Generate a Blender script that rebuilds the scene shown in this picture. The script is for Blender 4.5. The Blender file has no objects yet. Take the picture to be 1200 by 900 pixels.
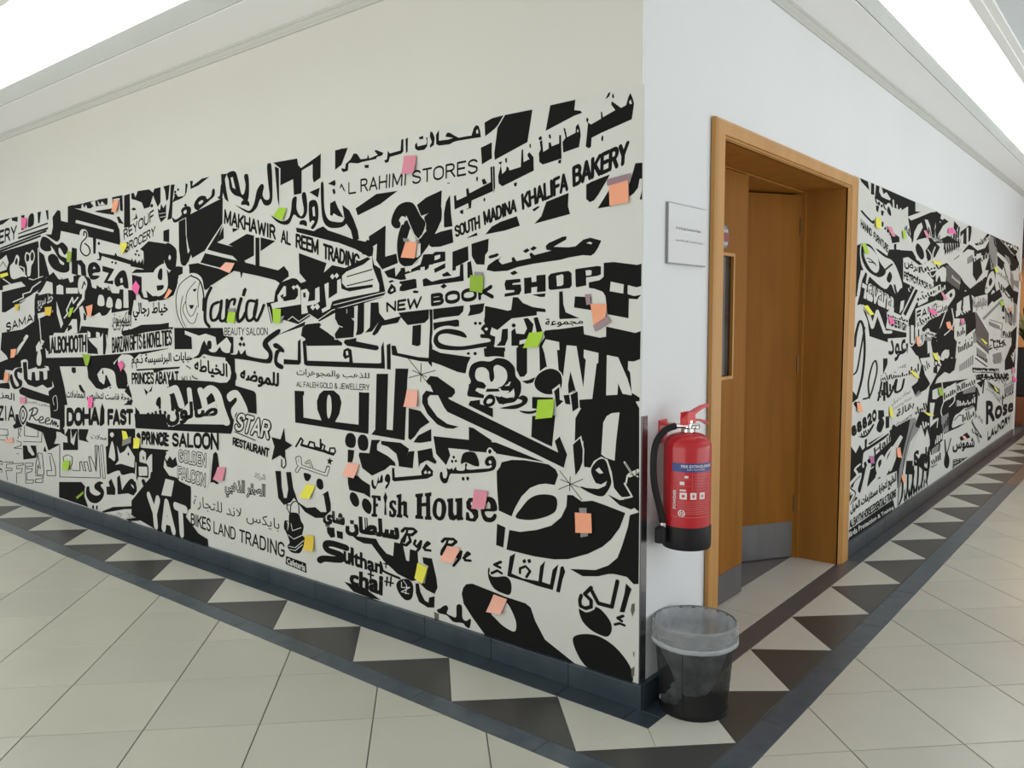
import bpy, bmesh, math, random
from mathutils import Matrix, Vector
from mathutils.geometry import tessellate_polygon, delaunay_2d_cdt

scene = bpy.context.scene
COL = scene.collection

# ------------------------------------------------------------------ camera
CAM = [1.4916, -2.57546, 1.45]
ROT = [[0.775459, 0.631387, -0.003571], [0.047518, -0.063998, -0.996818], [-0.629607, 0.772822, -0.07963]]   # rows: right, down, forward in world axes
cam_data = bpy.data.cameras.new('camera')
cam_data.sensor_width = 36.0
cam_data.lens = 954.0 / 1200.0 * 36.0
cam_data.clip_start = 0.05
cam_ob = bpy.data.objects.new('camera', cam_data)
COL.objects.link(cam_ob)
r, d, f = [Vector(v) for v in ROT]
cam_ob.matrix_world = Matrix(((r.x, -d.x, -f.x, CAM[0]), (r.y, -d.y, -f.y, CAM[1]), (r.z, -d.z, -f.z, CAM[2]), (0, 0, 0, 1)))
scene.camera = cam_ob

# ------------------------------------------------------------------ world
wd = bpy.data.worlds.new('world'); scene.world = wd; wd.use_nodes = True
bg = wd.node_tree.nodes['Background']
bg.inputs['Color'].default_value = (0.93, 0.97, 1.0, 1)
bg.inputs['Strength'].default_value = 0.72

# ------------------------------------------------------------------ lights and exposure
def area(name, loc, size, size_y, power, color, rot=(0, 0, 0)):
    l = bpy.data.lights.new(name, 'AREA'); l.shape = 'RECTANGLE'; l.size = size; l.size_y = size_y
    l.energy = power; l.color = color
    o = bpy.data.objects.new(name, l); COL.objects.link(o); o.location = loc; o.rotation_euler = rot
    return o
# tubes lying on the soffits behind the lip of the two ceiling troughs (they shine up and outward onto the trough's top)
area('cove_light_left', (-4.7, -0.17, 3.10), 9.6, 0.10, 75, (0.95, 1.0, 0.99), (math.radians(180 + 18), 0, 0))
area('cove_light_right', (0.12, 4.5, 3.10), 0.10, 8.8, 62, (0.95, 0.99, 1.0), (0, math.radians(180 + 18), 0))
# ceiling luminaires of the hall, behind and beside the camera
area('hall_light_left', (-3.8, -3.0, 2.93), 5.0, 0.5, 20, (1.0, 0.97, 0.88))
area('hall_light_right', (3.0, 4.0, 2.93), 0.5, 7.0, 24, (0.93, 0.97, 1.0))
# unseen fill lights, added on both sides to lift the soffits and walls
area('fill_light_left', (-3.0, -5.0, 0.9), 9.0, 2.0, 150, (1.0, 0.99, 0.93), (math.radians(142), 0, 0))
area('fill_light_right', (4.5, 4.0, 0.9), 2.0, 10.0, 145, (0.96, 0.98, 1.0), (0, math.radians(142), 0))
area('shop_light', (0.5, 11.2, 2.6), 1.4, 0.6, 30, (1.0, 0.62, 0.32))

scene.view_settings.view_transform = 'Standard'
scene.view_settings.look = 'None'
scene.view_settings.exposure = 0.08
scene.view_settings.gamma = 1.0
scene.view_settings.use_curve_mapping = False

# ------------------------------------------------------------------ materials
MATS = {}
def mat(name, color, rough=0.5, metal=0.0, noise=0.0, nscale=8.0, bump=0.0, bscale=60.0, stretch=(1, 1, 1), emit=None, spec=0.5, color2=None, coat=0.0):
    m = bpy.data.materials.new(name); m.use_nodes = True
    nt = m.node_tree; b = nt.nodes['Principled BSDF']
    b.inputs['Base Color'].default_value = (*color, 1)
    b.inputs['Roughness'].default_value = rough
    b.inputs['Metallic'].default_value = metal
    b.inputs['Specular IOR Level'].default_value = spec
    b.inputs['Coat Weight'].default_value = coat
    tc = nt.nodes.new('ShaderNodeTexCoord'); mp = nt.nodes.new('ShaderNodeMapping')
    mp.inputs['Scale'].default_value = stretch
    nt.links.new(tc.outputs['Object'], mp.inputs['Vector'])
    if noise or color2:
        n = nt.nodes.new('ShaderNodeTexNoise'); n.inputs['Scale'].default_value = nscale; n.inputs['Detail'].default_value = 5
        nt.links.new(mp.outputs[0], n.inputs['Vector'])
        cr = nt.nodes.new('ShaderNodeValToRGB')
        c2 = color2 or tuple(c * (1 - noise) for c in color)
        cr.color_ramp.elements[0].position = 0.35; cr.color_ramp.elements[0].color = (*c2, 1)
        cr.color_ramp.elements[1].position = 0.68; cr.color_ramp.elements[1].color = (*color, 1)
        nt.links.new(n.outputs['Fac'], cr.inputs[0]); nt.links.new(cr.outputs[0], b.inputs['Base Color'])
    if bump:
        n2 = nt.nodes.new('ShaderNodeTexNoise'); n2.inputs['Scale'].default_value = bscale
        nt.links.new(mp.outputs[0], n2.inputs['Vector'])
        bp = nt.nodes.new('ShaderNodeBump'); bp.inputs['Strength'].default_value = bump; bp.inputs['Distance'].default_value = 0.002
        nt.links.new(n2.outputs['Fac'], bp.inputs['Height']); nt.links.new(bp.outputs[0], b.inputs['Normal'])
    if emit:
        b.inputs['Emission Color'].default_value = (*emit[:3], 1); b.inputs['Emission Strength'].default_value = emit[3]
    MATS[name] = m
    return m

mat('paint_warm_lit', (0.62, 0.605, 0.55), 0.75, bump=0.05, bscale=120, noise=0.02, nscale=1.5)  # left wall: its warmer light is put into the paint colour
mat('paint_white', (0.71, 0.72, 0.72), 0.75, bump=0.05, bscale=120, noise=0.02, nscale=1.5)
mat('ceiling_white', (0.93, 0.93, 0.92), 0.8)
mat('ceiling_grey', (0.74, 0.79, 0.81), 0.8)
mat('fascia_shaded', (0.40, 0.405, 0.38), 0.8)  # shade on the trough fascia put into its colour
mat('moulding', (0.53, 0.53, 0.49), 0.7)
mat('vinyl_white', (0.60, 0.60, 0.555), 0.5, noise=0.03, nscale=3)
mat('vinyl_black', (0.010, 0.010, 0.0094), 0.75, spec=0.08)
mat('vinyl_grey', (0.19, 0.195, 0.195), 0.5)
mat('vinyl_dark', (0.055, 0.055, 0.057), 0.5)
mat('chipped', (0.16, 0.14, 0.11), 0.9, noise=0.5, nscale=60)
mat('grout', (0.10, 0.10, 0.085), 0.9)
mat('tile_cream', (0.50, 0.48, 0.405), 0.27, noise=0.05, nscale=2.2, spec=0.5)
mat('tile_cream_b', (0.47, 0.455, 0.385), 0.27, noise=0.05, nscale=2.2, spec=0.5)
mat('tile_light', (0.54, 0.52, 0.45), 0.3, noise=0.05, nscale=3)
mat('tile_dark', (0.054, 0.051, 0.047), 0.34, noise=0.12, nscale=3)
mat('granite_blue', (0.038, 0.052, 0.064), 0.28, color2=(0.026, 0.037, 0.048), nscale=9)
mat('granite_mottled', (0.074, 0.090, 0.106), 0.3, color2=(0.044, 0.060, 0.077), nscale=14)
mat('granite_warm_reflection', (0.20, 0.11, 0.085), 0.3, color2=(0.14, 0.085, 0.07), nscale=14)  # far border slabs with a brownish reflection painted into the colour
mat('granite_grey', (0.082, 0.080, 0.082), 0.34, noise=0.12, nscale=6)
mat('room_floor', (0.16, 0.15, 0.145), 0.6)
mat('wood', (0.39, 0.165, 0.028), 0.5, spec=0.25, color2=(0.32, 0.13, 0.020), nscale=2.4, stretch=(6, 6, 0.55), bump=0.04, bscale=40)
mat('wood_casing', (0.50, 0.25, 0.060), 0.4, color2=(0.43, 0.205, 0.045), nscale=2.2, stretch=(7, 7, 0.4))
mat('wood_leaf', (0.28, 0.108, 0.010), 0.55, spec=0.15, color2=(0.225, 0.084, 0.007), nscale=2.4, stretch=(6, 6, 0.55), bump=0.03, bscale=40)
mat('steel', (0.15, 0.145, 0.145), 0.42, metal=0.7, noise=0.1, nscale=30, stretch=(1, 1, 0.1))
mat('steel_dark', (0.13, 0.13, 0.13), 0.4, metal=0.6)
mat('guard_steel', (0.30, 0.29, 0.30), 0.25, metal=0.95)
mat('hinge_brass', (0.16, 0.09, 0.04), 0.4, metal=0.8)
mat('red_paint', (0.44, 0.008, 0.014), 0.3, coat=0.15, spec=0.4)
mat('red_handle', (0.62, 0.03, 0.03), 0.35)
mat('print_blue', (0.025, 0.045, 0.20), 0.35)
mat('print_white', (0.70, 0.66, 0.64), 0.4)
mat('print_pale', (0.55, 0.16, 0.15), 0.4)
mat('rubber_black', (0.011, 0.011, 0.011), 0.5, spec=0.2)
mat('chrome', (0.62, 0.60, 0.56), 0.2, metal=1.0)
mat('plaque_white', (0.66, 0.66, 0.65), 0.25)
mat('plaque_edge', (0.25, 0.25, 0.25), 0.4)
mat('print_dark', (0.12, 0.12, 0.12), 0.6)
mat('glass_dark', (0.085, 0.075, 0.065), 0.08, noise=0.5, nscale=4)
mat('sticker_red', (0.25, 0.03, 0.03), 0.3)
mat('sticker_dark', (0.06, 0.06, 0.065), 0.3)
mat('tape_grey', (0.22, 0.21, 0.20), 0.3)
mat('tape_purple', (0.27, 0.16, 0.19), 0.3)
mat('warm_wall', (0.75, 0.42, 0.18), 0.6, noise=0.1, nscale=2)
mat('maroon', (0.045, 0.022, 0.025), 0.4)
mat('wood_red', (0.30, 0.10, 0.04), 0.4, noise=0.3, nscale=3)
mat('pot_black', (0.02, 0.02, 0.02), 0.4)
mat('leaf', (0.06, 0.10, 0.025), 0.5, noise=0.3, nscale=6)
mat('lamp_diffuser', (0.9, 0.9, 0.9), 0.5, emit=(0.96, 1.0, 1.0, 9.0))
mat('lamp_frame', (0.7, 0.7, 0.7), 0.5)
NOTE_COL = dict(orange=(0.86, 0.36, 0.21), peach=(0.84, 0.42, 0.32), rose=(0.68, 0.25, 0.32), pink=(0.85, 0.13, 0.36),
                lime=(0.36, 0.58, 0.035), green=(0.27, 0.42, 0.03), yellow=(0.78, 0.72, 0.07), amber=(0.72, 0.50, 0.05), mauve=(0.40, 0.13, 0.27))
for k, c in NOTE_COL.items():
    mat('paper_' + k, c, 0.8, noise=0.05, nscale=20)

def translucent(name, color, alpha, rough=0.5):
    m = bpy.data.materials.new(name); m.use_nodes = True; nt = m.node_tree
    b = nt.nodes['Principled BSDF']; b.inputs['Base Color'].default_value = (*color, 1); b.inputs['Roughness'].default_value = rough
    b.inputs['Alpha'].default_value = alpha
    n = nt.nodes.new('ShaderNodeTexNoise'); n.inputs['Scale'].default_value = 6
    mr = nt.nodes.new('ShaderNodeMapRange'); mr.inputs['To Min'].default_value = alpha * 0.6; mr.inputs['To Max'].default_value = min(1, alpha * 1.4)
    nt.links.new(n.outputs['Fac'], mr.inputs['Value']); nt.links.new(mr.outputs[0], b.inputs['Alpha'])
    MATS[name] = m
translucent('bag_plastic', (0.55, 0.57, 0.58), 0.34, 0.35)
translucent('bag_inner', (0.62, 0.64, 0.66), 0.5, 0.35)
translucent('mesh_black', (0.010, 0.010, 0.010), 0.70, 0.45)

# ------------------------------------------------------------------ helpers
def link(name, me, m, parent=None):
    o = bpy.data.objects.new(name, me); COL.objects.link(o)
    for x in (m if isinstance(m, (list, tuple)) else [m]):
        me.materials.append(MATS[x])
    if parent: o.parent = parent
    return o
def tag(o, label=None, cat=None, group=None, kind=None):
    if label: o['label'] = label
    if cat: o['category'] = cat
    if group: o['group'] = group
    if kind: o['kind'] = kind
    return o
def empty(name, loc, label=None, cat=None, group=None, kind=None):
    o = bpy.data.objects.new(name, None); COL.objects.link(o); o.location = loc; o.empty_display_size = 0.1
    return tag(o, label, cat, group, kind)
def to_parent(o, parent):
    """mesh given in world coordinates, put under a parent that only has a location"""
    o.parent = parent; o.matrix_parent_inverse = Matrix.Translation(-parent.location)
    return o
def boxes(name, bs, m, parent=None, bevel=0.0):
    bm = bmesh.new()
    for b in bs:
        x0, x1, y0, y1, z0, z1 = b
        vs = [bm.verts.new(p) for p in ((x0, y0, z0), (x1, y0, z0), (x1, y1, z0), (x0, y1, z0), (x0, y0, z1), (x1, y0, z1), (x1, y1, z1), (x0, y1, z1))]
        for q in ((0, 3, 2, 1), (4, 5, 6, 7), (0, 1, 5, 4), (1, 2, 6, 5), (2, 3, 7, 6), (3, 0, 4, 7)):
            bm.faces.new([vs[i] for i in q])
    if bevel: bmesh.ops.bevel(bm, geom=bm.edges[:], offset=bevel, segments=2, affect='EDGES', profile=0.6)
    me = bpy.data.meshes.new(name); bm.to_mesh(me); bm.free()
    o = link(name, me, m)
    if parent: to_parent(o, parent)
    return o
def prism(name, poly, z0, z1, m, parent=None, chamfer=0.0):
    """vertical prism over a convex floor polygon, with a small eased top edge"""
    n = len(poly); vs = [(x, y, z0) for x, y in poly]
    if chamfer:
        cx = sum(p[0] for p in poly) / n; cy = sum(p[1] for p in poly) / n
        vs += [(x, y, z1 - chamfer) for x, y in poly]
        inn = []
        for i in range(n):
            p = Vector(poly[i]); a = (Vector(poly[i - 1]) - p).normalized(); b = (Vector(poly[(i + 1) % n]) - p).normalized()
            s = a + b; l = s.length
            dirn = s / l if l > 1e-4 else Vector((0, 0))
            sn = max(0.3, abs(a.x * b.y - a.y * b.x))
            inn.append((p.x + dirn.x * chamfer * 1.2 / sn ** 0.5, p.y + dirn.y * chamfer * 1.2 / sn ** 0.5, z1))
        vs += inn; L = 3
    else:
        vs += [(x, y, z1) for x, y in poly]; L = 2
    fs = []
    for l in range(L - 1):
        for i in range(n):
            j = (i + 1) % n; fs.append((l * n + i, l * n + j, (l + 1) * n + j, (l + 1) * n + i))
    fs.append(tuple(range((L - 1) * n, L * n)))
    me = bpy.data.meshes.new(name); me.from_pydata(vs, [], fs); me.update()
    o = link(name, me, m)
    if parent: to_parent(o, parent)
    return o
def lathe(name, prof, m, center=(0, 0, 0), seg=48, parent=None, smooth=True, wob=None):
    vs = []; fs = []
    for r_, z in prof:
        for i in range(seg):
            a = 2 * math.pi * i / seg
            rr = r_ * (1 + (wob(a, z) if wob else 0))
            vs.append((center[0] + rr * math.cos(a), center[1] + rr * math.sin(a), center[2] + z))
    for k in range(len(prof) - 1):
        for i in range(seg):
            j = (i + 1) % seg; fs.append((k * seg + i, k * seg + j, (k + 1) * seg + j, (k + 1) * seg + i))
    me = bpy.data.meshes.new(name); me.from_pydata(vs, [], fs); me.update()
    if smooth:
        me.polygons.foreach_set('use_smooth', [True] * len(me.polygons))
        me.set_sharp_from_angle(angle=math.radians(40))
    o = link(name, me, m)
    if parent: to_parent(o, parent)
    return o
def tube(name, pts, rad, m, parent=None, seg=12, caps=True, squash=None):
    pts = [Vector(p) for p in pts]; vs = []; fs = []
    prev = None
    for i, p in enumerate(pts):
        t = (pts[min(i + 1, len(pts) - 1)] - pts[max(i - 1, 0)]).normalized()
        ref = prev if prev is not None else (Vector((0, 0, 1)) if abs(t.z) < 0.9 else Vector((1, 0, 0)))
        s = t.cross(ref).normalized(); u = s.cross(t).normalized(); prev = u
        rr = rad[i] if isinstance(rad, (list, tuple)) else rad
        for k in range(seg):
            a = 2 * math.pi * k / seg
            vs.append(p + s * math.cos(a) * rr * (squash or 1) + u * math.sin(a) * rr)
    for i in range(len(pts) - 1):
        for k in range(seg):
            j = (k + 1) % seg; fs.append((i * seg + k, i * seg + j, (i + 1) * seg + j, (i + 1) * seg + k))
    if caps: fs.append(tuple(range(seg))); fs.append(tuple(range((len(pts) - 1) * seg, len(pts) * seg)))
    me = bpy.data.meshes.new(name); me.from_pydata(vs, [], fs); me.update()
    me.polygons.foreach_set('use_smooth', [True] * len(me.polygons)); me.set_sharp_from_angle(angle=math.radians(45))
    o = link(name, me, m)
    if parent: to_parent(o, parent)
    return o
def spline(pts, n=6, closed=False):
    out = []; N = len(pts)
    rng = range(N) if closed else range(N - 1)
    for i in rng:
        if closed: p0, p1, p2, p3 = pts[i - 1], pts[i], pts[(i + 1) % N], pts[(i + 2) % N]
        else: p0, p1, p2, p3 = pts[max(i - 1, 0)], pts[i], pts[i + 1], pts[min(i + 2, N - 1)]
        for k in range(n):
            t = k / n
            out.append(tuple(0.5 * (2 * b + (c - a) * t + (2 * a - 5 * b + 4 * c - d_) * t * t + (3 * b - a - 3 * c + d_) * t ** 3) for a, b, c, d_ in zip(p0, p1, p2, p3)))
    if not closed: out.append(tuple(pts[-1]))
    return out

# ------------------------------------------------------------------ the shell
WX = -9.6; WY = 8.90
wl = tag(boxes('wall_left', [(WX, -0.0105, 0, 0.18, 0, 3.35)], 'paint_warm_lit'), kind='structure')
D0, D1, DH = 0.60, 2.30, 2.215      # rough opening of the door
wr = tag(boxes('wall_right', [(-0.01, 0, 0.0, D0, 0, 3.35), (-0.2, -0.0102, 0.181, D0, 0, 3.35), (-0.2, 0, D1, WY, 0, 3.35), (-0.2, 0, D0, D1, DH, 3.35)], 'paint_white'), kind='structure')
tag(boxes('wall_end', [(-3.0, 0, WY, WY + 0.15, 0, 3.35)], 'paint_white'), kind='structure')
tag(boxes('wall_room', [(-2.6, -2.5, 0.18, 4.2, 0, 2.9), (-2.5, -0.2, 4.1, 4.2, 0, 2.9), (-2.5, -0.2, 0.2, 4.1, 2.8, 2.9)], 'paint_white'), kind='structure')

# ceiling: soffits beside the walls, lit troughs, ceilings beyond
SZ = 2.93
tag(boxes('ceiling', [(0.66, 4.6, -1.0, 13.5, 2.965, 3.04), (WX, 4.6, -5.2, -1.0, 2.965, 3.04)], 'ceiling_grey'), kind='structure')
tag(boxes('ceiling_soffit', [(WX, 0.250, -0.320, 0.0, SZ, 3.035), (0.0, 0.250, 0.0, WY + 0.05, SZ, 3.03)], 'ceiling_white'), kind='structure')
tag(boxes('trim_3', [(WX, 0.257, -0.327, -0.3202, SZ + 0.004, 3.048), (0.2502, 0.257, -0.320, WY + 0.05, SZ + 0.004, 3.038)], 'fascia_shaded'), kind='structure')
tag(boxes('ceiling_trough', [(WX, 4.6, -5.2, 13.5, 3.36, 3.42)], 'ceiling_white'), kind='structure')
tag(boxes('trim_1', [(0.65, 0.70, -1.04, 13.5, 2.95, 3.06), (0.70, 0.74, -1.08, 13.5, 2.957, 2.99),
                     (WX, 0.65, -1.04, -0.99, 2.95, 3.06), (WX, 0.70, -1.08, -1.04, 2.957, 2.99)], 'ceiling_white', bevel=0.004), kind='structure')
# crown moulding: profile swept round the corner
def crown():
    prof = [(0.0, 2.880), (0.008, 2.882), (0.009, 2.892), (0.013, 2.896), (0.019, 2.908), (0.020, 2.914), (0.025, 2.917), (0.026, 2.931), (0.0, 2.931)]
    vs = []; fs = []
    for (o_, z) in prof:
        vs += [(WX, -o_, z), (o_, -o_, z), (o_, WY, z)]
    for i in range(len(prof) - 1):
        for k in range(2):
            fs.append((i * 3 + k, i * 3 + k + 1, (i + 1) * 3 + k + 1, (i + 1) * 3 + k))
    me = bpy.data.meshes.new('trim_2'); me.from_pydata(vs, [], fs)
    return tag(link('trim_2', me, 'moulding'), kind='structure')
crown()

# ------------------------------------------------------------------ floor
floor = tag(boxes('floor', [(WX, 4.8, -5.6, 13.5, -0.08, -0.0035)], 'grout'), kind='structure')
def clip(poly, a, b, c):
    """keep the side a*x+b*y>=c"""
    out = []
    for i in range(len(poly)):
        p, q = poly[i], poly[(i + 1) % len(poly)]
        dp = a * p[0] + b * p[1] - c; dq = a * q[0] + b * q[1] - c
        if dp >= 0: out.append(p)
        if (dp > 0 and dq < 0) or (dp < 0 and dq > 0):
            t = dp / (dp - dq); out.append((p[0] + (q[0] - p[0]) * t, p[1] + (q[1] - p[1]) * t))
    return out
def parea(p): return abs(sum(p[i][0] * p[(i + 1) % len(p)][1] - p[(i + 1) % len(p)][0] * p[i][1] for i in range(len(p)))) / 2 if len(p) > 2 else 0
Rv, Dv, Fv = [Vector(v) for v in ROT]; CV = Vector(CAM)
def proj(x, y, z=0.0):
    q = Vector((x, y, z)) - CV; dz = q.dot(Fv)
    if dz < 0.2: return None
    return (600 + 954 * q.dot(Rv) / dz, 450 + 954 * q.dot(Dv) / dz, dz)
DG = 0.5705; H = DG / 2; J = 0.0030
tiles = []
OUTX, OUTY = 0.492, -0.497      # outside edge of the border
for i in range(-22, 18):
    for j in range(-20, 50):
        if (i + j) % 2: continue
        cx = -0.999 + i * H; cy = -1.248 + j * H
        if cx > 4.6 or cy < -5.4 or cx < WX or cy > 13: continue
        if cx < OUTX - H and cy > OUTY + H: continue
        sq = [(cx, cy - H + J), (cx + H - J, cy), (cx, cy + H - J), (cx - H + J, cy)]
        pieces = [clip(sq, 0, -1, -OUTY + 0.001)]
        up = clip(clip(sq, 0, 1, OUTY), 1, 0, OUTX + 0.001)
        if parea(pieces[0]) > 1e-4 and parea(up) > 1e-4 and cx - H >= OUTX: pieces = [sq]
        else: pieces.append(up)
        for p in pieces:
            if parea(p) > 4e-4: tiles.append(p)
def near(p):
    x = sum(a[0] for a in p) / len(p); y = sum(a[1] for a in p) / len(p)
    q = proj(x, y)
    vis = q is not None and -90 < q[0] < 1290 and -50 < q[1] < 1000
    return (0 if vis else 1, (x - CAM[0]) ** 2 + (y - CAM[1]) ** 2)
tiles.sort(key=near)
NT = 215
for k, p in enumerate(tiles[:NT]):
    prism('tile', p, -0.008, 0.0, 'tile_cream' if (k * 7) % 3 else 'tile_cream_b', floor, chamfer=0.0012)
bm = bmesh.new()
for p in tiles[NT:]:
    bm.faces.new([bm.verts.new((x, y, 0.0)) for x, y in p])
me = bpy.data.meshes.new('distant_tiles'); bm.to_mesh(me); bm.free()
to_parent(tag(link('distant_tiles', me, 'tile_cream'), kind='stuff'), floor)

# border: inner strip, triangles, outer band
def slab_run(name, rect, horizontal, step, first, m, mats=None):
    x0, x1, y0, y1 = rect; a, b = (x0, x1) if horizontal else (y0, y1)
    cuts = [a]; c = first
    while c < a + 0.02: c += step
    while c < b - 0.02: cuts.append(c); c += step
    cuts.append(b)
    for i in range(len(cuts) - 1):
        s, e = cuts[i] + 0.001, cuts[i + 1] - 0.001
        mm_ = mats((s + e) / 2) if mats else m
        p = [(s, y0), (e, y0), (e, y1), (s, y1)] if horizontal else [(x0, s), (x1, s), (x1, e), (x0, e)]
        prism(name, p, -0.008, 0.0, mm_, floor, chamfer=0.001)
IY0, IY1 = -0.115, -0.0205    # inner strip on the left
slab_run('strip_slab', (WX, -0.002, IY0, IY1), True, 0.402, -9.148 + 0.0, 'granite_blue')
prism('strip_slab', [(0.0, IY0 - 0.0), (0.105, -0.115), (0.105, -0.022), (0.021, -0.0205), (0.0, -0.0205)], -0.008, 0, 'granite_blue', floor, chamfer=0.001)
def strip_mat(y): return 'granite_grey' if 0.45 < y < 2.4 else 'granite_blue'
slab_run('strip_slab', (0.021, 0.103, -0.020, 0.5), False, 0.402, 0.35, 'granite_blue')
slab_run('strip_slab', (-0.002, 0.103, 0.502, 2.41), False, 1.2, 1.4, 'granite_grey')
slab_run('strip_slab', (0.021, 0.103, 2.412, 13.4), False, 0.402, 2.8, 'granite_blue')
OB = 0.392
slab_run('border_slab', (WX, 0.383, OUTY, -0.404), True, 0.6, -9.12, 'granite_mottled')
prism('border_slab', [(0.385, OUTY), (OUTX, OUTY), (OUTX, -0.39), (0.388, -0.39)], -0.008, 0, 'granite_mottled', floor, chamfer=0.001)
slab_run('border_slab', (OB, OUTX, -0.388, 13.4), False, 0.6, 0.2, 'granite_mottled', lambda y: 'granite_warm_reflection' if y > 5.6 else 'granite_mottled')
bots = [-0.007 - 0.5755 * k for k in range(17)]; tops = [-0.290 - 0.5765 * k for k in range(17)]
TY, BY = IY0 - 0.002, -0.402
def tri(p, m): prism('triangle_tile', p, -0.008, 0.0, m, floor, chamfer=0.001)
def shrink(p, e=0.0012):
    n = len(p); cx = sum(a[0] for a in p) / n; cy = sum(a[1] for a in p) / n
    return [(a[0] + (cx - a[0]) * e * 6, a[1] + (cy - a[1]) * e * 6) for a in p]
for k in range(16):
    tri(shrink([(bots[k + 1], BY), (bots[k], BY), (tops[k], TY)]), 'tile_dark')
    tri(shrink([(tops[k + 1], TY), (bots[k + 1], BY), (tops[k], TY)]), 'tile_light')
tri(shrink([(tops[0], TY), (bots[0], BY), (0.105, TY)]), 'tile_light')
tri(shrink([(bots[0], BY), (0.388, -0.402), (0.389, -0.013)]), 'tile_dark')
tri(shrink([(0.105, TY), (bots[0], BY), (0.187, -0.209)]), 'tile_light')
tri(shrink([(0.105, TY), (0.187, -0.209), (0.389, -0.013), (0.106, 0.255)]), 'tile_light')
otip = [-0.013, 0.489, 0.987, 1.55, 2.14, 2.725] + [2.725 + 0.583 * k for k in range(1, 18)]
itip = [0.255, 0.778, 1.278, 1.853, 2.438, 3.023] + [3.023 + 0.583 * k for k in range(1, 18)]
for k in range(len(otip) - 1):
    if otip[k + 1] > 13.2: break
    tri(shrink([(0.390, otip[k]), (0.390, otip[k + 1]), (0.105, itip[k])]), 'tile_dark')
    tri(shrink([(0.105, itip[k]), (0.390, otip[k + 1]), (0.105, itip[k + 1])]), 'tile_light')
# threshold tiles and the room's own floor
for a, b in ((0.45, 1.185), (1.188, 1.80), (1.803, 2.34)):
    prism('threshold_tile', [(-0.262, a), (-0.004, a), (-0.004, b), (-0.262, b)], -0.008, 0.0, 'tile_light', floor, chamfer=0.001)
tag(boxes('floor_room', [(-2.5, -0.265, 0.2, 4.1, -0.01, -0.0005)], 'room_floor'), kind='structure')

# skirting of blue slabs
def skirting(name, horizontal, cuts, off, top, mfun):
    root = empty(name, (cuts[0], 0, 0) if horizontal else (0, cuts[0], 0), kind='structure')
    for i in range(len(cuts) - 1):
        s, e = sorted((cuts[i], cuts[i + 1])); s += 0.0012; e -= 0.0012
        b = (s, e, -off, 0.0, 0.0, top) if horizontal else (0.0, off, s, e, 0.0, top)
        boxes('skirting_slab', [b], mfun((s + e) / 2), root, bevel=0.0015)
cl = [0.020] + [-0.309 - 0.402 * k for k in range(24)]
skirting('baseboard_left', True, cl, 0.020, 0.092, lambda x: 'granite_blue')
skirting('baseboard_right', False, [0.0, 0.33, 0.524], 0.020, 0.092, lambda x: 'granite_blue')
skirting('baseboard_far', False, [2.425 + 0.402 * k for k in range(17)], 0.020, 0.098, lambda y: 'granite_blue' if y < 7.6 else 'granite_grey')  # last slabs paler: a reflection put into their colour

# ------------------------------------------------------------------ murals
ARAB = {}
def _ab():
    base = {'ء': (0xFE80,), 'آ': (0xFE81, 0xFE82), 'أ': (0xFE83, 0xFE84), 'ؤ': (0xFE85, 0xFE86), 'إ': (0xFE87, 0xFE88), 'ئ': (0xFE89, 4), 'ا': (0xFE8D, 0xFE8E),
            'ب': (0xFE8F, 4), 'ة': (0xFE93, 0xFE94), 'ت': (0xFE95, 4), 'ث': (0xFE99, 4), 'ج': (0xFE9D, 4), 'ح': (0xFEA1, 4), 'خ': (0xFEA5, 4),
            'د': (0xFEA9, 0xFEAA), 'ذ': (0xFEAB, 0xFEAC), 'ر': (0xFEAD, 0xFEAE), 'ز': (0xFEAF, 0xFEB0), 'س': (0xFEB1, 4), 'ش': (0xFEB5, 4), 'ص': (0xFEB9, 4),
            'ض': (0xFEBD, 4), 'ط': (0xFEC1, 4), 'ظ': (0xFEC5, 4), 'ع': (0xFEC9, 4), 'غ': (0xFECD, 4), 'ف': (0xFED1, 4), 'ق': (0xFED5, 4), 'ك': (0xFED9, 4),
            'ل': (0xFEDD, 4), 'م': (0xFEE1, 4), 'ن': (0xFEE5, 4), 'ه': (0xFEE9, 4), 'و': (0xFEED, 0xFEEE), 'ى': (0xFEEF, 0xFEF0), 'ي': (0xFEF1, 4)}
    for c, v in base.items():
        if len(v) == 1: ARAB[c] = (v[0], None, None, None)
        elif v[1] == 4: ARAB[c] = (v[0], v[0] + 1, v[0] + 2, v[0] + 3)     # isolated, final, initial, medial
        else: ARAB[c] = (v[0], v[1], None, None)
_ab()
def shape_arabic(s):
    if not any(c in ARAB for c in s): return s
    out = []; i = 0
    def joins_next(c): return c in ARAB and ARAB[c][2] is not None
    while i < len(s):
        c = s[i]
        if c not in ARAB: out.append(c); i += 1; continue
        prev = i > 0 and joins_next(s[i - 1])
        if c == 'ل' and i + 1 < len(s) and s[i + 1] in 'اأإ':
            b = {'ا': 0xFEFB, 'أ': 0xFEF7, 'إ': 0xFEF9}[s[i + 1]]
            out.append(chr(b + (1 if prev else 0))); i += 2; continue
        nxt = i + 1 < len(s) and s[i + 1] in ARAB and ARAB[s[i + 1]][1] is not None and joins_next(c)
        f_ = ARAB[c]
        code = f_[3] if prev and nxt else f_[1] if prev and f_[1] else f_[2] if nxt else f_[0]
        out.append(chr(code)); i += 1
    return ''.join(reversed(out))

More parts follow.
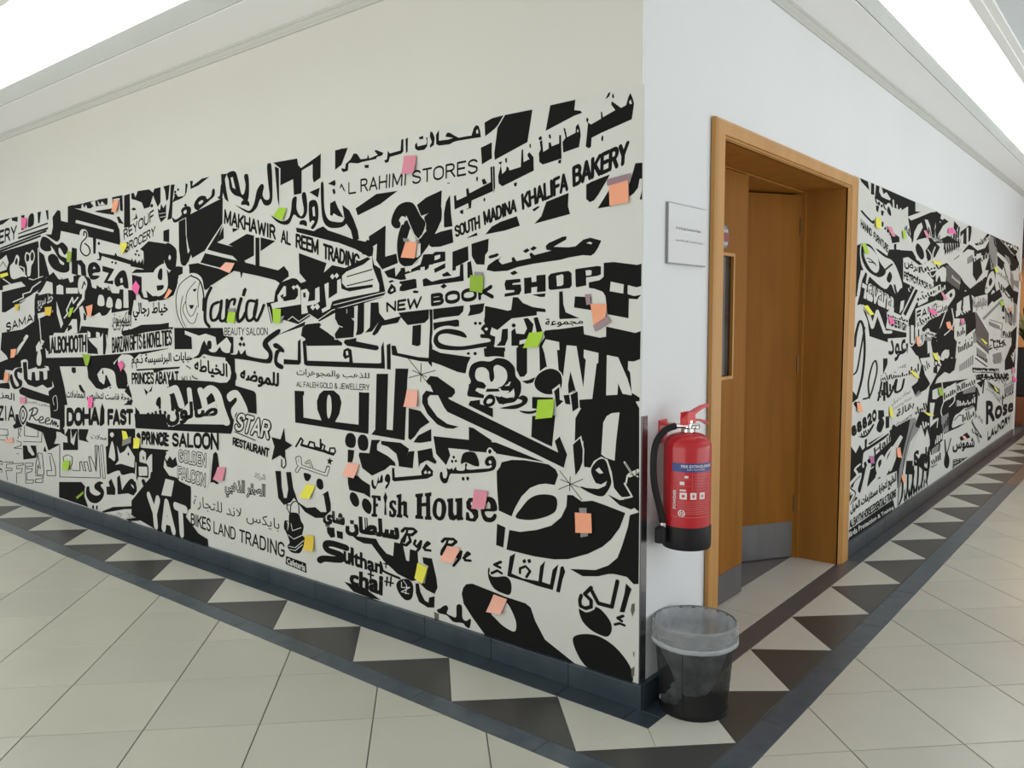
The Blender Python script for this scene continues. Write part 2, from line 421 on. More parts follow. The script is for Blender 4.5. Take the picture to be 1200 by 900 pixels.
_tc = {}
def text_geo(txt, off):
    key = (txt, off)
    if key in _tc: return _tc[key]
    def make(o_):
        c = bpy.data.curves.new('lettering_outline', 'FONT'); c.body = shape_arabic(txt); c.resolution_u = 2; c.offset = o_; c.fill_mode = 'FRONT'
        ob = bpy.data.objects.new('lettering_outline', c); COL.objects.link(ob)
        bpy.context.view_layer.update()
        me = bpy.data.meshes.new_from_object(ob.evaluated_get(bpy.context.evaluated_depsgraph_get()))
        vs = [(v.co.x, v.co.y) for v in me.vertices]; fs = [tuple(p.vertices) for p in me.polygons]
        bpy.data.objects.remove(ob); bpy.data.curves.remove(c); bpy.data.meshes.remove(me)
        return vs, fs
    v0, _ = make(0.0)
    vs, fs = make(off) if off else (v0, _)
    x0 = min(v[0] for v in v0); x1 = max(v[0] for v in v0); y0 = min(v[1] for v in v0); y1 = max(v[1] for v in v0)
    _tc[key] = ([((x - x0) / (x1 - x0), (y - y0) / (y1 - y0)) for x, y in vs], fs)
    return _tc[key]

def stroke_union(lines, hw, cap=True):
    """outline of round-jointed strokes as one clean flat mesh"""
    V = []; Fc = []
    for q in lines:
        q = [q[i] for i in range(len(q)) if i == 0 or abs(q[i][0] - q[i - 1][0]) + abs(q[i][1] - q[i - 1][1]) > hw * 0.02]
        n = len(q)
        for i in range(n - 1):
            dx, dy = q[i + 1][0] - q[i][0], q[i + 1][1] - q[i][1]; l = math.hypot(dx, dy)
            nx, ny = -dy / l * hw, dx / l * hw; b = len(V)
            V += [(q[i][0] - nx, q[i][1] - ny), (q[i + 1][0] - nx, q[i + 1][1] - ny), (q[i + 1][0] + nx, q[i + 1][1] + ny), (q[i][0] + nx, q[i][1] + ny)]
            Fc.append([b, b + 1, b + 2, b + 3])
        for i in range(n):
            if (i == 0 or i == n - 1) and not cap: continue
            b = len(V); K = 10
            V += [(q[i][0] + hw * math.cos(2 * math.pi * (k + .37) / K), q[i][1] + hw * math.sin(2 * math.pi * (k + .37) / K)) for k in range(K)]
            Fc.append(list(range(b, b + K)))
    if not Fc: return [], []
    r_ = delaunay_2d_cdt([Vector(v) for v in V], [], Fc, 1, 1e-7)
    return [(v.x, v.y) for v in r_[0]], [tuple(f_) for f_, o_ in zip(r_[2], r_[5]) if o_]

# a plain monoline alphabet: advance width and strokes in a unit cell
def _arc(cx, cy, rx, ry, a0, a1, n=7):
    return [(cx + rx * math.cos(math.radians(a0 + (a1 - a0) * k / n)), cy + ry * math.sin(math.radians(a0 + (a1 - a0) * k / n))) for k in range(n + 1)]
GL = {
 'A': (1.0, [[(0, 0), (.5, 1), (1, 0)], [(.2, .32), (.8, .32)]]),
 'B': (.85, [[(0, 0), (0, 1), (.5, 1)] + _arc(.5, .77, .32, .23, 90, -90) + [(0, .54)], [(.5, .54)] + _arc(.52, .27, .36, .27, 90, -90) + [(0, 0)]]),
 'C': (.9, [_arc(.5, .7, .48, .3, 25, 180) + _arc(.5, .3, .48, .3, 180, 335)]),
 'D': (.9, [[(0, 0), (0, 1), (.4, 1)] + _arc(.4, .6, .5, .4, 90, 0) + _arc(.4, .4, .5, .4, 0, -90) + [(0, 0)]]),
 'E': (.75, [[(.8, 1), (0, 1), (0, 0), (.8, 0)], [(0, .52), (.7, .52)]]),
 'F': (.72, [[(.8, 1), (0, 1), (0, 0)], [(0, .5), (.7, .5)]]),
 'G': (.95, [_arc(.5, .7, .48, .3, 25, 180) + _arc(.5, .3, .48, .3, 180, 350) + [(.98, .45), (.55, .45)]]),
 'H': (.9, [[(0, 0), (0, 1)], [(.95, 0), (.95, 1)], [(0, .5), (.95, .5)]]),
 'I': (.22, [[(.1, 0), (.1, 1)]]),
 'J': (.7, [[(.7, 1), (.7, .3)] + _arc(.38, .3, .32, .3, 0, -160)]),
 'K': (.9, [[(0, 0), (0, 1)], [(.9, 1), (.05, .45)], [(.3, .6), (.95, 0)]]),
 'L': (.7, [[(0, 1), (0, 0), (.75, 0)]]),
 'M': (1.15, [[(0, 0), (0, 1), (.57, .12), (1.14, 1), (1.14, 0)]]),
 'N': (.95, [[(0, 0), (0, 1), (.95, 0), (.95, 1)]]),
 'O': (.98, [_arc(.5, .68, .5, .32, 0, 180) + _arc(.5, .32, .5, .32, 180, 360) + [(1.0, .68)]]),
 'P': (.8, [[(0, 0), (0, 1), (.48, 1)] + _arc(.48, .73, .34, .27, 90, -90) + [(0, .46)]]),
 'Q': (.98, [_arc(.5, .68, .5, .32, 0, 180) + _arc(.5, .32, .5, .32, 180, 360) + [(1.0, .68)], [(.6, .25), (1.0, 0)]]),
 'R': (.85, [[(0, 0), (0, 1), (.48, 1)] + _arc(.48, .75, .34, .25, 90, -90) + [(0, .5)], [(.45, .5), (.88, 0)]]),
 'S': (.85, [_arc(.45, .75, .42, .25, 20, 200) + [(.45, .52)] + _arc(.45, .26, .43, .26, 40, -160)]),
 'T': (.85, [[(0, 1), (.9, 1)], [(.45, 1), (.45, 0)]]),
 'U': (.92, [[(0, 1), (0, .34)] + _arc(.46, .34, .46, .34, 180, 360) + [(.92, 1)]]),
 'V': (.95, [[(0, 1), (.48, 0), (.96, 1)]]),
 'W': (1.4, [[(0, 1), (.32, 0), (.7, .85), (1.08, 0), (1.4, 1)]]),
 'X': (.9, [[(0, 0), (.9, 1)], [(0, 1), (.9, 0)]]),
 'Y': (.9, [[(0, 1), (.45, .45), (.9, 1)], [(.45, .45), (.45, 0)]]),
 'Z': (.85, [[(0, 1), (.85, 1), (0, 0), (.85, 0)]]),
 '&': (.95, [[(.95, 0), (.2, .72)] + _arc(.42, .82, .24, .18, 200, 0) + [(.05, .3)] + _arc(.4, .24, .36, .24, 180, 300) + [(.95, .45)]]),
 '.': (.15, [[(.05, 0), (.1, 0)]]), '-': (.5, [[(0, .45), (.5, .45)]]),
 '2': (.8, [_arc(.4, .72, .38, .28, 160, -20) + [(0, 0), (.85, 0)]]),
 '8': (.85, [_arc(.42, .75, .34, .25, -90, 270, 10), _arc(.42, .26, .42, .26, 90, 450, 10)]),
 '0': (.85, [_arc(.42, .5, .42, .5, 0, 360, 12)]),
 ' ': (.38, []),
}
def cap_text(txt, off, wm, hm):
    wt = 0.135 + 2.0 * off if off >= 0 else 0.135 + off * 3
    gap = 0.34
    adv = sum(GL[c][0] + (gap if c != ' ' else 0.05) for c in txt if c in GL) - gap
    ux = wm / adv                                   # metres per glyph unit
    th = min(wt * hm, 0.48 * ux * (1 + 2 * max(off, 0))) if wt > .05 else wt * hm
    th = max(th, 0.0012); hw = th / 2
    lines = []; x = 0.0
    for c in txt:
        if c not in GL: continue
        a, st = GL[c]
        for l in st:
            lines.append([(hw + (x + px) / adv * (wm - 2 * hw), hw + py * (hm - 2 * hw)) for px, py in l])
        x += a + (gap if c != ' ' else 0.05)
    vs, fs = stroke_union(lines, hw)
    return [(vx / wm, vy / hm) for vx, vy in vs], fs

STEP = 0.00003
COLS = {'k': 0, 'w': 1, 'g': 2, 'd': 3, 'c': 4}
LIMS = {'L': (-9.4, -0.003, 0.0925, 2.270), 'R': (2.422, 8.88, 0.0985, 2.274)}
def build_group(wall, data):
    V = []; F = []; M = []
    U0, U1, Z0, Z1 = LIMS[wall]
    def put(vs, fs, col, lay):
        b = len(V); dep = 0.0032 + lay * STEP
        for u, z in vs:
            u = min(max(u, U0), U1); z = min(max(z, Z0), Z1)
            V.append((u, -dep, z) if wall == 'L' else (dep, u, z))
        for f_ in fs: F.append(tuple(b + i for i in f_)); M.append(COLS[col])
    for line in data.split('\n'):
        kind, col = line[0], line[1]
        extra = None
        if '|' in line: line, txt, off = line.split('|'); extra = (txt, float(off))
        nums = [int(v) for v in line[2:].split()]
        lay = nums[0]; nums = nums[1:]
        if kind in 'PC':
            p = [(nums[i] / 1000, nums[i + 1] / 1000) for i in range(0, len(nums), 2)]
            if kind == 'C': p = spline(p, 4, True)
            q = []
            for a in p:
                if not q or abs(a[0] - q[-1][0]) + abs(a[1] - q[-1][1]) > 2e-4: q.append(a)
            if len(q) < 3: continue
            r_ = delaunay_2d_cdt([Vector((a[0] * 10, a[1] * 10)) for a in q], [], [list(range(len(q)))], 1, 1e-6)
            fs = [tuple(f_) for f_, o_ in zip(r_[2], r_[5]) if o_]
            if fs: put([(v.x / 10, v.y / 10) for v in r_[0]], fs, col, lay)
            else: put(q, tessellate_polygon([[Vector((a[0], a[1], 0)) for a in q]]), col, lay)
        elif kind in 'SU':
            hu, hv = nums[0] / 1e4, nums[1] / 1e4; nums = nums[2:]
            p = [(nums[i] / 1000, nums[i + 1] / 1000) for i in range(0, len(nums), 2)]
            if kind == 'U': p = spline(p, 5)
            q = [(a[0] / hu, a[1] / hv) for a in p]
            vs, fs = stroke_union([q], 1.0)
            put([(x * hu, y * hv) for x, y in vs], fs, col, lay)
        elif kind == 'T':
            tl, tr, br, bl = [(nums[i] / 1000, nums[i + 1] / 1000) for i in range(0, 8, 2)]
            def quad(vs): return [tuple((bl[c] * (1 - s) + br[c] * s) * (1 - t) + (tl[c] * (1 - s) + tr[c] * s) * t for c in (0, 1)) for s, t in vs]
            txt, off = extra
            wm = (math.dist(tl, tr) + math.dist(bl, br)) / 2; hm = (math.dist(tl, bl) + math.dist(tr, br)) / 2
            if all(ord(a) < 128 for a in txt) and txt.upper() == txt:
                vs, fs = cap_text(txt, off, wm, hm)
                put(quad(vs), fs, col, lay)
            elif off >= 0.02:
                vs, fs = text_geo(txt, 0.012)
                asp = hm / wm
                for k, (ox, oy) in enumerate(((-1, -1), (1, 1), (1, -1), (-1, 1))):
                    e_ = min(off, 0.075) * 0.85
                    put(quad([(s + ox * e_ * asp * 1.1, t + oy * e_ * 0.8) for s, t in vs]), fs, col, lay + k)
            else:
                vs, fs = text_geo(txt, off)
                put(quad(vs), fs, col, lay)
    # every print faces away from its wall
    me = bpy.data.meshes.new('lettering'); me.from_pydata(V, [], F)
    for m_ in ('vinyl_black', 'vinyl_white', 'vinyl_grey', 'vinyl_dark', 'chipped'): me.materials.append(MATS[m_])
    me.polygons.foreach_set('material_index', M); me.update()
    return me
MURAL=[
("L","black grocery sign and broken letters at the top edge","""Pk0 -4409 2265 -4244 2265 -4240 2219 -4288 2246 -4317 2218 -4404 2222
Pk0 -4227 2267 -4077 2264 -4080 2227 -4138 2229 -4162 2242 -4196 2230 -4233 2241
Pk1 -4277 2191 -4010 2191 -4012 2262 -3869 2263 -3870 2164 -3909 2168 -3909 2248 -3997 2249 -3998 2146 -4152 2169
Pk0 -3960 2128 -3928 2132 -3884 2092 -3862 2076 -3932 2087
Pk1 -3846 2257 -3769 2262 -3779 2055 -3864 2050
Pk0 -3749 2262 -3716 2262 -3696 2232 -3663 2268 -3517 2264 -3469 2238 -3454 2261 -3376 2263 -3383 2171 -3420 2147 -3471 2221 -3519 2155 -3591 2151 -3617 2192 -3690 2213 -3749 2226
Ck1 -3754 2162 -3723 2170 -3694 2156 -3725 2152
Pk0 -3696 2135 -3677 2098 -3760 2090 -3706 2107
Ck1 -3511 2162 -3489 2174 -3473 2157 -3498 2150
Pk0 -3342 2264 -3267 2265 -3287 2183 -3315 2171 -3324 2234
Pk1 -3254 2264 -3207 2262 -3232 2191 -3244 2124 -3255 2064 -3309 2058 -3276 2141
Pk2 -3241 2158 -3212 2196 -3225 2204 -3198 2208 -3173 2185 -3095 2184 -3084 2256 -3059 2247 -3075 2202 -3135 2172 -3201 2164
Pk0 -3032 2264 -3001 2260 -3009 2232 -2902 2263 -2823 2264 -2941 2228 -3029 2216
Ck3 -3183 2230 -3170 2235 -3157 2225 -3173 2219
Ck4 -3217 2220 -3201 2225 -3191 2214 -3211 2209
Pk0 -3091 2058 -2713 2122 -2715 1990 -2903 1847 -3090 1877
Uw2 258 133 -3222 2048 -3036 2113
Sw1 201 108 -2975 2081 -2777 2135 -2671 2162
Ck3 -3248 2070 -3209 2054 -3141 2075 -3146 2102 -3112 2119 -3048 2117 -3031 2093 -3052 2065 -3117 2053 -3210 2036 -3243 2046
Cw4 -3117 2093 -3088 2101 -3083 2084 -3109 2079
Ck2 -2998 2109 -2984 2141 -2932 2165 -2872 2160 -2854 2142 -2811 2157 -2798 2188 -2774 2191 -2776 2154 -2825 2133 -2912 2102 -2962 2087
Cw3 -2947 2131 -2909 2141 -2898 2130 -2935 2117
Ck2 -2747 2144 -2723 2148 -2709 2204 -2691 2208 -2695 2139 -2730 2131
Pk4 -3112 2129 -3092 2139 -3073 2126 -3093 2116
Pw3 -2863 2107 -2777 2135 -2778 2116 -2851 2096
Tk2 -3876 2039 -3470 2137 -3476 2068 -3871 1973|REYOUF|0.02
Tk3 -3865 1951 -3454 2035 -3468 1976 -3868 1885|GROCERY|0.02
Pk1 -3421 2140 -3394 2124 -3377 2163 -3352 2134 -3316 2158 -3322 2076 -3386 2050 -3411 2083
Sw2 34 17 -3402 2104 -3324 2104
Sw2 34 17 -3397 2082 -3325 2083
Pk0 -3362 1997 -3290 2004 -3296 1923 -3366 1935
Pk4 -3663 1903 -3550 1946 -3354 1920 -3247 1886 -3211 1837 -3229 1769 -3283 1765 -3375 1824 -3556 1868 -3618 1814 -3620 1886"""),
("L","black round Arabic letters above white pill shapes","""Pk5 -3613 1882 -3373 1848 -3364 1778 -3507 1749 -3789 1756 -3726 1779 -3629 1772
Ck6 -3372 1855 -3326 1922 -3221 1881 -3219 1820 -3243 1759 -3311 1759 -3356 1799
Cw7 -3312 1831 -3297 1848 -3282 1830 -3300 1816
Pw1 -3187 1954 -3096 1981 -3040 1864 -3097 1780 -3187 1798
Ck2 -3166 1953 -3098 1948 -3105 1841 -3052 1865 -3048 1838 -3110 1778 -3162 1783 -3178 1832
Pk7 -3208 1775 -3149 1769 -3152 1729 -3206 1717 -3216 1663 -3268 1602 -3379 1576 -3580 1565 -3603 1638 -3519 1600 -3461 1606 -3480 1734 -3377 1793 -3312 1742 -3286 1716
Pw8 -3698 1753 -3565 1748 -3542 1672 -3616 1667 -3626 1718 -3669 1734
Cw8 -3510 1721 -3477 1769 -3363 1799 -3338 1756 -3331 1666 -3376 1618 -3462 1599 -3502 1628 -3402 1640 -3386 1667 -3485 1670
Ck9 -3452 1726 -3428 1764 -3393 1766 -3398 1703 -3440 1704
Pk3 -3077 1780 -2957 1784 -2741 1742 -2733 1687 -2830 1658 -2905 1614 -2926 1674 -3024 1720 -3075 1719"""),
("L","rounded bulging lettering strip below thick black stripes","""Pk0 -5977 2262 -5738 2266 -5909 2230 -5983 2226
Pk0 -5727 2265 -5601 2264 -5610 2225 -5718 2242
Pk0 -5532 2268 -5466 2266 -5502 2155 -5547 2158
Ck0 -5412 2175 -5392 2243 -5335 2268 -5290 2251 -5302 2184 -5369 2167
Pk0 -5222 2267 -5155 2266 -5192 2184 -5222 2185
Pk0 -5073 2267 -5026 2267 -5027 2197 -5051 2194
Tk0 -6138 2177 -5627 2204 -5646 2094 -6155 2062|NERY|0.03
Pk1 -5606 2136 -5043 2177 -5044 2165 -5619 2126
Pk2 -5610 2108 -5037 2143 -5049 2127 -5623 2091
Pk3 -6008 2044 -5080 2125 -5071 2110 -6010 2030
Pk4 -6011 2026 -5187 2095 -5178 2081 -6013 2007
Pk4 -4959 2208 -4865 2253 -4818 2241 -4816 2172 -4704 2151 -4692 2263 -4598 2266 -4591 2242 -4041 2119 -3963 2091 -3928 2044 -3921 1943 -4252 2005 -4824 2099 -4850 2043 -4891 2025 -4930 2032 -5104 2093 -4993 2086 -4957 2141
Pw5 -4577 2153 -4555 2156 -4007 2049 -4017 2034 -4575 2137
Pk5 -4598 2262 -4085 2264 -4084 2220 -4510 2231 -4591 2242
Pw6 -4473 2247 -4453 2261 -4430 2228 -4401 2249 -4378 2215 -4475 2228
Pw6 -4227 2263 -4188 2229 -4161 2250 -4114 2223 -4213 2228
Pw6 -4331 2258 -4250 2204 -4261 2266
Pk5 -4276 2195 -4002 2190 -4030 2156
Pk6 -4020 2263 -3869 2261 -3878 2158 -3909 2168 -3902 2248 -3997 2249
Pk5 -6013 2007 -5234 2053 -5222 1973 -5142 1944 -5059 1783 -5121 1773 -5181 1706 -5585 1691 -6057 1702
Sw6 95 39 -5240 2000 -5257 1777 -5182 1783 -5355 1763 -5440 1775
Cw6 -5727 1920 -5662 1971 -5609 1941 -5628 1880 -5482 1794 -5571 1797 -5780 1786 -5814 1879
Ck7 -5705 1910 -5665 1948 -5645 1925 -5673 1891
Cw7 -5508 1936 -5469 1982 -5405 1970 -5348 1993 -5310 1952 -5337 1902 -5385 1869 -5415 1800 -5470 1802 -5472 1873
Ck8 -5482 1935 -5460 1969 -5414 1949 -5427 1915 -5468 1908
Ck8 -5392 1948 -5360 1979 -5327 1953 -5346 1915 -5384 1913
Sw8 112 44 -5606 1879 -5529 1862 -5523 1822
Pw6 -6023 1943 -5872 1981 -5833 1916 -5888 1863 -6036 1851
Sk7 72 27 -6017 1896 -5951 1930 -5885 1882
Sw7 119 46 -5970 1793 -5809 1742 -5909 1708
Cw7 -5216 2024 -5146 2084 -5026 2063 -4912 2014 -4794 2024 -4705 1969 -4746 1939 -4659 1870 -4704 1799 -4820 1783 -5053 1830 -5082 1932 -5199 1989
Ck8 -5206 2024 -5158 2076 -5066 2066 -4913 2006 -4814 2017 -4732 1979 -4726 1946 -4786 1925 -4839 1969 -4876 1979 -4863 1929 -4732 1890 -4681 1839 -4742 1801 -4857 1801 -4992 1835 -5067 1889 -5062 1931 -4979 1943 -4903 1915 -4869 1872 -4813 1853 -4801 1869 -4885 1905 -4957 1967 -5013 2004 -5007 1970 -5098 1967 -5179 1988
Tw9 -4686 1968 -3834 1765 -3844 1647 -4698 1766|hezan|0.12
Pk13 -4657 1971 -4575 1958 -4584 1875 -4511 1875 -4452 1837 -4442 1757 -4522 1768 -4530 1832 -4568 1850 -4580 1770 -4677 1786
Ck13 -4421 1796 -4389 1842 -4301 1850 -4236 1819 -4231 1781 -4326 1777 -4345 1762 -4242 1754 -4296 1733 -4382 1739
Pw14 -4341 1804 -4321 1823 -4292 1806
Pk13 -4193 1821 -4022 1791 -4128 1716 -4045 1717 -4048 1690 -4187 1706 -4106 1768 -4197 1783
Ck14 -4029 1720 -3944 1773 -3865 1766 -3835 1662 -3890 1663 -3920 1683 -4001 1674
Pw15 -3948 1725 -3916 1731 -3910 1701 -3943 1695
Cw14 -4529 1967 -4461 2011 -4520 2054 -4490 2084 -4419 2078 -4388 2037 -4427 2001 -4352 1957 -4348 1902 -4438 1891 -4507 1911
Uk15 106 47 -4458 2042 -4446 2069 -4412 2055 -4421 2024 -4490 1997 -4518 1951 -4489 1918 -4428 1900 -4373 1919 -4387 1959 -4446 1986
Pk13 -4317 2048 -4267 2022 -4287 1907 -4322 1909
Ck13 -4252 1974 -4233 1985 -4213 1972 -4236 1962
Pk14 -4247 1920 -4194 1906 -4014 1881 -3996 1899 -3974 1876 -3737 1827 -3724 1797 -4146 1877 -4195 1887 -4215 1857 -4283 1864 -4231 1873
Pk15 -4067 1839 -4050 1848 -4031 1837 -4048 1828
Pk15 -4019 1831 -3998 1841 -3980 1829 -4000 1820
Pk15 -3791 1819 -3780 1855 -3752 1824 -3728 1845 -3708 1815 -3676 1835 -3663 1813 -3631 1844 -3622 1775 -3800 1801
Pk15 -3741 1875 -3722 1882 -3706 1871 -3723 1863
Pk6 -3696 1866 -3680 1875 -3666 1863 -3682 1856
Pk4 -3719 1895 -3701 1903 -3686 1892 -3705 1884"""),
("L","tangle of small shop words with white pill strokes","""Pk8 -6009 1687 -5140 1786 -5129 1709 -5367 1663 -5621 1588 -5840 1518 -6033 1520
Sw9 86 35 -5642 1598 -5346 1659 -5127 1722
Pw10 -5979 1733 -5809 1746 -5599 1758 -5514 1720 -5985 1687
Sw11 111 44 -5781 1600 -5570 1632 -5578 1659 -5431 1674 -5383 1708 -5229 1746
Pk16 -5122 1769 -4974 1814 -4824 1750 -4576 1774 -4416 1752 -4249 1677 -3737 1641 -3742 1582 -3856 1517 -4131 1497 -4235 1474 -4551 1492 -4601 1362 -5026 1359 -5118 1272 -5407 1338 -5348 1646 -5145 1744
Pw17 -5114 1747 -5014 1731 -5014 1647 -5094 1657 -5283 1644 -5193 1694
Pw17 -4954 1646 -4943 1704 -4887 1715 -4830 1701 -4832 1641
Pw17 -4783 1687 -4586 1682 -4590 1642 -4787 1646
Cw18 -4584 1702 -4561 1749 -4496 1763 -4437 1721 -4460 1667 -4536 1636 -4571 1653
Sk19 90 40 -4523 1676 -4482 1723 -4466 1699
Sw20 200 88 -4498 1652 -4512 1604 -4599 1557
Cw17 -4287 1557 -4273 1615 -4237 1626 -4196 1610 -4193 1553
Cw17 -4161 1544 -4139 1597 -4105 1608 -4073 1588 -4075 1539
Cw17 -4029 1534 -4008 1587 -3975 1594 -3945 1579 -3949 1530
Pw17 -4221 1703 -4188 1698 -4183 1660 -4217 1664
Pw17 -4147 1686 -4122 1685 -4133 1658 -4093 1650 -4098 1680 -3954 1661 -3972 1628 -4069 1634
Pw17 -3906 1660 -3843 1658 -3846 1532 -3917 1533
Pw17 -4994 1815 -4935 1812 -4843 1751 -4902 1753
Pw17 -4763 1785 -4650 1781 -4655 1728 -4712 1722
Pw17 -4382 1736 -4281 1709 -4302 1667 -4362 1680
Pw17 -6035 1501 -5644 1589 -5565 1498 -5510 1578 -5474 1506 -5373 1435 -5559 1364 -5601 1390 -5958 1352 -6055 1360
Tk18 -5960 1431 -5403 1510 -5403 1444 -5958 1352|SAMA|0.04
Sw18 97 39 -5377 1497 -5376 1594 -5335 1663 -5260 1661
Tw19 -5307 1627 -5010 1681 -5025 1546 -5298 1523|خط سريع|0.01
Pw20 -5311 1505 -5027 1529 -5029 1512 -5306 1462
Pw17 -4959 1595 -4860 1427 -4903 1393 -4960 1503
Sw21 114 49 -4836 1469 -4774 1502 -4791 1526 -4686 1615 -4672 1574 -4593 1614
Sw22 92 40 -4679 1509 -4494 1604
Pw23 -4582 1541 -4526 1556 -4478 1491 -4412 1443 -4450 1411 -4557 1427
Pk24 -4513 1508 -4470 1483 -4482 1451 -4518 1452
Pw25 -4355 1483 -4266 1506 -4234 1482 -4166 1482 -4087 1535 -4092 1389 -4558 1419 -4539 1427 -4258 1412
Pw22 -4703 1460 -4628 1460 -4629 1362 -4848 1360
Pk23 -4784 1411 -4726 1419 -4710 1394 -4789 1369
Tk26 -4082 1497 -3809 1517 -3821 1376 -4076 1382|ليموزين|0
Pk19 -6057 1351 -5625 1381 -5394 1444 -5263 1462 -5265 1270 -5351 1268 -5416 1089 -5657 1136 -5780 1077 -6141 1103
Uw20 309 121 -6092 1095 -5892 1129 -5541 1328
Sk21 94 37 -5911 1166 -5613 1300
Pw22 -6125 1217 -5984 1164 -5919 1109 -6147 1064
Sw21 85 35 -5284 1462 -5267 1252 -5222 1096
Pk26 -5210 1461 -5099 1435 -5131 1341 -5244 1270 -5205 1245 -5166 1219 -4208 1217 -4141 1397 -4559 1411 -4601 1362 -5112 1324
Pw27 -5111 1337 -4473 1363 -4479 1218 -5126 1203
Pk28 -5154 1323 -5111 1332 -5106 1203 -5148 1194
Tk29 -5101 1328 -4483 1355 -4496 1224 -5106 1202|ALBOHOOTH|0.03
Pw27 -4459 1323 -4265 1334 -4228 1365 -4243 1208 -4312 1207 -4325 1254 -4426 1300
Pw28 -4463 1379 -4419 1364 -4423 1332 -4467 1331
Pw28 -4331 1372 -4279 1365 -4274 1333 -4334 1333
Pk30 -6141 1103 -5201 1271 -5193 1167 -4564 1188 -4124 1219 -4123 1142 -4224 1052 -5221 1105 -5372 1091 -5669 1044 -6150 1045
Pw31 -5375 1250 -5304 1295 -5248 1235 -5255 1174 -5363 1171
Sw31 67 31 -4179 1350 -4165 1132
Sw31 50 23 -4119 1366 -4116 1212
Pw32 -4113 1335 -3773 1398 -3536 1385 -3546 1255 -4124 1219
Pk33 -3962 1379 -3293 1439 -3282 1404 -3325 1376 -3934 1345
Pk33 -4124 1219 -3802 1238 -3353 1277 -3354 1256 -3491 1217 -3725 1233 -3805 1193 -3960 1227 -4096 1162 -4036 1102 -4216 1134 -4479 1126 -4490 1198
Pw34 -4104 1339 -3309 1397 -3289 1299 -4107 1219
Tk35 -4100 1335 -3303 1394 -3306 1295 -4106 1227|BARZAN GIFTS & NOVELTIES|0.02
Pw34 -3805 1569 -3757 1583 -3671 1538 -3580 1558 -3524 1536 -3463 1578 -3436 1563 -3338 1568 -3285 1547 -3249 1477 -3227 1408 -3336 1407 -3334 1435 -3558 1464 -3800 1435
Tk35 -3790 1561 -3339 1561 -3346 1464 -3784 1450|خياط رجالي|0.02
Pk36 -3964 1364 -3680 1421 -3335 1428 -3336 1411 -3684 1366 -3934 1345
Tk37 -4089 1504 -3825 1510 -3834 1406 -4090 1405|للكمبيوتر|0
Pk35 -3782 1745 -3655 1726 -3662 1639 -3636 1595 -3577 1594 -3579 1576 -3666 1588 -3722 1641 -3783 1642
Pk39 -3837 1643 -3791 1639 -3755 1612 -3812 1480 -3850 1488"""),
("L","black narrow dress shop sign with fat white arcs around it","""Pk34 -4498 1117 -4337 1126 -4116 1122 -4027 1195 -3914 1205 -3816 1065 -3712 1025 -3625 986 -3562 1040 -3419 1040 -3336 1030 -3067 1057 -3072 988 -2769 1058 -2778 912 -2806 830 -3827 747 -3819 839 -4120 896 -4267 951 -4387 976 -4505 1043
Cw35 -4342 1074 -4304 1108 -4217 1123 -4085 1100 -4045 994 -3871 972 -3858 943 -4114 959 -4144 996 -4214 969 -4176 1018 -4189 1057 -4222 1071 -4227 1016 -4296 1013
Pk36 -4272 1085 -4251 1118 -4241 1078
Cw36 -4028 1187 -3960 1219 -3865 1223 -3805 1201 -3795 1126 -3683 1012 -3635 867 -3727 846 -3830 899 -3914 1016 -3922 1106 -3984 1135
Ck37 -4036 1094 -3986 1112 -3922 1106 -3903 1062 -3915 1008 -3965 986 -4027 1018
Pw37 -3726 1225 -3360 1273 -3078 1279 -3056 1222 -3066 1071 -3199 1051 -3820 1020 -3842 1125
Pw38 -3562 1047 -3390 1056 -3346 887 -3432 859 -3635 867
Ck39 -3535 925 -3511 955 -3474 965 -3471 914 -3515 904
Pw39 -3348 1050 -3067 1064 -3038 908 -3157 886 -3305 889
Ck40 -3213 1036 -3146 1039 -3139 956 -3169 899 -3206 938
Cw40 -3658 954 -3625 986 -3507 999 -3545 888 -3490 855 -3577 849 -3640 896
Pw40 -3036 1038 -2964 1069 -2891 1046 -2841 1068 -2771 1032 -2799 964 -2861 933 -3039 901 -3007 992
Tk38 -3834 1222 -3069 1262 -3074 1187 -3833 1136|عبايات البرنسيسة ذ.م.م|0.02
Pk42 -3780 1131 -3217 1167 -3232 1154 -3411 1140 -3542 1114 -3555 1135 -3765 1120
Tk43 -3841 1106 -3239 1140 -3241 1057 -3843 1027|PRINCES ABAYAT|0.03
Tk43 -3208 1109 -3082 1118 -3079 1067 -3205 1059|W.L.L|0.01
Uk44 65 34 -3144 1174 -3087 1152 -3076 1111 -3026 1100
Pw45 -3056 1222 -2760 1210 -2766 1111 -2963 1089 -3063 1126
Tk46 -3064 1201 -2655 1213 -2660 1116 -3062 1133|الخياطه|0.03
Pw41 -3757 851 -3677 894 -3402 883 -3206 945 -2822 976 -2805 864 -3298 790 -3703 765
Tk42 -3737 905 -2816 970 -2829 862 -3733 766|صالون برنس|0.045"""),
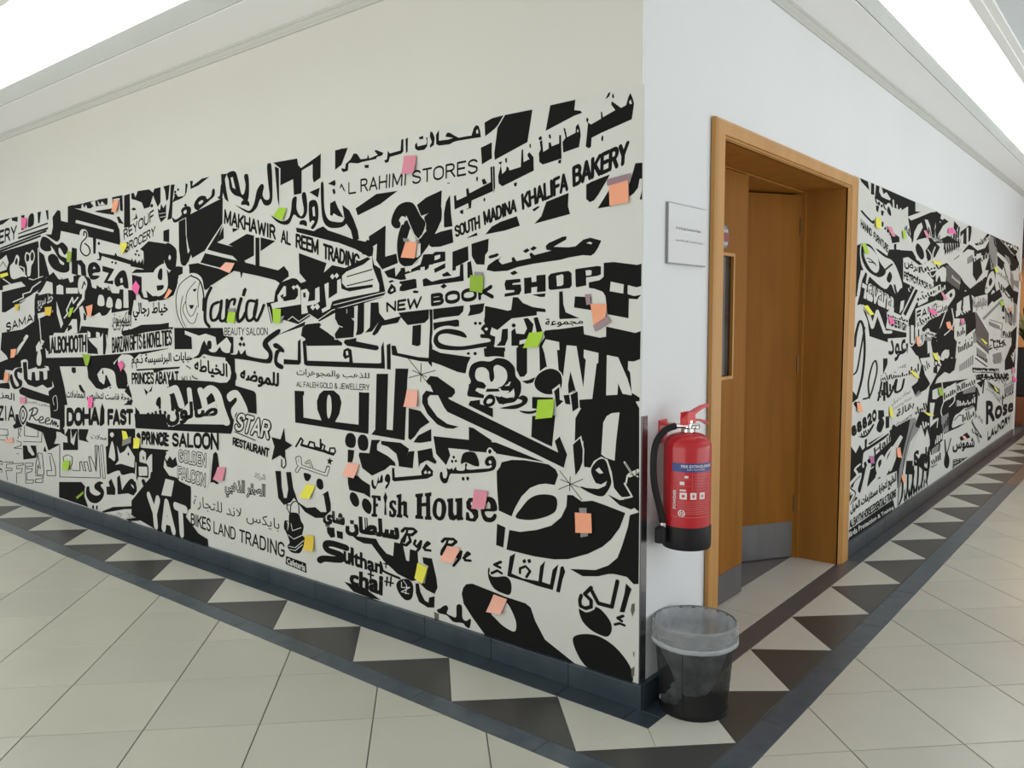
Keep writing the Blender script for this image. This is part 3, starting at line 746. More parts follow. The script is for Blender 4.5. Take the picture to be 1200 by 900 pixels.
("L","bold black capitals ending in FAST under an Arabic line","""Pk0 -6167 924 -5941 944 -5949 888 -6172 886
Pk31 -6145 1079 -6043 1091 -6024 1054 -6049 958 -6162 953
Cw31 -5950 972 -5830 1061 -5687 1080 -5680 1130 -5554 1139 -5531 1054 -5310 1071 -5225 1074 -5161 1085 -5059 1071 -5073 950 -5158 928 -5593 924 -5706 937 -5922 908
Ck32 -5930 992 -5884 1013 -5855 958 -5801 918 -5752 935 -5837 1005 -5807 1053 -5699 1075 -5666 1067 -5682 1030 -5762 1036 -5757 990 -5679 966 -5708 918 -5852 893 -5918 936
Pk32 -5648 1118 -5567 1125 -5562 989 -5496 979 -5476 1047 -5421 1049 -5407 983 -5341 990 -5333 1061 -5258 1060 -5255 994 -5191 1005 -5183 1071 -5090 1075 -5104 949 -5199 935 -5281 957 -5414 929 -5568 944 -5642 986
Pk33 -5402 1201 -5237 1240 -5252 1108 -5202 1092 -5288 1081 -5374 1077 -5411 1130
Cw34 -5362 1175 -5311 1238 -5277 1169 -5306 1106 -5370 1113
Pk33 -5758 888 -5685 920 -5103 871 -5089 811 -5559 835 -5739 861
Pk34 -5159 1102 -4955 1105 -4844 860 -4858 817 -4914 668 -4990 610 -5195 610 -5160 736 -5181 910 -5073 950
Uw35 51 22 -5089 811 -5104 862 -5040 883 -5031 788 -5094 767
Pw44 -4954 1109 -4497 1125 -4486 1061 -4316 980 -3822 997 -3815 892 -4848 826 -4905 1018
Pk45 -4750 1110 -4683 1112 -4677 1078 -4716 1064 -4753 1079
Pk45 -4489 1113 -4268 1121 -4342 1074 -4312 1028 -4245 1007 -4204 1080 -4135 1005 -4283 970 -4369 977 -4487 1044
Pk45 -4650 984 -4612 990 -4552 943 -4572 926 -4625 948
Pk45 -4045 1086 -4003 1103 -3924 1091 -3897 1032 -3932 992 -4012 995
Pk46 -3950 976 -3890 1024 -3849 951 -3858 935
Pk45 -4024 863 -3839 883 -3854 897 -3836 921 -3859 927
Tk47 -4855 940 -3844 959 -3853 909 -4863 867|دوحة فاست لتخليص المعاملات|0.02
Pw51 -4897 823 -3807 893 -3820 737 -4916 646
Tk52 -4869 806 -4329 850 -4342 714 -4885 663|DOHA|0.07
Tk52 -4209 842 -3841 866 -3850 757 -4220 722|FAST|0.07
Pk53 -4342 714 -4313 836 -4283 878 -4253 832 -4262 736 -4307 713
Tk0 -6151 858 -5857 855 -5867 779 -6172 799|العز|0.02
Tk4 -6565 706 -5858 761 -5869 624 -6583 584|RAZIA|0.03
Pk5 -5856 686 -5761 693 -5727 593 -5897 561 -5929 586 -5866 610
Cw6 -5796 691 -5691 781 -5586 706 -5715 599
Ck7 -5780 692 -5692 772 -5602 704 -5713 608
Cw8 -5754 694 -5695 753 -5628 703 -5711 630
Ck9 -5732 695 -5697 735 -5662 700 -5708 651
Cw10 -5721 696 -5697 721 -5681 699 -5703 669
Pk35 -5639 647 -5070 625 -5077 563 -5124 511 -5000 522 -5235 447 -5326 581 -5656 608
Pw36 -5590 769 -5176 779 -5163 709 -5000 704 -5008 630 -5606 640
Tk37 -5606 819 -5172 810 -5176 779 -5598 792|مطعم و كافتيريا|0
Uk38 123 50 -5567 734 -5479 763 -5402 759 -5440 716 -5543 695
Sk39 124 51 -5491 749 -5531 700 -5576 661
Uk40 111 46 -5508 702 -5446 670 -5390 679
Uk41 97 40 -5381 666 -5302 690 -5322 707 -5378 684 -5371 654 -5295 660 -5240 677 -5186 690 -5205 706 -5260 684 -5253 654 -5179 660
Uk42 93 40 -5169 656 -5134 694 -5128 655 -5093 688 -5087 654 -5063 682 -5047 649 -5025 659"""),
("L","hollow outlined coffee words and black blocks near the skirting","""Pk53 -4998 631 -4927 641 -4922 594 -4857 651 -4818 650 -4829 551 -4773 531 -4713 646 -4797 580 -4808 651 -4693 661 -4709 504 -4965 478 -4958 539 -4878 542 -4883 589 -4981 606
Pk53 -4674 662 -4515 673 -4568 600 -4525 578 -4682 582 -4686 632
Tk53 -4481 649 -4235 655 -4247 618 -4486 608|محلات|0
Pk36 -5735 439 -5471 464 -5458 393 -5484 363 -5739 322
Pw37 -5653 451 -5584 453 -5503 388 -5549 374 -5625 403
Pk36 -5333 433 -5296 477 -5269 432
Pk54 -4214 703 -3820 735 -3841 483 -3854 420 -4001 387 -4064 411 -4150 377 -4261 379 -4260 572 -4225 584
Cw55 -4188 663 -4156 684 -4127 668 -4159 647
Cw55 -4219 512 -4162 621 -4126 554 -4132 486 -4198 499
Pw56 -4089 597 -4052 545 -3985 568 -3933 612 -3844 544 -3858 469 -4042 476 -4126 459 -4073 496
Ck57 -3943 555 -3929 566 -3919 555 -3931 542
Sk37 62 25 -5680 602 -5690 522 -5418 537 -5410 601 -5334 607 -5357 502 -5719 473
Sk0 70 27 -6222 534 -6045 544 -6039 496 -6229 479
Sk1 70 27 -6235 440 -6058 451 -6075 503
Sk0 66 26 -5862 465 -5767 464 -5771 435 -5930 399 -5762 410
Sk6 65 26 -5835 486 -5752 577 -5812 568 -5818 525 -5761 511
Sk0 66 26 -5875 359 -5828 359
Sk38 61 25 -5437 386 -5405 289 -5437 290 -5446 312 -5478 231 -5345 242 -5342 269 -5357 412 -5434 409 -5489 316 -5504 232
Sk37 58 25 -5249 423 -5185 430 -5123 339 -5121 264 -5280 245 -5286 285 -5190 296 -5219 408
Sk54 54 24 -5022 507 -5049 264 -4369 338
Sk55 52 23 -4991 328 -4959 349 -4971 426 -4888 451 -4811 442 -4817 390 -4860 351 -4803 341 -4687 353 -4690 413 -4661 425 -4630 361 -4592 363 -4623 424 -4567 433 -4537 367 -4500 372 -4536 471 -4508 478 -4458 430 -4427 380 -4391 568 -4427 564 -4425 401
Sk55 49 23 -4373 569 -4360 343
Sk0 48 22 -4338 573 -4311 579 -4290 344 -4325 339 -4347 568
Sk0 69 27 -6159 257 -5958 279 -5960 264 -6111 243 -6116 208 -5990 223 -5993 203 -6131 187 -6105 107
Sk0 66 26 -5936 267 -5742 293 -5744 279 -5890 253 -5893 229 -5772 247 -5801 206 -5897 195 -5909 108
Sk0 64 26 -5707 297 -5545 315 -5560 290 -5687 271 -5678 254 -5563 267 -5588 241 -5682 220 -5690 159 -5551 180 -5566 151 -5717 130 -5708 292
Sk39 61 25 -5513 217 -5357 231 -5359 213 -5505 191 -5520 161 -5385 178 -5361 199
Tk0 -6620 287 -6197 258 -6222 88 -6620 99|COF|0.03
Tw1 -6620 277 -6211 248 -6234 88 -6620 111|COF|-0.01
Pk55 -5064 223 -4676 271 -4614 245 -4639 175 -4582 98 -4926 101 -5078 102
Cw56 -4614 245 -4527 281 -4433 318 -4309 325 -4253 372 -4080 425 -4032 399 -3839 422 -3855 219 -4364 114 -4545 104 -4622 160
Ck57 -4596 239 -4548 254 -4534 214 -4445 201 -4371 227 -4458 249 -4455 282 -4380 312 -4319 307 -4365 285 -4316 251 -4338 199 -4432 149 -4541 142 -4602 180
Pk57 -4516 116 -4488 129 -4482 96 -4518 99
Pk58 -4452 126 -4424 134 -4428 100 -4454 100
Pk57 -4278 288 -4226 295 -4240 326 -4195 355 -4141 290 -4146 246 -4275 231
Pk57 -4109 374 -4066 395 -4042 295 -3991 317 -3972 343 -3905 383 -3842 375 -3832 315 -3882 277 -3961 282 -4111 254
Pk58 -3831 610 -3392 635 -3437 605 -3415 520 -3304 503 -3301 446 -3147 430 -3155 323 -3264 300 -3331 327 -3416 308 -3421 431 -3467 587 -3597 592 -3691 533 -3687 587 -3731 601 -3779 577 -3785 508 -3839 510
Cw59 -3771 578 -3731 601 -3691 579 -3699 533 -3730 522 -3767 533
Ck60 -3735 551 -3724 564 -3716 550 -3726 537
Pk60 -3823 519 -3663 514 -3670 423 -3808 414 -3834 380
Pw61 -3795 484 -3679 496 -3681 437 -3795 423
Cw62 -3685 519 -3627 581 -3538 594 -3469 558 -3418 468 -3430 313 -3477 255 -3559 325 -3607 468
Ck63 -3603 513 -3528 536 -3493 522 -3574 505
Cw64 -3602 524 -3548 556 -3499 540 -3543 529
Uk64 29 15 -3604 506 -3607 468 -3550 438 -3527 359 -3474 292
Uk65 29 15 -3515 516 -3461 470 -3437 415 -3474 292
Ck61 -4042 291 -3921 385 -3858 377 -3830 334 -3865 291 -3945 288
Pw62 -3915 354 -3877 344 -3870 325 -3901 337
Ck65 -3795 293 -3722 333 -3764 389 -3732 408 -3689 375 -3659 372 -3637 457 -3607 461 -3601 349 -3692 330 -3741 289
Pk65 -3577 472 -3548 468 -3527 359 -3550 348
Pk66 -3695 291 -3619 309 -3582 209 -3545 118 -3635 103 -3612 213
Pk67 -3558 329 -3537 328 -3519 271 -3542 260
Pk67 -4366 97 -4187 156 -3639 246 -3645 170 -4092 94 -4314 92
Pw68 -4332 88 -4020 164 -3663 224 -3659 175 -4076 96
Tk69 -4296 95 -3664 216 -3662 182 -4143 88|للمستنديان الازياء|-0.005
Pk70 -4010 98 -3690 167 -3645 162 -3833 114 -3945 93
Pk71 -3624 248 -3476 262 -3458 117 -3605 100 -3647 139
Pw59 -3821 733 -2796 801 -2803 690 -2913 686 -3830 622
Tk60 -3740 715 -3382 733 -3391 657 -3744 635|PRINCE|0.045
Ck61 -3809 688 -3776 714 -3751 693 -3756 670
Pw63 -3429 620 -3364 634 -3268 629 -3290 505 -3402 507 -3426 562
Pk64 -3418 570 -3391 551 -3381 596 -3363 562 -3345 607 -3334 572 -3312 596 -3279 578 -3296 526 -3401 518"""),
("L","bold black Arabic bakery sign over slanted condensed capitals ending in BAKERY","""Pk0 -744 2252 -702 2263 -642 2265 -672 2231 -691 2218 -741 2196
Pk1 -635 2265 -496 2264 -521 2143 -690 2095 -693 2121 -675 2220
Pk0 -765 2153 -707 2167 -705 2103 -760 2086
Pk0 -410 2266 -293 2267 -298 2230 -270 2223 -262 2214 -299 2209 -432 2173
Pk0 -246 2089 -231 2080 -222 2086 -220 2117 -178 2129 -49 2158 -40 2211 -47 2234 -56 2251 -65 2235 -73 2211 -94 2205 -133 2235 -136 2224 -118 2201 -171 2184 -174 2203 -180 2206 -179 2180 -222 2166 -236 2175
Pw1 -61 2219 -54 2228 -49 2212 -56 2211
Pk1 -241 2195 -233 2186 -238 2172 -245 2185
Pk1 -161 2246 -148 2267 -138 2268 -145 2253
Pk1 -133 2254 -127 2263 -123 2247 -129 2243
Pk1 -178 2111 -172 2120 -168 2115 -170 2097 -177 2101
Pk1 -348 2172 -339 2168 -331 2135 -292 2146 -291 2169 -279 2177 -272 2158 -268 2134 -276 2091 -349 2080 -352 2120 -338 2134
Pw2 -286 2152 -281 2158 -278 2149 -284 2146
Pk0 -461 2137 -449 2141 -444 2095 -417 2104 -418 2126 -408 2127 -403 2111 -368 2117 -368 2148 -359 2147 -356 2059 -446 2047 -463 2059 -465 2092 -456 2107
Pk1 -467 2152 -453 2158 -449 2144 -463 2140
Pk1 -418 2156 -408 2157 -406 2141 -415 2142
Pk1 -373 2053 -358 2057 -359 2041 -371 2042
Pk2 -673 2028 -658 2071 -651 2034 -632 2046 -628 2062 -616 2055 -614 2044 -555 2051 -551 2117 -543 2118 -541 2068 -512 2076 -523 2094 -512 2103 -491 2081 -490 2029 -651 1985 -670 1999
Pk3 -673 2082 -651 2085 -658 2071
Pk3 -636 2094 -625 2095 -626 2076 -634 2077
Pk2 -512 2133 -505 2135 -504 2119 -511 2120
Pk3 -592 1991 -574 1994 -577 1978 -588 1978
Pk0 -700 2071 -691 2067 -689 1984 -697 1965
Tk2 -308 2023 -57 2087 -64 2004 -305 1944|BAKERY|0.03
Tk3 -555 1945 -327 2008 -324 1935 -549 1880|KHALIFA|0.03
Pk4 -499 1879 -470 1890 -460 1886 -488 1871
Pk5 -429 1903 -323 1927 -326 1877 -316 1847 -488 1823 -453 1850
Pk3 -243 1949 -221 1957 -140 1975 -146 1964 -189 1907 -208 1888 -227 1883 -243 1896
Pk4 -140 1922 -130 1860 -192 1857
Pk3 -33 2002 -4 2001 -4 1872 -14 1873 -5 1904 -5 1946 -15 1945 -21 1915 -38 1897 -57 1887 -59 1929 -47 1958"""),
("L","bold black Arabic bookshop sign and the word SHOP","""Pk0 -744 1799 -709 1828 -663 1844 -576 1860 -560 1821 -641 1807
Pk0 -738 1652 -730 1672 -687 1693 -676 1696 -666 1681 -653 1672 -601 1681 -604 1695 -593 1700 -578 1682 -506 1690 -513 1707 -502 1712 -488 1701 -405 1714 -429 1719 -432 1733 -418 1744 -350 1764 -332 1764 -334 1752 -394 1728 -324 1722 -291 1724 -255 1747 -223 1752 -175 1738 -188 1714 -204 1694 -220 1685 -258 1689 -324 1683 -357 1677 -495 1667 -571 1658 -627 1645 -672 1645
Pw1 -242 1733 -226 1737 -215 1732 -220 1727
Pw1 -706 1665 -687 1676 -687 1664
Pk1 -546 1720 -524 1730 -510 1721 -531 1711
Pk1 -510 1727 -490 1737 -474 1728 -495 1718
Pk1 -729 1705 -710 1715 -698 1707 -718 1698
Pk2 -702 1712 -683 1719 -668 1712 -687 1703
Pk1 -613 1636 -588 1645 -571 1634 -597 1626
Pk0 -642 1591 -635 1608 -560 1611 -557 1597 -597 1594 -601 1588 -557 1588 -553 1565 -564 1548 -642 1540 -641 1553 -590 1559 -591 1566 -635 1567
Pk0 -540 1613 -503 1615 -501 1595 -478 1597 -478 1621 -432 1623 -432 1557 -476 1555 -474 1577 -503 1574 -503 1553 -539 1549
Pk0 -420 1614 -408 1625 -377 1629 -323 1633 -309 1624 -307 1578 -317 1567 -350 1565 -408 1562 -418 1567
Pw1 -381 1616 -354 1621 -347 1617 -347 1582 -357 1577 -377 1576
Pk1 -292 1637 -284 1639 -191 1646 -176 1643 -176 1614 -191 1609 -242 1605 -241 1575 -287 1569 -290 1580
Pw2 -245 1631 -223 1632 -217 1628 -219 1613 -242 1611
Pk3 -164 1656 -120 1657 -21 1642 -4 1646 -4 1566 -23 1562 -60 1571 -61 1539 -34 1531 -4 1535 -20 1519 -55 1522 -56 1451 -146 1466 -156 1534 -168 1550 -206 1562 -229 1565 -230 1586 -181 1593 -164 1605
Pw4 -133 1586 -77 1574 -79 1541 -137 1551
Pk4 -293 1535 -219 1531 -219 1482 -297 1493
Pk5 -367 1555 -350 1556 -347 1506 -336 1475 -283 1456 -231 1440 -357 1434 -367 1456
Pk1 -499 1546 -432 1550 -436 1536 -460 1536
Pk2 -739 1504 -631 1482 -607 1487 -598 1538 -572 1537 -546 1514 -496 1497 -434 1489 -431 1476 -476 1479 -476 1460 -539 1457 -561 1411 -651 1405 -755 1440"""),
("L","large black and white block letters behind the signs","""Pk3 -436 1404 -254 1423 -250 1391 -180 1379 -152 1383 -152 1421 -27 1398 -5 1405 -6 1304 -32 1294 -57 1295 -44 1253 -40 1180 -7 1164 -7 1151 -269 1108 -289 1156 -356 1152 -356 1241 -432 1261 -461 1243 -464 1341
Pw4 -525 1335 -464 1336 -463 1245 -503 1212 -547 1202 -562 1213 -536 1225 -525 1257
Pk5 -580 1339 -539 1349 -525 1332 -525 1234 -540 1218 -562 1216 -580 1235
Pw4 -432 1370 -367 1360 -365 1329 -377 1329 -369 1249 -425 1258 -439 1317 -450 1342
Pw4 -331 1348 -285 1346 -253 1188 -242 1294 -252 1305 -251 1333 -185 1322 -186 1284 -193 1281 -212 1147 -272 1140 -289 1178 -322 1154 -358 1152
Pk5 -313 1248 -289 1178 -322 1161 -324 1198
Pw4 -148 1315 -99 1308 -59 1232 -40 1180 -40 1170 -79 1174 -98 1212 -101 1169 -150 1164
Pw5 -56 1294 -6 1295 -4 1164 -40 1180 -47 1253 -57 1264
Pw6 -436 1454 -377 1448 -254 1453 -218 1440 -254 1423 -377 1409 -436 1415
Tk7 -434 1450 -256 1452 -256 1425 -432 1416|مجموعة|0.02
Cw5 -493 1204 -468 1237 -418 1258 -377 1254 -350 1230 -349 1186 -387 1153 -432 1148 -482 1168
Ck6 -488 1202 -464 1234 -418 1254 -377 1249 -355 1227 -356 1185 -387 1159 -432 1153 -478 1171
Pk7 -553 1199 -518 1205 -482 1219 -496 1196 -525 1189
Pk6 -500 1138 -397 1141 -397 1099 -475 1091 -500 1092
Pk0 -500 1061 -385 1072 -401 946 -505 974
Pw7 -401 1172 -363 1197 -355 1135 -332 1131 -384 1094
Pk8 -391 1167 -366 1185 -363 1135 -346 1130 -380 1103 -387 1150
Pw6 -316 1160 -274 1179 -269 1108 -307 1086
Pk9 -346 1153 -319 1157 -312 1119 -336 1120
Pk10 -312 1157 -279 1173 -274 1110 -302 1092
Pk11 -292 968 -289 1068 -256 1119 -198 1142 -116 1155 -25 1151 -8 1125 -4 740 -42 747 -88 751 -145 792 -164 882 -248 883 -252 982
Pw12 -170 939 -162 1061 -147 1086 -125 1099 -91 1104 -105 996 -111 921 -149 928
Pw13 -258 882 -221 880 -203 910 -171 930 -142 922 -123 876 -113 818 -88 794 -4 742 -63 728 -151 747 -281 802 -288 812
Pk0 -689 813 -669 836 -662 855 -608 871 -541 877 -468 876 -418 873 -383 857 -371 836 -387 794 -432 794 -468 786 -512 766 -556 725 -590 673 -609 634 -678 648 -686 732
Ck1 -588 634 -556 678 -519 718 -475 742 -425 751 -387 748 -375 727 -383 691 -418 666 -476 643 -534 631
Pk14 -327 763 -301 765 -258 746 -208 756 -151 747 -63 730 -87 670 -124 620 -162 585 -227 546 -321 507 -390 493 -490 487 -637 489 -621 575 -564 576 -476 599 -404 628 -355 670 -331 716
Pk0 -688 591 -642 582 -654 494 -694 498
Pk15 -44 725 -4 742 -4 473 -24 467 -55 489 -111 489 -136 484 -181 466 -253 452 -314 469 -194 488 -136 517 -96 554 -77 601 -51 681
Pk1 -844 989 -715 973 -718 935 -638 936 -570 930 -411 882 -468 882 -708 889 -796 886 -845 884
Sk15 17 14 -363 854 -258 753
Sk16 17 14 -313 837 -315 780
Sk17 17 14 -369 779 -253 834
Sk18 17 14 -359 820 -271 800
Ck19 -216 871 -196 906 -171 922 -149 916 -132 869 -125 833 -148 792 -170 778 -215 783 -268 803 -215 803 -170 812 -196 829
Pw20 -196 876 -180 888 -160 869 -177 864
Pw20 -215 837 -196 826 -170 824 -144 840 -151 821 -183 805 -241 802 -281 812 -222 818
Pw21 -307 965 -262 1002 -247 950 -250 894 -268 862 -291 840
Pk22 -300 964 -267 992 -254 949 -255 899 -268 870 -288 845 -295 906
Pk20 -141 790 -88 775 -36 788 -58 841 -52 863 -10 847 -9 762 -39 747 -88 756
Sw21 37 32 -67 840 -52 820 -35 796 -58 788 -88 783 -126 794
Sw14 42 37 -68 920 -40 886 -13 873
Sw22 36 32 -55 871 -61 843
Sw23 90 79 -46 874 -10 894
Sk24 15 13 -65 917 -7 850
Sk25 15 13 -43 880 -4 866
Sk26 15 13 -19 904 -19 846
Sk27 15 13 -40 854 -7 890"""),
("L","bold black square Arabic lettering low beside the wall corner","""Ck0 -740 382 -732 393 -724 361 -696 360 -641 373 -614 355 -611 319 -622 299 -649 296 -704 306 -736 343
Pk0 -359 468 -345 475 -336 453 -348 421 -362 363 -381 363 -365 435
Pk1 -633 379 -619 463 -589 482 -593 465 -610 392 -550 383 -469 388 -461 451 -434 480 -440 456 -451 389 -411 386 -398 449 -369 478 -397 366 -476 367 -542 373 -630 376
Sk2 67 54 -565 403 -565 422 -535 437 -512 421 -531 393
Pk2 -553 458 -538 468 -531 455 -546 446
Pk2 -527 466 -511 473 -506 459 -521 452
Sw1 134 105 -668 430 -704 411 -672 405
Sw2 134 105 -720 371 -688 388 -664 382
Sk3 79 61 -668 430 -704 411 -672 405
Sk3 71 56 -720 371 -688 389 -664 382
Ck0 -271 323 -239 313 -213 322 -193 343 -161 334 -125 300 -119 268 -134 242 -160 236 -212 246 -256 275
Pk16 -58 464 -33 447 -43 421 -63 351 -85 348 -64 424
Sw1 152 130 -213 364 -210 340 -239 324 -263 331
Sk16 90 78 -95 464 -119 360 -180 360 -216 411
Sk17 86 74 -213 415 -243 383 -213 364 -213 339 -239 327 -263 331 -266 353 -259 374
Sk0 62 55 -69 336 -94 322 -75 315
Sk1 56 50 -106 294 -84 304 -63 301
Ck1 -299 181 -286 206 -232 226 -173 230 -109 210 -58 173 -30 134 -27 88 -70 88 -198 88 -245 100 -279 137
Pc17 -33 390 -20 396 -19 369 -29 342 -37 365
Pc2 -25 209 -19 211 -20 189 -25 193
Pc2 -33 141 -18 156 -19 118 -30 109
Pk2 -894 244 -885 273 -867 293 -831 303 -711 292 -643 285 -537 281 -509 269 -486 218 -436 152 -290 88 -423 88 -761 88 -832 152 -883 202
Cw3 -723 199 -684 251 -656 268 -623 249 -590 198 -587 160 -603 145 -657 156 -698 178"""),
("L","thin squared capitals ending in STORES under an Arabic line","""Pk2 -744 2249 -702 2261 -642 2265 -672 2231 -706 2211 -741 2196
Pk0 -1658 2268 -1618 2263 -1655 2217 -1671 2206
Pk0 -817 2209 -803 2239 -791 2248 -777 2244 -768 2222 -764 2196 -831 2198 -896 2199 -916 2198 -941 2191 -1004 2194 -1021 2202 -1022 2241 -1003 2260 -1004 2215 -949 2212 -920 2215 -966 2226 -957 2241 -941 2240 -912 2223 -888 2211 -831 2211
Pw1 -791 2226 -782 2231 -777 2215 -788 2213
Pk0 -1055 2261 -1042 2256 -1029 2230 -1034 2201 -1058 2192 -1060 2201 -1047 2215 -1059 2241
Pk0 -1152 2217 -1139 2227 -1135 2208 -1082 2210 -1077 2225 -1083 2238 -1073 2239 -1075 2200 -1095 2188 -1135 2190 -1151 2201
Pk1 -1125 2247 -1099 2249 -1099 2235 -1124 2237
Pk0 -1211 2250 -1195 2255 -1198 2195 -1209 2187
Pk0 -1238 2252 -1224 2253 -1225 2199 -1239 2190 -1314 2185 -1324 2164 -1344 2161 -1353 2174 -1334 2178 -1328 2215 -1314 2201 -1244 2205
Pk1 -1420 2227 -1405 2228 -1357 2209 -1367 2198 -1401 2196 -1408 2188 -1505 2186 -1536 2183 -1587 2192 -1603 2191 -1609 2158 -1641 2154 -1656 2164 -1656 2176 -1630 2169 -1624 2192 -1587 2209 -1565 2233 -1540 2228 -1515 2200 -1470 2198 -1464 2217 -1455 2196 -1396 2205
Pk2 -1491 2170 -1458 2168 -1461 2153 -1486 2156
Tk0 -1520 2109 -1201 2113 -1208 2047 -1521 2047|RAHIMI|0.004
Tk0 -1173 2107 -783 2114 -784 2052 -1174 2046|STORES|0.004
Tk0 -1696 2102 -1553 2106 -1555 2046 -1697 2045|AL|0.004
Pk1 -765 2154 -705 2166 -707 2103 -760 2085
Pk0 -1583 1967 -1410 2029 -1266 2029 -1382 1981 -1543 1942
Ck1 -1312 1888 -1301 1925 -1268 1961 -1221 1974 -1175 1968 -1148 1944 -1122 1905 -1092 1862 -1161 1770 -1196 1810 -1205 1836 -1224 1824 -1197 1785 -1225 1767 -1252 1813 -1213 1880 -1218 1903 -1240 1914 -1260 1897 -1250 1883 -1256 1864 -1288 1864
Pk2 -1144 1955 -1086 1982 -990 2004 -996 1919 -1009 1865 -1031 1848 -1088 1840 -1069 1913 -1118 1905
Pk0 -980 1851 -979 1905 -966 1952 -942 1980 -937 1901 -929 1846 -977 1844
Pk0 -960 2031 -941 2031 -944 2027 -958 2028
Pk1 -919 1972 -907 1976 -903 1952 -846 1965 -849 1994 -837 1999 -830 1975 -712 2009 -714 2069 -704 2071 -700 1971 -818 1944 -822 1913 -834 1911 -838 1935 -916 1915
Pk2 -789 2041 -781 2034 -785 2017 -793 2027
Pk2 -762 2023 -746 2027 -731 2005 -754 2002
Pk2 -751 1950 -741 1944 -745 1932 -753 1938
Pk2 -887 1906 -867 1912 -865 1893 -879 1894
Pk2 -846 1916 -838 1914 -841 1905
Pk2 -701 2070 -694 2071 -689 1984 -697 1962
Tk3 -921 1846 -775 1882 -771 1824 -913 1796|SOUTH|0.03
Tk4 -757 1895 -577 1932 -576 1877 -749 1835|MADINA|0.03"""),
("L","large looping black Arabic letter with a note on it","""Pk4 -844 1793 -791 1810 -786 1798 -848 1790
Ck3 -1276 1783 -1270 1821 -1251 1864 -1222 1897 -1199 1898 -1182 1865 -1160 1826 -1138 1800 -1097 1834 -1088 1865 -1096 1902 -1017 1926 -993 1930 -996 1870 -1027 1830 -1071 1777 -1116 1736 -1153 1700 -1217 1687 -1259 1705 -1272 1738
Pw4 -1205 1820 -1188 1856 -1155 1810 -1138 1801 -1129 1790 -1215 1798
Pw4 -1246 1889 -1231 1907 -1208 1908 -1199 1895 -1222 1891 -1232 1875 -1251 1880
Pw4 -1244 1743 -1234 1768 -1197 1788 -1124 1786 -1125 1736 -1143 1725 -1235 1728
Sw5 27 19 -1213 1912 -1191 1872 -1164 1827 -1138 1803 -1088 1840
Sw6 27 19 -996 1870 -1045 1794 -1107 1736 -1180 1688 -1236 1686
Pk7 -1071 1774 -1045 1818 -1001 1828 -932 1835 -924 1777 -1002 1764 -1054 1765
Pk4 -1517 1757 -1511 1797 -1464 1840 -1350 1881 -1356 1739 -1281 1749 -1271 1706 -1379 1681 -1419 1725 -1411 1801 -1466 1781 -1487 1755
Pk5 -1350 1878 -1351 1846 -1416 1801 -1395 1849
Pk0 -931 1738 -840 1757 -838 1698 -869 1687 -911 1674 -912 1654 -932 1657
Pk2 -821 1765 -725 1781 -729 1730 -745 1714 -749 1675 -793 1678 -808 1696 -820 1715
Pk7 -1055 1733 -1033 1744 -973 1741 -973 1701 -1046 1692 -1091 1666 -1145 1668 -1227 1652 -1218 1630 -1256 1628 -1341 1644 -1365 1671 -1292 1687 -1288 1645 -1255 1673 -1255 1682 -1227 1684 -1222 1662 -1126 1693 -1107 1736 -1055 1736
Pw8 -1037 1726 -1003 1730 -1003 1718 -1012 1712 -1038 1707
Pw8 -1199 1677 -1185 1679 -1186 1664 -1199 1664
Pw8 -1126 1680 -1099 1682 -1100 1667 -1127 1661
Pw8 -1073 1687 -1055 1690 -1055 1677 -1073 1675
Pk8 -1042 1670 -973 1692 -974 1671 -1038 1652
Pw9 -853 1692 -806 1699 -801 1625 -845 1614 -903 1610 -1092 1579 -1257 1570 -1333 1559 -1362 1585 -1332 1617 -1256 1621 -1127 1642 -1039 1646 -911 1659
Pk10 -845 1689 -824 1694 -813 1631 -845 1622
Pk10 -886 1682 -868 1684 -866 1612 -987 1604 -1110 1595 -1114 1626 -1091 1632 -1056 1615 -1004 1623 -919 1629 -890 1634
Pk11 -995 1644 -961 1655 -936 1636 -987 1634
Pk11 -1005 1592 -983 1605 -964 1593 -986 1582
Pk10 -1261 1596 -1247 1608 -1265 1615 -1261 1622 -1163 1631 -1154 1628 -1150 1590 -1238 1577 -1264 1580
Pk11 -1178 1576 -1160 1580 -1137 1574 -1146 1566 -1174 1568
Pk10 -1342 1585 -1318 1614 -1290 1597 -1285 1577 -1324 1564 -1345 1572
Pw11 -1323 1584 -1306 1594 -1304 1581 -1321 1577
Pk10 -1337 1624 -1313 1631 -1296 1624 -1327 1617
Pk3 -734 1652 -657 1706 -680 1679 -642 1645 -695 1644
Pk4 -725 1710 -675 1719 -679 1705 -718 1698"""),
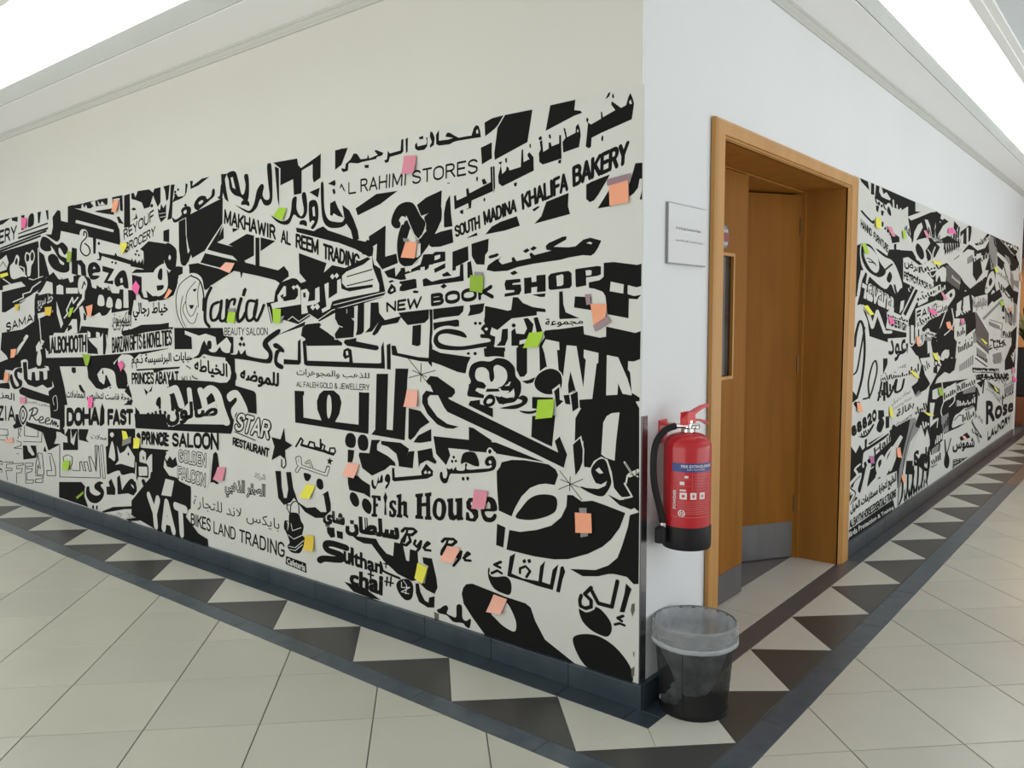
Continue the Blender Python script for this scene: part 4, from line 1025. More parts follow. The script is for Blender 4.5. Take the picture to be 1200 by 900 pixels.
("L","heavy NEW BOOK lettering with block shapes beneath","""Tk12 -1355 1530 -1118 1554 -1130 1499 -1353 1482|NEW|0.045
Tk12 -1064 1562 -707 1592 -702 1534 -1063 1506|BOOK|0.075
Pk13 -1273 1480 -1076 1494 -1078 1453 -1104 1434 -1213 1424 -1250 1454
Pk13 -1050 1495 -867 1508 -871 1483 -896 1465 -1007 1456 -1050 1447
Pk13 -834 1509 -750 1516 -759 1482 -775 1473 -845 1463 -831 1488
Pk14 -1074 1494 -1054 1494 -1056 1356 -1062 1239 -1084 1257 -1070 1428
Pk14 -1181 1421 -1126 1427 -1132 1336 -1151 1329 -1187 1335
Pk14 -1051 1434 -905 1449 -895 1443 -895 1419 -1007 1411 -1047 1400
Pk14 -747 1504 -681 1494 -605 1480 -606 1417 -666 1399 -751 1431
Pk15 -1057 1318 -1009 1303 -829 1289 -849 1258 -860 1218 -908 1223 -1010 1250 -1062 1261 -1134 1262 -1320 1286 -1324 1329 -1295 1329 -1282 1296 -1152 1281 -1075 1278
Cw16 -1061 1359 -1042 1403 -956 1422 -856 1398 -840 1359 -760 1366 -674 1393 -666 1352 -760 1321 -907 1306 -1009 1310 -1052 1328
Ck17 -1050 1353 -1038 1384 -999 1404 -939 1408 -872 1395 -852 1371 -906 1379 -973 1388 -1016 1378 -1017 1353 -974 1338 -881 1334 -776 1348 -720 1357 -728 1369 -771 1372 -771 1387 -752 1387 -759 1399 -771 1410 -751 1428 -724 1428 -712 1414 -720 1387 -689 1376 -678 1358 -705 1340 -776 1330 -882 1317 -974 1317 -1026 1325
Cw18 -750 1409 -740 1415 -732 1409 -740 1402
Ck18 -811 1433 -801 1439 -792 1433 -801 1425
Ck19 -785 1433 -775 1439 -767 1433 -775 1425
Ck18 -853 1304 -843 1310 -833 1304 -843 1298
Ck19 -815 1305 -804 1312 -794 1305 -804 1297
Pk18 -666 1417 -658 1428 -624 1411 -621 1365 -644 1340 -686 1342 -666 1364
Sk19 153 117 -728 1328 -613 1330
Pk20 -756 1328 -644 1331 -644 1294 -690 1287 -752 1294
Pw20 -689 1399 -605 1452 -467 1465 -436 1378 -468 1341 -606 1333 -697 1334
Pw21 -640 1338 -584 1339 -584 1296 -636 1300
Pk21 -543 1451 -521 1454 -492 1429 -497 1403 -518 1372 -547 1366 -563 1363 -565 1342 -606 1341 -606 1400 -587 1414 -580 1391 -539 1389 -525 1412
Pk21 -492 1454 -471 1457 -448 1401 -476 1396
Ck22 -605 1424 -594 1433 -582 1424 -594 1415
Pk22 -655 1408 -624 1411 -624 1370 -640 1341 -686 1339 -662 1361
Pk22 -572 1345 -539 1352 -529 1332 -529 1292 -576 1290"""),
("L","cloud shaped looping ornament with long diagonal arrow letter","""Cw23 -850 1173 -833 1253 -776 1282 -697 1296 -621 1286 -580 1244 -547 1176 -570 1117 -668 1081 -754 1075 -802 1096 -851 1118
Ck24 -842 1161 -830 1186 -842 1216 -825 1256 -776 1274 -721 1274 -682 1289 -629 1283 -591 1255 -583 1218 -558 1193 -558 1152 -584 1116 -622 1105 -668 1099 -683 1110 -730 1161 -843 1120
Pw25 -810 1148 -801 1160 -753 1157 -745 1172 -667 1164 -607 1193 -622 1149 -668 1128 -730 1137 -746 1130 -762 1135
Cw26 -805 1212 -793 1242 -753 1247 -729 1230 -725 1203 -714 1188 -698 1207 -702 1245 -690 1259 -667 1258 -636 1242 -629 1207 -652 1177 -683 1166 -730 1158 -757 1183 -793 1191
Cw27 -660 1132 -607 1155 -593 1191 -622 1190 -595 1168 -596 1127
Sk28 128 100 -595 1194 -610 1167 -652 1165
Pk27 -842 1173 -777 1183 -741 1172 -753 1157 -793 1161 -806 1145 -754 1131 -758 1117 -843 1120
Pk25 -835 1101 -778 1110 -778 1092 -707 1078 -707 1037 -746 1046 -845 1082
Pk28 -739 1159 -675 1162 -669 1151 -746 1145
Ck29 -762 1099 -746 1124 -722 1136 -699 1130 -693 1109 -707 1090 -742 1082
Cw30 -742 1103 -730 1116 -710 1115 -714 1103 -734 1096
Pk30 -683 1110 -660 1120 -592 1133 -622 1108 -653 1097
Ck31 -573 1128 -547 1142 -522 1131 -533 1107 -585 1084 -668 1081 -622 1093 -562 1108 -551 1121
Ck32 -566 1078 -511 1079 -471 1088 -489 1073 -533 1068
Pk2 -819 991 -715 970 -716 934 -563 927 -418 879 -475 881 -700 893 -967 885 -955 854 -981 807 -1042 852 -1058 930 -820 933
Sk16 23 16 -1216 1276 -1064 1144
Sk17 23 16 -1129 1253 -1134 1169
Sk18 23 16 -1185 1219 -1085 1190
Sk19 23 16 -1209 1185 -1041 1224
Pw33 -1132 1076 -1127 1128 -1073 1143 -1099 1206 -1028 1206 -909 1139 -943 1113 -377 937 -390 975 -363 998 -320 926 -342 859 -708 940 -827 991 -894 985 -945 966 -1031 981 -1119 1045
Pk34 -1055 1128 -1073 1156 -1099 1174 -1072 1199 -1028 1197 -925 1148 -921 1132 -943 1111 -964 1108 -952 1100 -370 926 -387 970 -363 990 -327 922 -343 868 -692 969 -827 1006 -969 1045 -991 1066 -1025 1115 -1073 1113 -1090 1098 -1087 1072 -1031 1019 -970 992 -902 985 -936 973 -979 972 -1031 984 -1093 1027 -1126 1076 -1123 1109 -1100 1132"""),
("L","black blocks and dots of the large central Arabic word","""Pk17 -1429 1194 -1349 1197 -1365 934 -1323 934 -1298 1224 -1212 1226 -1220 1175 -1243 894 -1474 901 -1445 927
Pk35 -1213 1045 -1138 1038 -1080 991 -1139 959 -1177 917 -1205 898 -1219 906
Pk36 -1186 890 -1153 925 -1071 961 -1070 906 -1140 892
Pk0 -1700 938 -1566 939 -1556 1098 -1484 1102 -1494 906 -1701 913 -1801 915
Pk0 -1406 877 -1271 880 -1215 857 -1240 802 -1220 844 -1180 851 -1194 757 -1284 745 -1288 787 -1301 825 -1359 853 -1404 859
Pk35 -1159 853 -1068 875 -1060 837 -1038 817 -1047 805 -1096 817 -1142 796 -1153 778
Pk1 -1474 875 -1408 881 -1434 856 -1435 829 -1360 809 -1312 784 -1305 765 -1402 733 -1474 701 -1545 730 -1570 791 -1564 805 -1491 809
Ck0 -1670 855 -1653 888 -1615 895 -1589 873 -1595 834 -1622 821 -1660 828
Ck2 -1575 860 -1557 890 -1520 894 -1498 871 -1501 833 -1527 816 -1564 823
Pk1 -1650 811 -1601 812 -1608 776 -1619 750 -1654 747
Pk0 -1655 689 -1578 688 -1547 671 -1490 653 -1489 591 -1538 605 -1645 609 -1655 640
Ck1 -1644 570 -1629 600 -1591 594 -1571 558 -1588 533 -1620 537
Ck2 -1553 547 -1539 580 -1503 578 -1480 550 -1494 512 -1530 518"""),
("L","bold slab serif lettering with a fish for its second letter","""Pw35 -1016 784 -981 795 -946 855 -912 859 -887 818 -756 851 -732 908 -692 894 -677 829 -717 800 -930 763 -1018 707
Pw36 -1142 770 -1114 812 -1034 782 -1053 728 -1334 680 -1354 657 -1475 634 -1484 696 -1392 734 -1342 767
Cw36 -744 893 -725 912 -704 897 -726 877
Ck37 -735 894 -725 905 -714 896 -725 884
Ck36 -891 836 -878 869 -841 882 -804 876 -784 829 -813 823 -862 833 -887 823
Ck38 -754 845 -740 868 -708 877 -689 852 -701 820 -748 804 -813 792 -879 781 -930 775 -956 769 -974 732 -1000 725 -1019 745 -1017 771 -1004 773 -998 751 -982 750 -973 770 -977 795 -960 791 -943 799 -938 790 -921 808 -913 793 -871 798 -866 826 -854 826 -854 803 -780 814 -724 824 -716 837 -740 831
Cw39 -732 850 -723 857 -715 849 -724 841
Ck39 -942 850 -932 855 -925 848 -934 841
Ck40 -951 830 -942 836 -935 828 -944 821
Ck41 -929 832 -920 839 -913 832 -922 826
Ck39 -888 760 -878 768 -870 760 -878 750
Ck40 -861 765 -852 772 -843 766 -852 754
Pk37 -1332 755 -1315 757 -1312 713 -1134 745 -1138 760 -1105 801 -1061 773 -1063 750 -1098 733 -1314 693 -1331 697
Pw38 -1120 759 -1106 771 -1099 758 -1113 752
Pw38 -1095 763 -1083 771 -1075 761 -1090 755
Ck37 -1383 698 -1372 719 -1353 722 -1343 703 -1354 671 -1376 649 -1379 661 -1363 680 -1378 685
Ck38 -1479 672 -1466 684 -1459 657 -1444 658 -1428 703 -1423 682 -1407 712 -1397 710 -1398 679 -1432 668 -1450 639 -1473 645
Pk3 -1478 606 -1415 611 -1413 587 -1434 585 -1441 597 -1448 596 -1448 569 -1434 571 -1434 557 -1449 553 -1450 518 -1441 518 -1442 504 -1483 499 -1483 514 -1472 516 -1470 592 -1481 592
Pk39 -1380 634 -1367 611 -1378 579 -1375 524 -1391 522 -1386 578 -1395 607
Pk0 -1357 548 -1345 549 -1339 533 -1329 537 -1332 550 -1356 565 -1354 589 -1334 602 -1308 601 -1307 582 -1318 580 -1326 589 -1334 585 -1330 573 -1305 555 -1310 531 -1328 518 -1357 520
Pk37 -1304 630 -1269 641 -1272 600 -1253 610 -1233 606 -1234 547 -1226 545 -1227 530 -1267 527 -1265 541 -1259 544 -1258 586 -1270 587 -1273 543 -1265 541 -1266 528 -1306 524 -1304 536 -1296 542 -1294 618 -1304 618
Pk37 -1177 652 -1128 663 -1128 647 -1135 643 -1136 616 -1108 622 -1108 650 -1115 650 -1115 664 -1073 674 -1075 657 -1083 653 -1082 563 -1075 562 -1075 547 -1117 542 -1117 555 -1109 559 -1109 604 -1136 600 -1137 557 -1128 555 -1128 542 -1179 537 -1179 553 -1169 557 -1168 636 -1177 639
Ck38 -1068 597 -1054 638 -1023 655 -992 646 -982 609 -998 565 -1029 552 -1060 565
Cw39 -1041 601 -1035 631 -1023 637 -1012 627 -1012 592 -1020 571 -1033 571 -1041 584
Pk39 -975 658 -940 665 -941 603 -932 588 -920 596 -919 650 -927 652 -927 666 -885 674 -886 592 -880 586 -880 577 -916 569 -919 577 -937 565 -963 567 -971 585 -970 643 -977 645
Pk0 -864 614 -849 616 -841 592 -827 591 -819 602 -831 616 -860 630 -864 658 -847 679 -814 684 -794 680 -794 649 -810 647 -818 664 -835 663 -837 652 -823 642 -794 631 -792 603 -811 580 -840 577 -867 579
Ck36 -778 633 -769 677 -733 700 -698 690 -689 646 -754 633 -742 611 -718 614 -702 632 -689 625 -702 601 -730 590 -762 595
Pw37 -750 646 -748 665 -733 679 -724 668 -724 650"""),
("L","cursive two word farewell lettering above the round note","""Sk0 95 68 -1271 462 -1251 479 -1194 486 -1175 478 -1204 456 -1242 453 -1271 418 -1277 400 -1243 401 -1214 425 -1223 446
Sk1 77 54 -1232 479 -1247 442 -1257 414
Sk1 84 60 -1181 434 -1191 415 -1172 405 -1144 437 -1153 405 -1196 360
Sk2 82 60 -1130 409 -1089 436 -1102 440 -1121 421 -1121 401 -1085 404
Sk0 87 65 -1011 458 -993 474 -941 481 -924 473 -950 453 -984 450 -1011 416 -1016 399 -985 400 -959 422 -967 443
Sk1 70 52 -975 474 -989 439 -998 412
Sk1 77 58 -928 431 -937 413 -920 404 -894 434 -903 403 -942 361
Sk2 76 57 -882 407 -844 433 -856 437 -873 419 -874 399 -840 403"""),
("L","tea sign with rounded Arabic and latin lettering","""Pk2 -1635 384 -1576 405 -1461 407 -1431 370 -1381 337 -1334 333 -1325 402 -1267 402 -1244 328 -1225 328 -1219 387 -1168 386 -1164 330 -1180 246 -1208 237 -1304 252 -1402 298 -1487 363 -1545 357 -1598 366
Pk3 -1168 362 -1076 369 -1049 286 -1042 241 -1061 207 -1115 216 -1166 242 -1124 244 -1100 329 -1132 336
Pw4 -1168 386 -1136 362 -1132 336 -1161 330
Pw4 -1682 471 -1289 510 -1286 409 -1674 378
Tk5 -1671 472 -1299 505 -1296 397 -1673 382|سلطان|0.075
Tk9 -1851 475 -1690 484 -1693 396 -1853 400|شاي|0.075
Uk0 252 164 -1678 311 -1784 314 -1838 302 -1827 274 -1720 266 -1729 242 -1855 223 -1893 207
Tk3 -1694 317 -1415 292 -1417 230 -1696 233|ulthan|0.05
Pk7 -1645 322 -1621 321 -1624 242 -1648 242
Tk7 -1649 200 -1412 220 -1418 127 -1651 135|chai|0.07
Sk11 88 61 -1423 285 -1409 247 -1365 240 -1292 234
Sk11 59 41 -1395 198 -1336 200
Sk12 59 41 -1377 222 -1384 180
Sk12 59 41 -1350 228 -1357 183
Pk11 -1699 134 -1548 135 -1427 99 -1488 91 -1628 97
Sk12 44 31 -1400 284 -1371 285
Sk13 44 31 -1385 300 -1386 266
Sk11 69 47 -1515 210 -1477 210
Sk12 69 47 -1495 228 -1497 193
Ck12 -1315 194 -1293 224 -1236 241 -1201 218 -1209 157 -1252 137 -1294 158
Sw13 28 20 -1279 217 -1279 192 -1222 204 -1280 171 -1230 172
Sw14 28 20 -1264 227 -1243 209 -1251 167
Pk4 -1185 231 -1163 236 -1153 198 -1125 163 -1102 158 -1097 183 -1061 197 -1064 143 -1107 134 -1163 148 -1183 185
Ck3 -1048 137 -1026 149 -1008 163 -986 171 -977 157 -986 135 -956 129 -929 132 -925 185 -894 190 -891 138 -870 127 -849 141 -840 137 -849 100 -870 101 -891 112 -947 105 -986 125 -1035 124
Pc4 -1067 123 -1035 121 -1036 91 -1063 91
Pk4 -870 88 -845 92 -849 88"""),
("L","rounded black Arabic words above slanted condensed capitals ending in TRADING","""Pk5 -3085 2064 -2692 2134 -2703 1993 -2903 1850 -3038 1815 -3074 1880 -3093 1948
Pk6 -2702 2265 -2642 2261 -2665 2234 -2654 2170 -2634 2104 -2671 2125 -2701 2183
Ck7 -2642 2261 -2564 2265 -2533 2211 -2509 2140 -2482 2137 -2466 2181 -2477 2232 -2439 2233 -2432 2178 -2440 2110 -2471 2087 -2510 2117 -2578 2139 -2618 2174 -2627 2222
Pw8 -2608 2235 -2587 2237 -2563 2168 -2590 2179
Ck8 -2512 2079 -2504 2097 -2470 2103 -2437 2087 -2438 2065 -2471 2075
Ck9 -2567 2082 -2486 2054 -2432 2041 -2390 2076 -2361 2140 -2320 2170 -2295 2156 -2310 2113 -2285 2085 -2247 2092 -2256 2167 -2262 2263 -2224 2259 -2221 2097 -2248 2055 -2299 2060 -2330 2093 -2365 2051 -2420 2027 -2473 2037
Pk0 -2195 2248 -2158 2236 -2164 2033 -2178 2078
Pw10 -2214 2258 -2182 2257 -2146 2231 -2154 2047 -2164 2033 -2158 2233 -2195 2248
Pk11 -2207 2268 -2002 2264 -1995 2231 -1972 2213 -1822 2259 -1811 2266 -1817 2148 -1872 2130 -1880 2155 -1877 2221 -1967 2200 -1972 2087 -2037 2085 -2040 2165 -2150 2145 -2146 2231
Pk2 -1701 2265 -1646 2266 -1606 2265 -1655 2191 -1704 2173
Pk12 -1788 2107 -1706 2126 -1701 2105 -1780 2034 -1819 2031 -1931 2083
Pk5 -2026 1920 -1961 1909 -1880 1892 -1812 1915 -1768 1888 -1671 1861 -1587 1835 -1445 1806 -1436 1779 -1447 1733 -1568 1786 -1694 1824 -1726 1830 -2021 1897
Pw13 -2043 2073 -1930 2097 -1840 2053 -1815 2127 -1771 2116 -1675 2085 -1581 2035 -1543 1939 -1473 1880 -1465 1820 -1618 1857 -1725 1878 -1801 1911 -1880 1896 -2008 1919 -2007 1948
Ck14 -2238 1999 -2152 1963 -2090 1969 -2064 2010 -2050 2066 -2013 2073 -2016 2013 -1982 1974 -1957 2001 -1972 2080 -1937 2084 -1928 1998 -1959 1962 -2006 1969 -2041 1986 -2079 1946 -2128 1942 -2189 1962
Ck15 -1995 1933 -1989 1950 -1959 1953 -1936 1942 -1937 1920 -1966 1929
Ck15 -1913 1941 -1916 2025 -1898 2045 -1858 2041 -1840 2005 -1844 1942 -1880 1904 -1903 1911 -1873 1937 -1890 1946
Pw16 -1888 2009 -1870 2014 -1866 1965 -1883 1966
Ck14 -1816 2117 -1794 2114 -1792 2000 -1766 1943 -1712 1925 -1658 1921 -1637 1940 -1627 1912 -1670 1895 -1757 1901 -1805 1939 -1817 2017
Pk15 -1747 2017 -1709 2027 -1688 1991 -1647 1940 -1690 1951 -1722 1967 -1733 1954 -1749 1962
Pk15 -1729 2080 -1712 2085 -1702 2064 -1719 2055
Pk16 -1656 2002 -1604 1971 -1574 1928 -1545 1872 -1536 1831 -1577 1821 -1596 1876 -1637 1919
Tk15 -2679 2072 -2200 1944 -2203 1868 -2689 1988|MAKHAWIR|0.03
Tk15 -2154 1921 -2071 1903 -2074 1831 -2159 1851|AL|0.02
Tk16 -2030 1892 -1842 1850 -1845 1770 -2033 1818|REEM|0.03
Tk17 -1809 1829 -1532 1759 -1540 1688 -1812 1751|TRADING|0.03"""),
("L","large black block word crossed by a ladder shaped letter","""Pk8 -3177 2038 -3098 2052 -3101 1948 -3085 1839 -3050 1870 -3035 1861 -3079 1796 -3129 1782 -3169 1801 -3185 1869
Pk16 -2765 1886 -2741 1925 -2694 1973 -2694 1909 -2750 1893
Pk16 -2605 1959 -2540 1950 -2603 1935
Pk16 -2650 1871 -2466 1918 -2206 1863 -2337 1819 -2351 1812 -2487 1776 -2525 1833
Pw17 -2399 1902 -2338 1898 -2346 1747 -2407 1750
Pk18 -2386 1893 -2349 1890 -2355 1728 -2394 1734
Pk17 -2869 1856 -2701 1985 -2765 1890 -2664 1868 -2538 1845 -2492 1808 -2487 1769 -2533 1677 -2556 1772 -2611 1806 -2739 1829
Pk19 -2946 1786 -2896 1837 -2556 1776 -2354 1740 -2188 1710 -2137 1730 -2099 1699 -2096 1674 -2140 1657 -2172 1639 -2215 1659 -2370 1687 -2601 1723 -2778 1669 -2824 1654 -2870 1644 -2910 1616 -2975 1692 -3068 1729 -3080 1780 -2969 1783
Sw20 60 32 -2961 1783 -2701 1735
Pw20 -2501 1773 -2391 1799 -2394 1745
Pk18 -2007 1790 -1785 1729 -1809 1681 -1890 1645 -1948 1643 -2005 1688
Pk8 -3306 1746 -3212 1777 -3200 1708 -3255 1641 -3307 1617"""),
("L","white Arabic word on a jagged black base","""Pk0 -2222 1366 -1839 1448 -1749 1476 -1727 1476 -1742 1357 -1797 1370 -1852 1409 -1910 1412 -1996 1310 -1967 1441
Pk1 -1992 1412 -1956 1427 -1851 1434 -1774 1378 -1677 1337 -1679 1323 -1960 1316 -1971 1354 -2006 1368
Pw2 -1852 1413 -1760 1476 -1728 1441 -1752 1371
Pk20 -2233 1547 -2218 1599 -2178 1643 -2066 1665 -2030 1660 -1995 1637 -1843 1668 -1797 1688 -1741 1717 -1644 1699 -1507 1736 -1447 1750 -1433 1706 -1389 1685 -1357 1572 -1382 1553 -1727 1483 -1851 1441 -1919 1470 -2027 1427 -2149 1449 -2264 1430 -2301 1541
Sw21 34 21 -2112 1449 -2074 1467 -2021 1441 -1931 1477 -1862 1448 -1748 1497 -1372 1559
Sw21 45 27 -2280 1517 -2251 1432
Sw22 31 20 -1736 1522 -1362 1576
Pw22 -2262 1536 -2195 1546 -2200 1576 -2141 1627 -2123 1623 -2125 1575 -2156 1568 -2145 1546 -2046 1555 -2022 1573 -2020 1616 -2002 1616 -1999 1529 -2248 1508
Pk23 -2175 1576 -2143 1586 -2157 1557
Pw23 -2074 1618 -2056 1628 -2038 1617 -2057 1604
Pw24 -2044 1621 -2025 1631 -2010 1618 -2026 1608
Pw22 -1997 1601 -1949 1607 -1927 1585 -1940 1542 -1882 1548 -1879 1605 -1845 1615 -1845 1541 -1882 1527 -1952 1521 -1942 1485 -1995 1478
Pk23 -1979 1586 -1959 1589 -1957 1564 -1977 1561
Pw23 -1923 1513 -1900 1527 -1881 1513 -1901 1497
Pw24 -1888 1516 -1865 1533 -1844 1514 -1866 1498
Pw23 -1805 1625 -1771 1634 -1774 1554 -1707 1580 -1705 1642 -1678 1648 -1674 1600 -1616 1585 -1445 1601 -1445 1614 -1636 1603 -1668 1627 -1667 1662 -1634 1681 -1508 1710 -1457 1734 -1477 1742 -1447 1747 -1443 1694 -1400 1613 -1401 1580 -1692 1549 -1747 1539 -1764 1504 -1825 1484 -1832 1502 -1792 1515
Pw24 -1759 1662 -1740 1675 -1723 1660 -1741 1647
Pw25 -1726 1665 -1707 1678 -1690 1664 -1708 1651
Sk24 41 27 -1629 1657 -1448 1684
Sk24 41 27 -1631 1613 -1444 1637
Pk24 -1726 1504 -1639 1510 -1640 1482 -1583 1441 -1591 1362 -1720 1350 -1741 1371 -1696 1413 -1727 1455
Sw25 38 24 -1738 1469 -1728 1427 -1674 1413
Sw25 38 24 -1740 1399 -1731 1353 -1591 1362
Pk25 -1634 1506 -1581 1511 -1583 1456 -1635 1458
Pk24 -1554 1526 -1508 1530 -1514 1393 -1533 1380 -1574 1374 -1563 1400
Pk24 -1462 1529 -1407 1530 -1404 1481 -1365 1447 -1250 1466 -1279 1434 -1385 1421 -1416 1387 -1441 1374 -1456 1380 -1405 1441 -1456 1394 -1507 1387 -1470 1414
Pk26 -1644 1351 -1570 1362 -1570 1345 -1417 1327 -1408 1314 -1428 1304 -1645 1323"""),
("L","script lettering with a woman face and BEAUTY SALOON","""Cw35 -3242 1581 -3202 1683 -3052 1728 -2943 1699 -2909 1624 -2824 1650 -2844 1573 -2895 1492 -2854 1409 -2916 1401 -2992 1434 -3139 1387 -3234 1460
Uk36 49 26 -3053 1716 -3186 1665 -3239 1581 -3224 1477 -3155 1395
Uk37 78 41 -3053 1711 -2968 1684 -2930 1625 -2922 1542
Uk38 40 21 -3008 1677 -3108 1612 -3122 1527 -3085 1476 -3044 1484 -3001 1534
Uk39 40 21 -3128 1562 -3164 1511 -3103 1442 -3039 1434 -2996 1492
Pk39 -3042 1632 -2998 1636 -3008 1622 -3030 1617
Pk40 -3093 1540 -3032 1539 -3053 1518 -3074 1517
Uk40 41 21 -3158 1596 -3187 1528 -3183 1468 -3138 1408
Uk40 39 21 -2961 1675 -2988 1609 -2986 1526
Uk38 155 83 -2923 1575 -2931 1509
Uk39 168 91 -2843 1635 -2897 1574 -2916 1492 -2913 1442 -2876 1413
Uk40 149 82 -2770 1552 -2831 1536 -2856 1491 -2844 1450 -2791 1458 -2751 1507 -2740 1555
Uk41 147 81 -2737 1559 -2761 1458 -2717 1446 -2686 1474
Sk42 160 88 -2679 1562 -2696 1442
Uk43 129 72 -2686 1490 -2653 1554 -2602 1565 -2611 1537
Uk44 153 87 -2539 1568 -2578 1489 -2574 1442 -2531 1457 -2502 1489
Pk45 -2520 1614 -2497 1629 -2481 1617 -2504 1579 -2531 1583
Uk45 135 78 -2403 1550 -2471 1551 -2495 1489 -2476 1446 -2421 1465 -2390 1542
Uk46 126 73 -2387 1557 -2420 1480 -2395 1445 -2353 1488 -2325 1529
Tk0 -2717 1407 -2296 1409 -2298 1367 -2719 1363|BEAUTY SALOON|0"""),
("L","black Arabic words above a fine gold and jewellery line","""Pk42 -3272 1403 -2734 1405 -2725 1361 -2628 1354 -2633 1265 -2699 1248 -2941 1250 -2993 1291 -3013 1350 -3076 1357 -3074 1277 -3277 1272
Pw50 -3148 1387 -2989 1358 -2917 1371 -2812 1352 -2800 1303 -2693 1353 -2652 1313 -2669 1265 -2803 1253 -2878 1268 -2935 1334 -2980 1249 -3069 1221 -3117 1237 -3033 1290 -3077 1349 -3149 1365
Ck51 -2897 1326 -2859 1326 -2861 1285 -2904 1284
Ck52 -3061 1226 -3003 1248 -2960 1308 -2936 1325 -2922 1292 -2893 1268 -2817 1265 -2770 1295 -2742 1271 -2670 1257 -2598 1258 -2582 1283 -2555 1259 -2512 1284 -2493 1253 -2339 1238 -2299 1246 -2297 1273 -2342 1303 -2341 1334 -2293 1365 -2195 1402 -2190 1378 -2282 1335 -2295 1319 -2258 1274 -2267 1228 -2313 1215 -2474 1226 -2613 1232 -2849 1240 -2941 1250 -2981 1232 -3037 1218
Pk53 -2581 1315 -2559 1327 -2541 1315 -2560 1301
Pk54 -2541 1314 -2524 1327 -2511 1314 -2525 1300
Pk53 -2565 1347 -2543 1361 -2526 1347 -2545 1331
Sk53 70 38 -2949 1233 -2908 1221
Ck53 -2250 1320 -2211 1325 -2156 1295 -2157 1277 -2194 1279 -2216 1230 -2166 1209 -2173 1189 -2223 1199 -2245 1229 -2232 1282 -2206 1294 -2238 1301
Pk54 -2031 1338 -2010 1350 -2011 1228 -2030 1217 -2159 1216 -2158 1243 -2037 1241
Pk27 -1993 1339 -1965 1347 -1957 1241 -1626 1244 -1625 1268 -1658 1257 -1673 1274 -1667 1302 -1634 1313 -1608 1303 -1599 1241 -1409 1244 -1394 1248 -1393 1321 -1377 1348 -1371 1268 -1370 1220 -1964 1214 -1985 1222
Pw28 -1651 1295 -1635 1299 -1630 1278 -1646 1275
Ck28 -1664 1340 -1644 1354 -1625 1341 -1645 1327
Pk18 -1355 1332 -1329 1339 -1330 1217 -1356 1219
Tk18 -2049 1198 -1481 1196 -1482 1162 -2051 1153|للذهب والمجوهرات|0.01
Tk19 -2054 1129 -1481 1142 -1481 1112 -2055 1101|AL FALEH GOLD & JEWELLERY|0
Pk20 -2072 1080 -1991 1082 -1991 1060 -2000 1059 -2001 944 -1852 940 -1884 993 -1886 1036 -1864 1074 -1829 1094 -1750 1098 -1707 1076 -1691 1041 -1710 983 -1744 941 -1566 941 -1558 1101 -1484 1098 -1497 902 -2073 912
Cw21 -1807 1012 -1802 1056 -1788 1075 -1772 1058 -1769 1008 -1779 971 -1794 954 -1805 969"""),
("L","white bulging latin letters on black above a saloon sign","""Pk61 -2715 1235 -2620 1238 -2622 1080 -2441 1058 -2422 1043 -2420 933 -2502 935 -2601 936 -2647 884 -2665 825 -2681 799 -2830 791 -3812 739 -3824 833 -3362 866 -3363 1080 -3046 1090 -2708 1093
Sw62 393 204 -3369 1008 -3281 1031 -3250 988 -3220 929
Uw63 401 206 -3389 972 -3376 901 -3309 870
Sw62 278 148 -3122 1030 -3105 919
Sw62 347 187 -2993 1033 -2965 983 -2945 929
Uw63 411 226 -2964 1005 -2883 1047 -2816 1021 -2776 941 -2728 865
Pw64 -3414 862 -2821 946 -2692 852 -3262 811 -3385 783
Cw65 -2712 1019 -2652 1051 -2581 1042 -2502 935 -2616 927 -2647 884 -2673 939 -2612 992 -2625 1012 -2685 984"""),
("L","black Arabic fashion and tailoring line with outlined letters","""Cw64 -3089 1169 -3053 1222 -2701 1215 -2708 1093 -3076 1118
Tk65 -3050 1222 -2206 1165 -2216 1074 -3051 1128|للموضه و الخياطه|0.03"""),
("L","black SALOON lettering under its Arabic line","""Pw65 -3393 909 -3307 905 -3258 873 -3119 961 -3082 894 -2834 979 -2809 888 -2826 858 -3262 811 -3332 788 -3401 800
Tk66 -3391 936 -2819 971 -2825 875 -3393 792|صالون|0.06
Tk70 -3346 749 -2807 798 -2813 689 -3352 660|SALOON|0.045
Tk64 -3733 727 -3405 746 -3411 664 -3739 642|PRINCE|0.035"""),
("L","outlined two line lettering between a crown and a standing falcon","""Pk68 -3605 613 -3276 614 -3282 524 -3141 434 -3155 291 -3403 291 -3504 369 -3617 448
Cw71 -3273 659 -2946 665 -2959 449 -3221 424 -3303 468 -3460 485 -3415 618
Tk72 -3277 654 -2949 663 -2958 568 -3279 569|GOLDEN|0.06
Tw73 -3270 649 -2956 657 -2964 573 -3272 577|GOLDEN|0
Tk74 -3294 549 -2961 539 -2972 447 -3300 463|FALCON|0.06
Tw75 -3288 543 -2970 532 -2978 454 -3293 471|FALCON|0
Pk76 -3461 595 -3419 563 -3381 599 -3348 575 -3311 601 -3289 550 -3351 525 -3421 526
Pk71 -2896 585 -2876 664 -2849 679 -2830 665 -2819 594 -2893 509 -2918 480 -2907 533
Pk72 -2909 490 -2893 513 -2825 496 -2848 485 -2878 492"""),
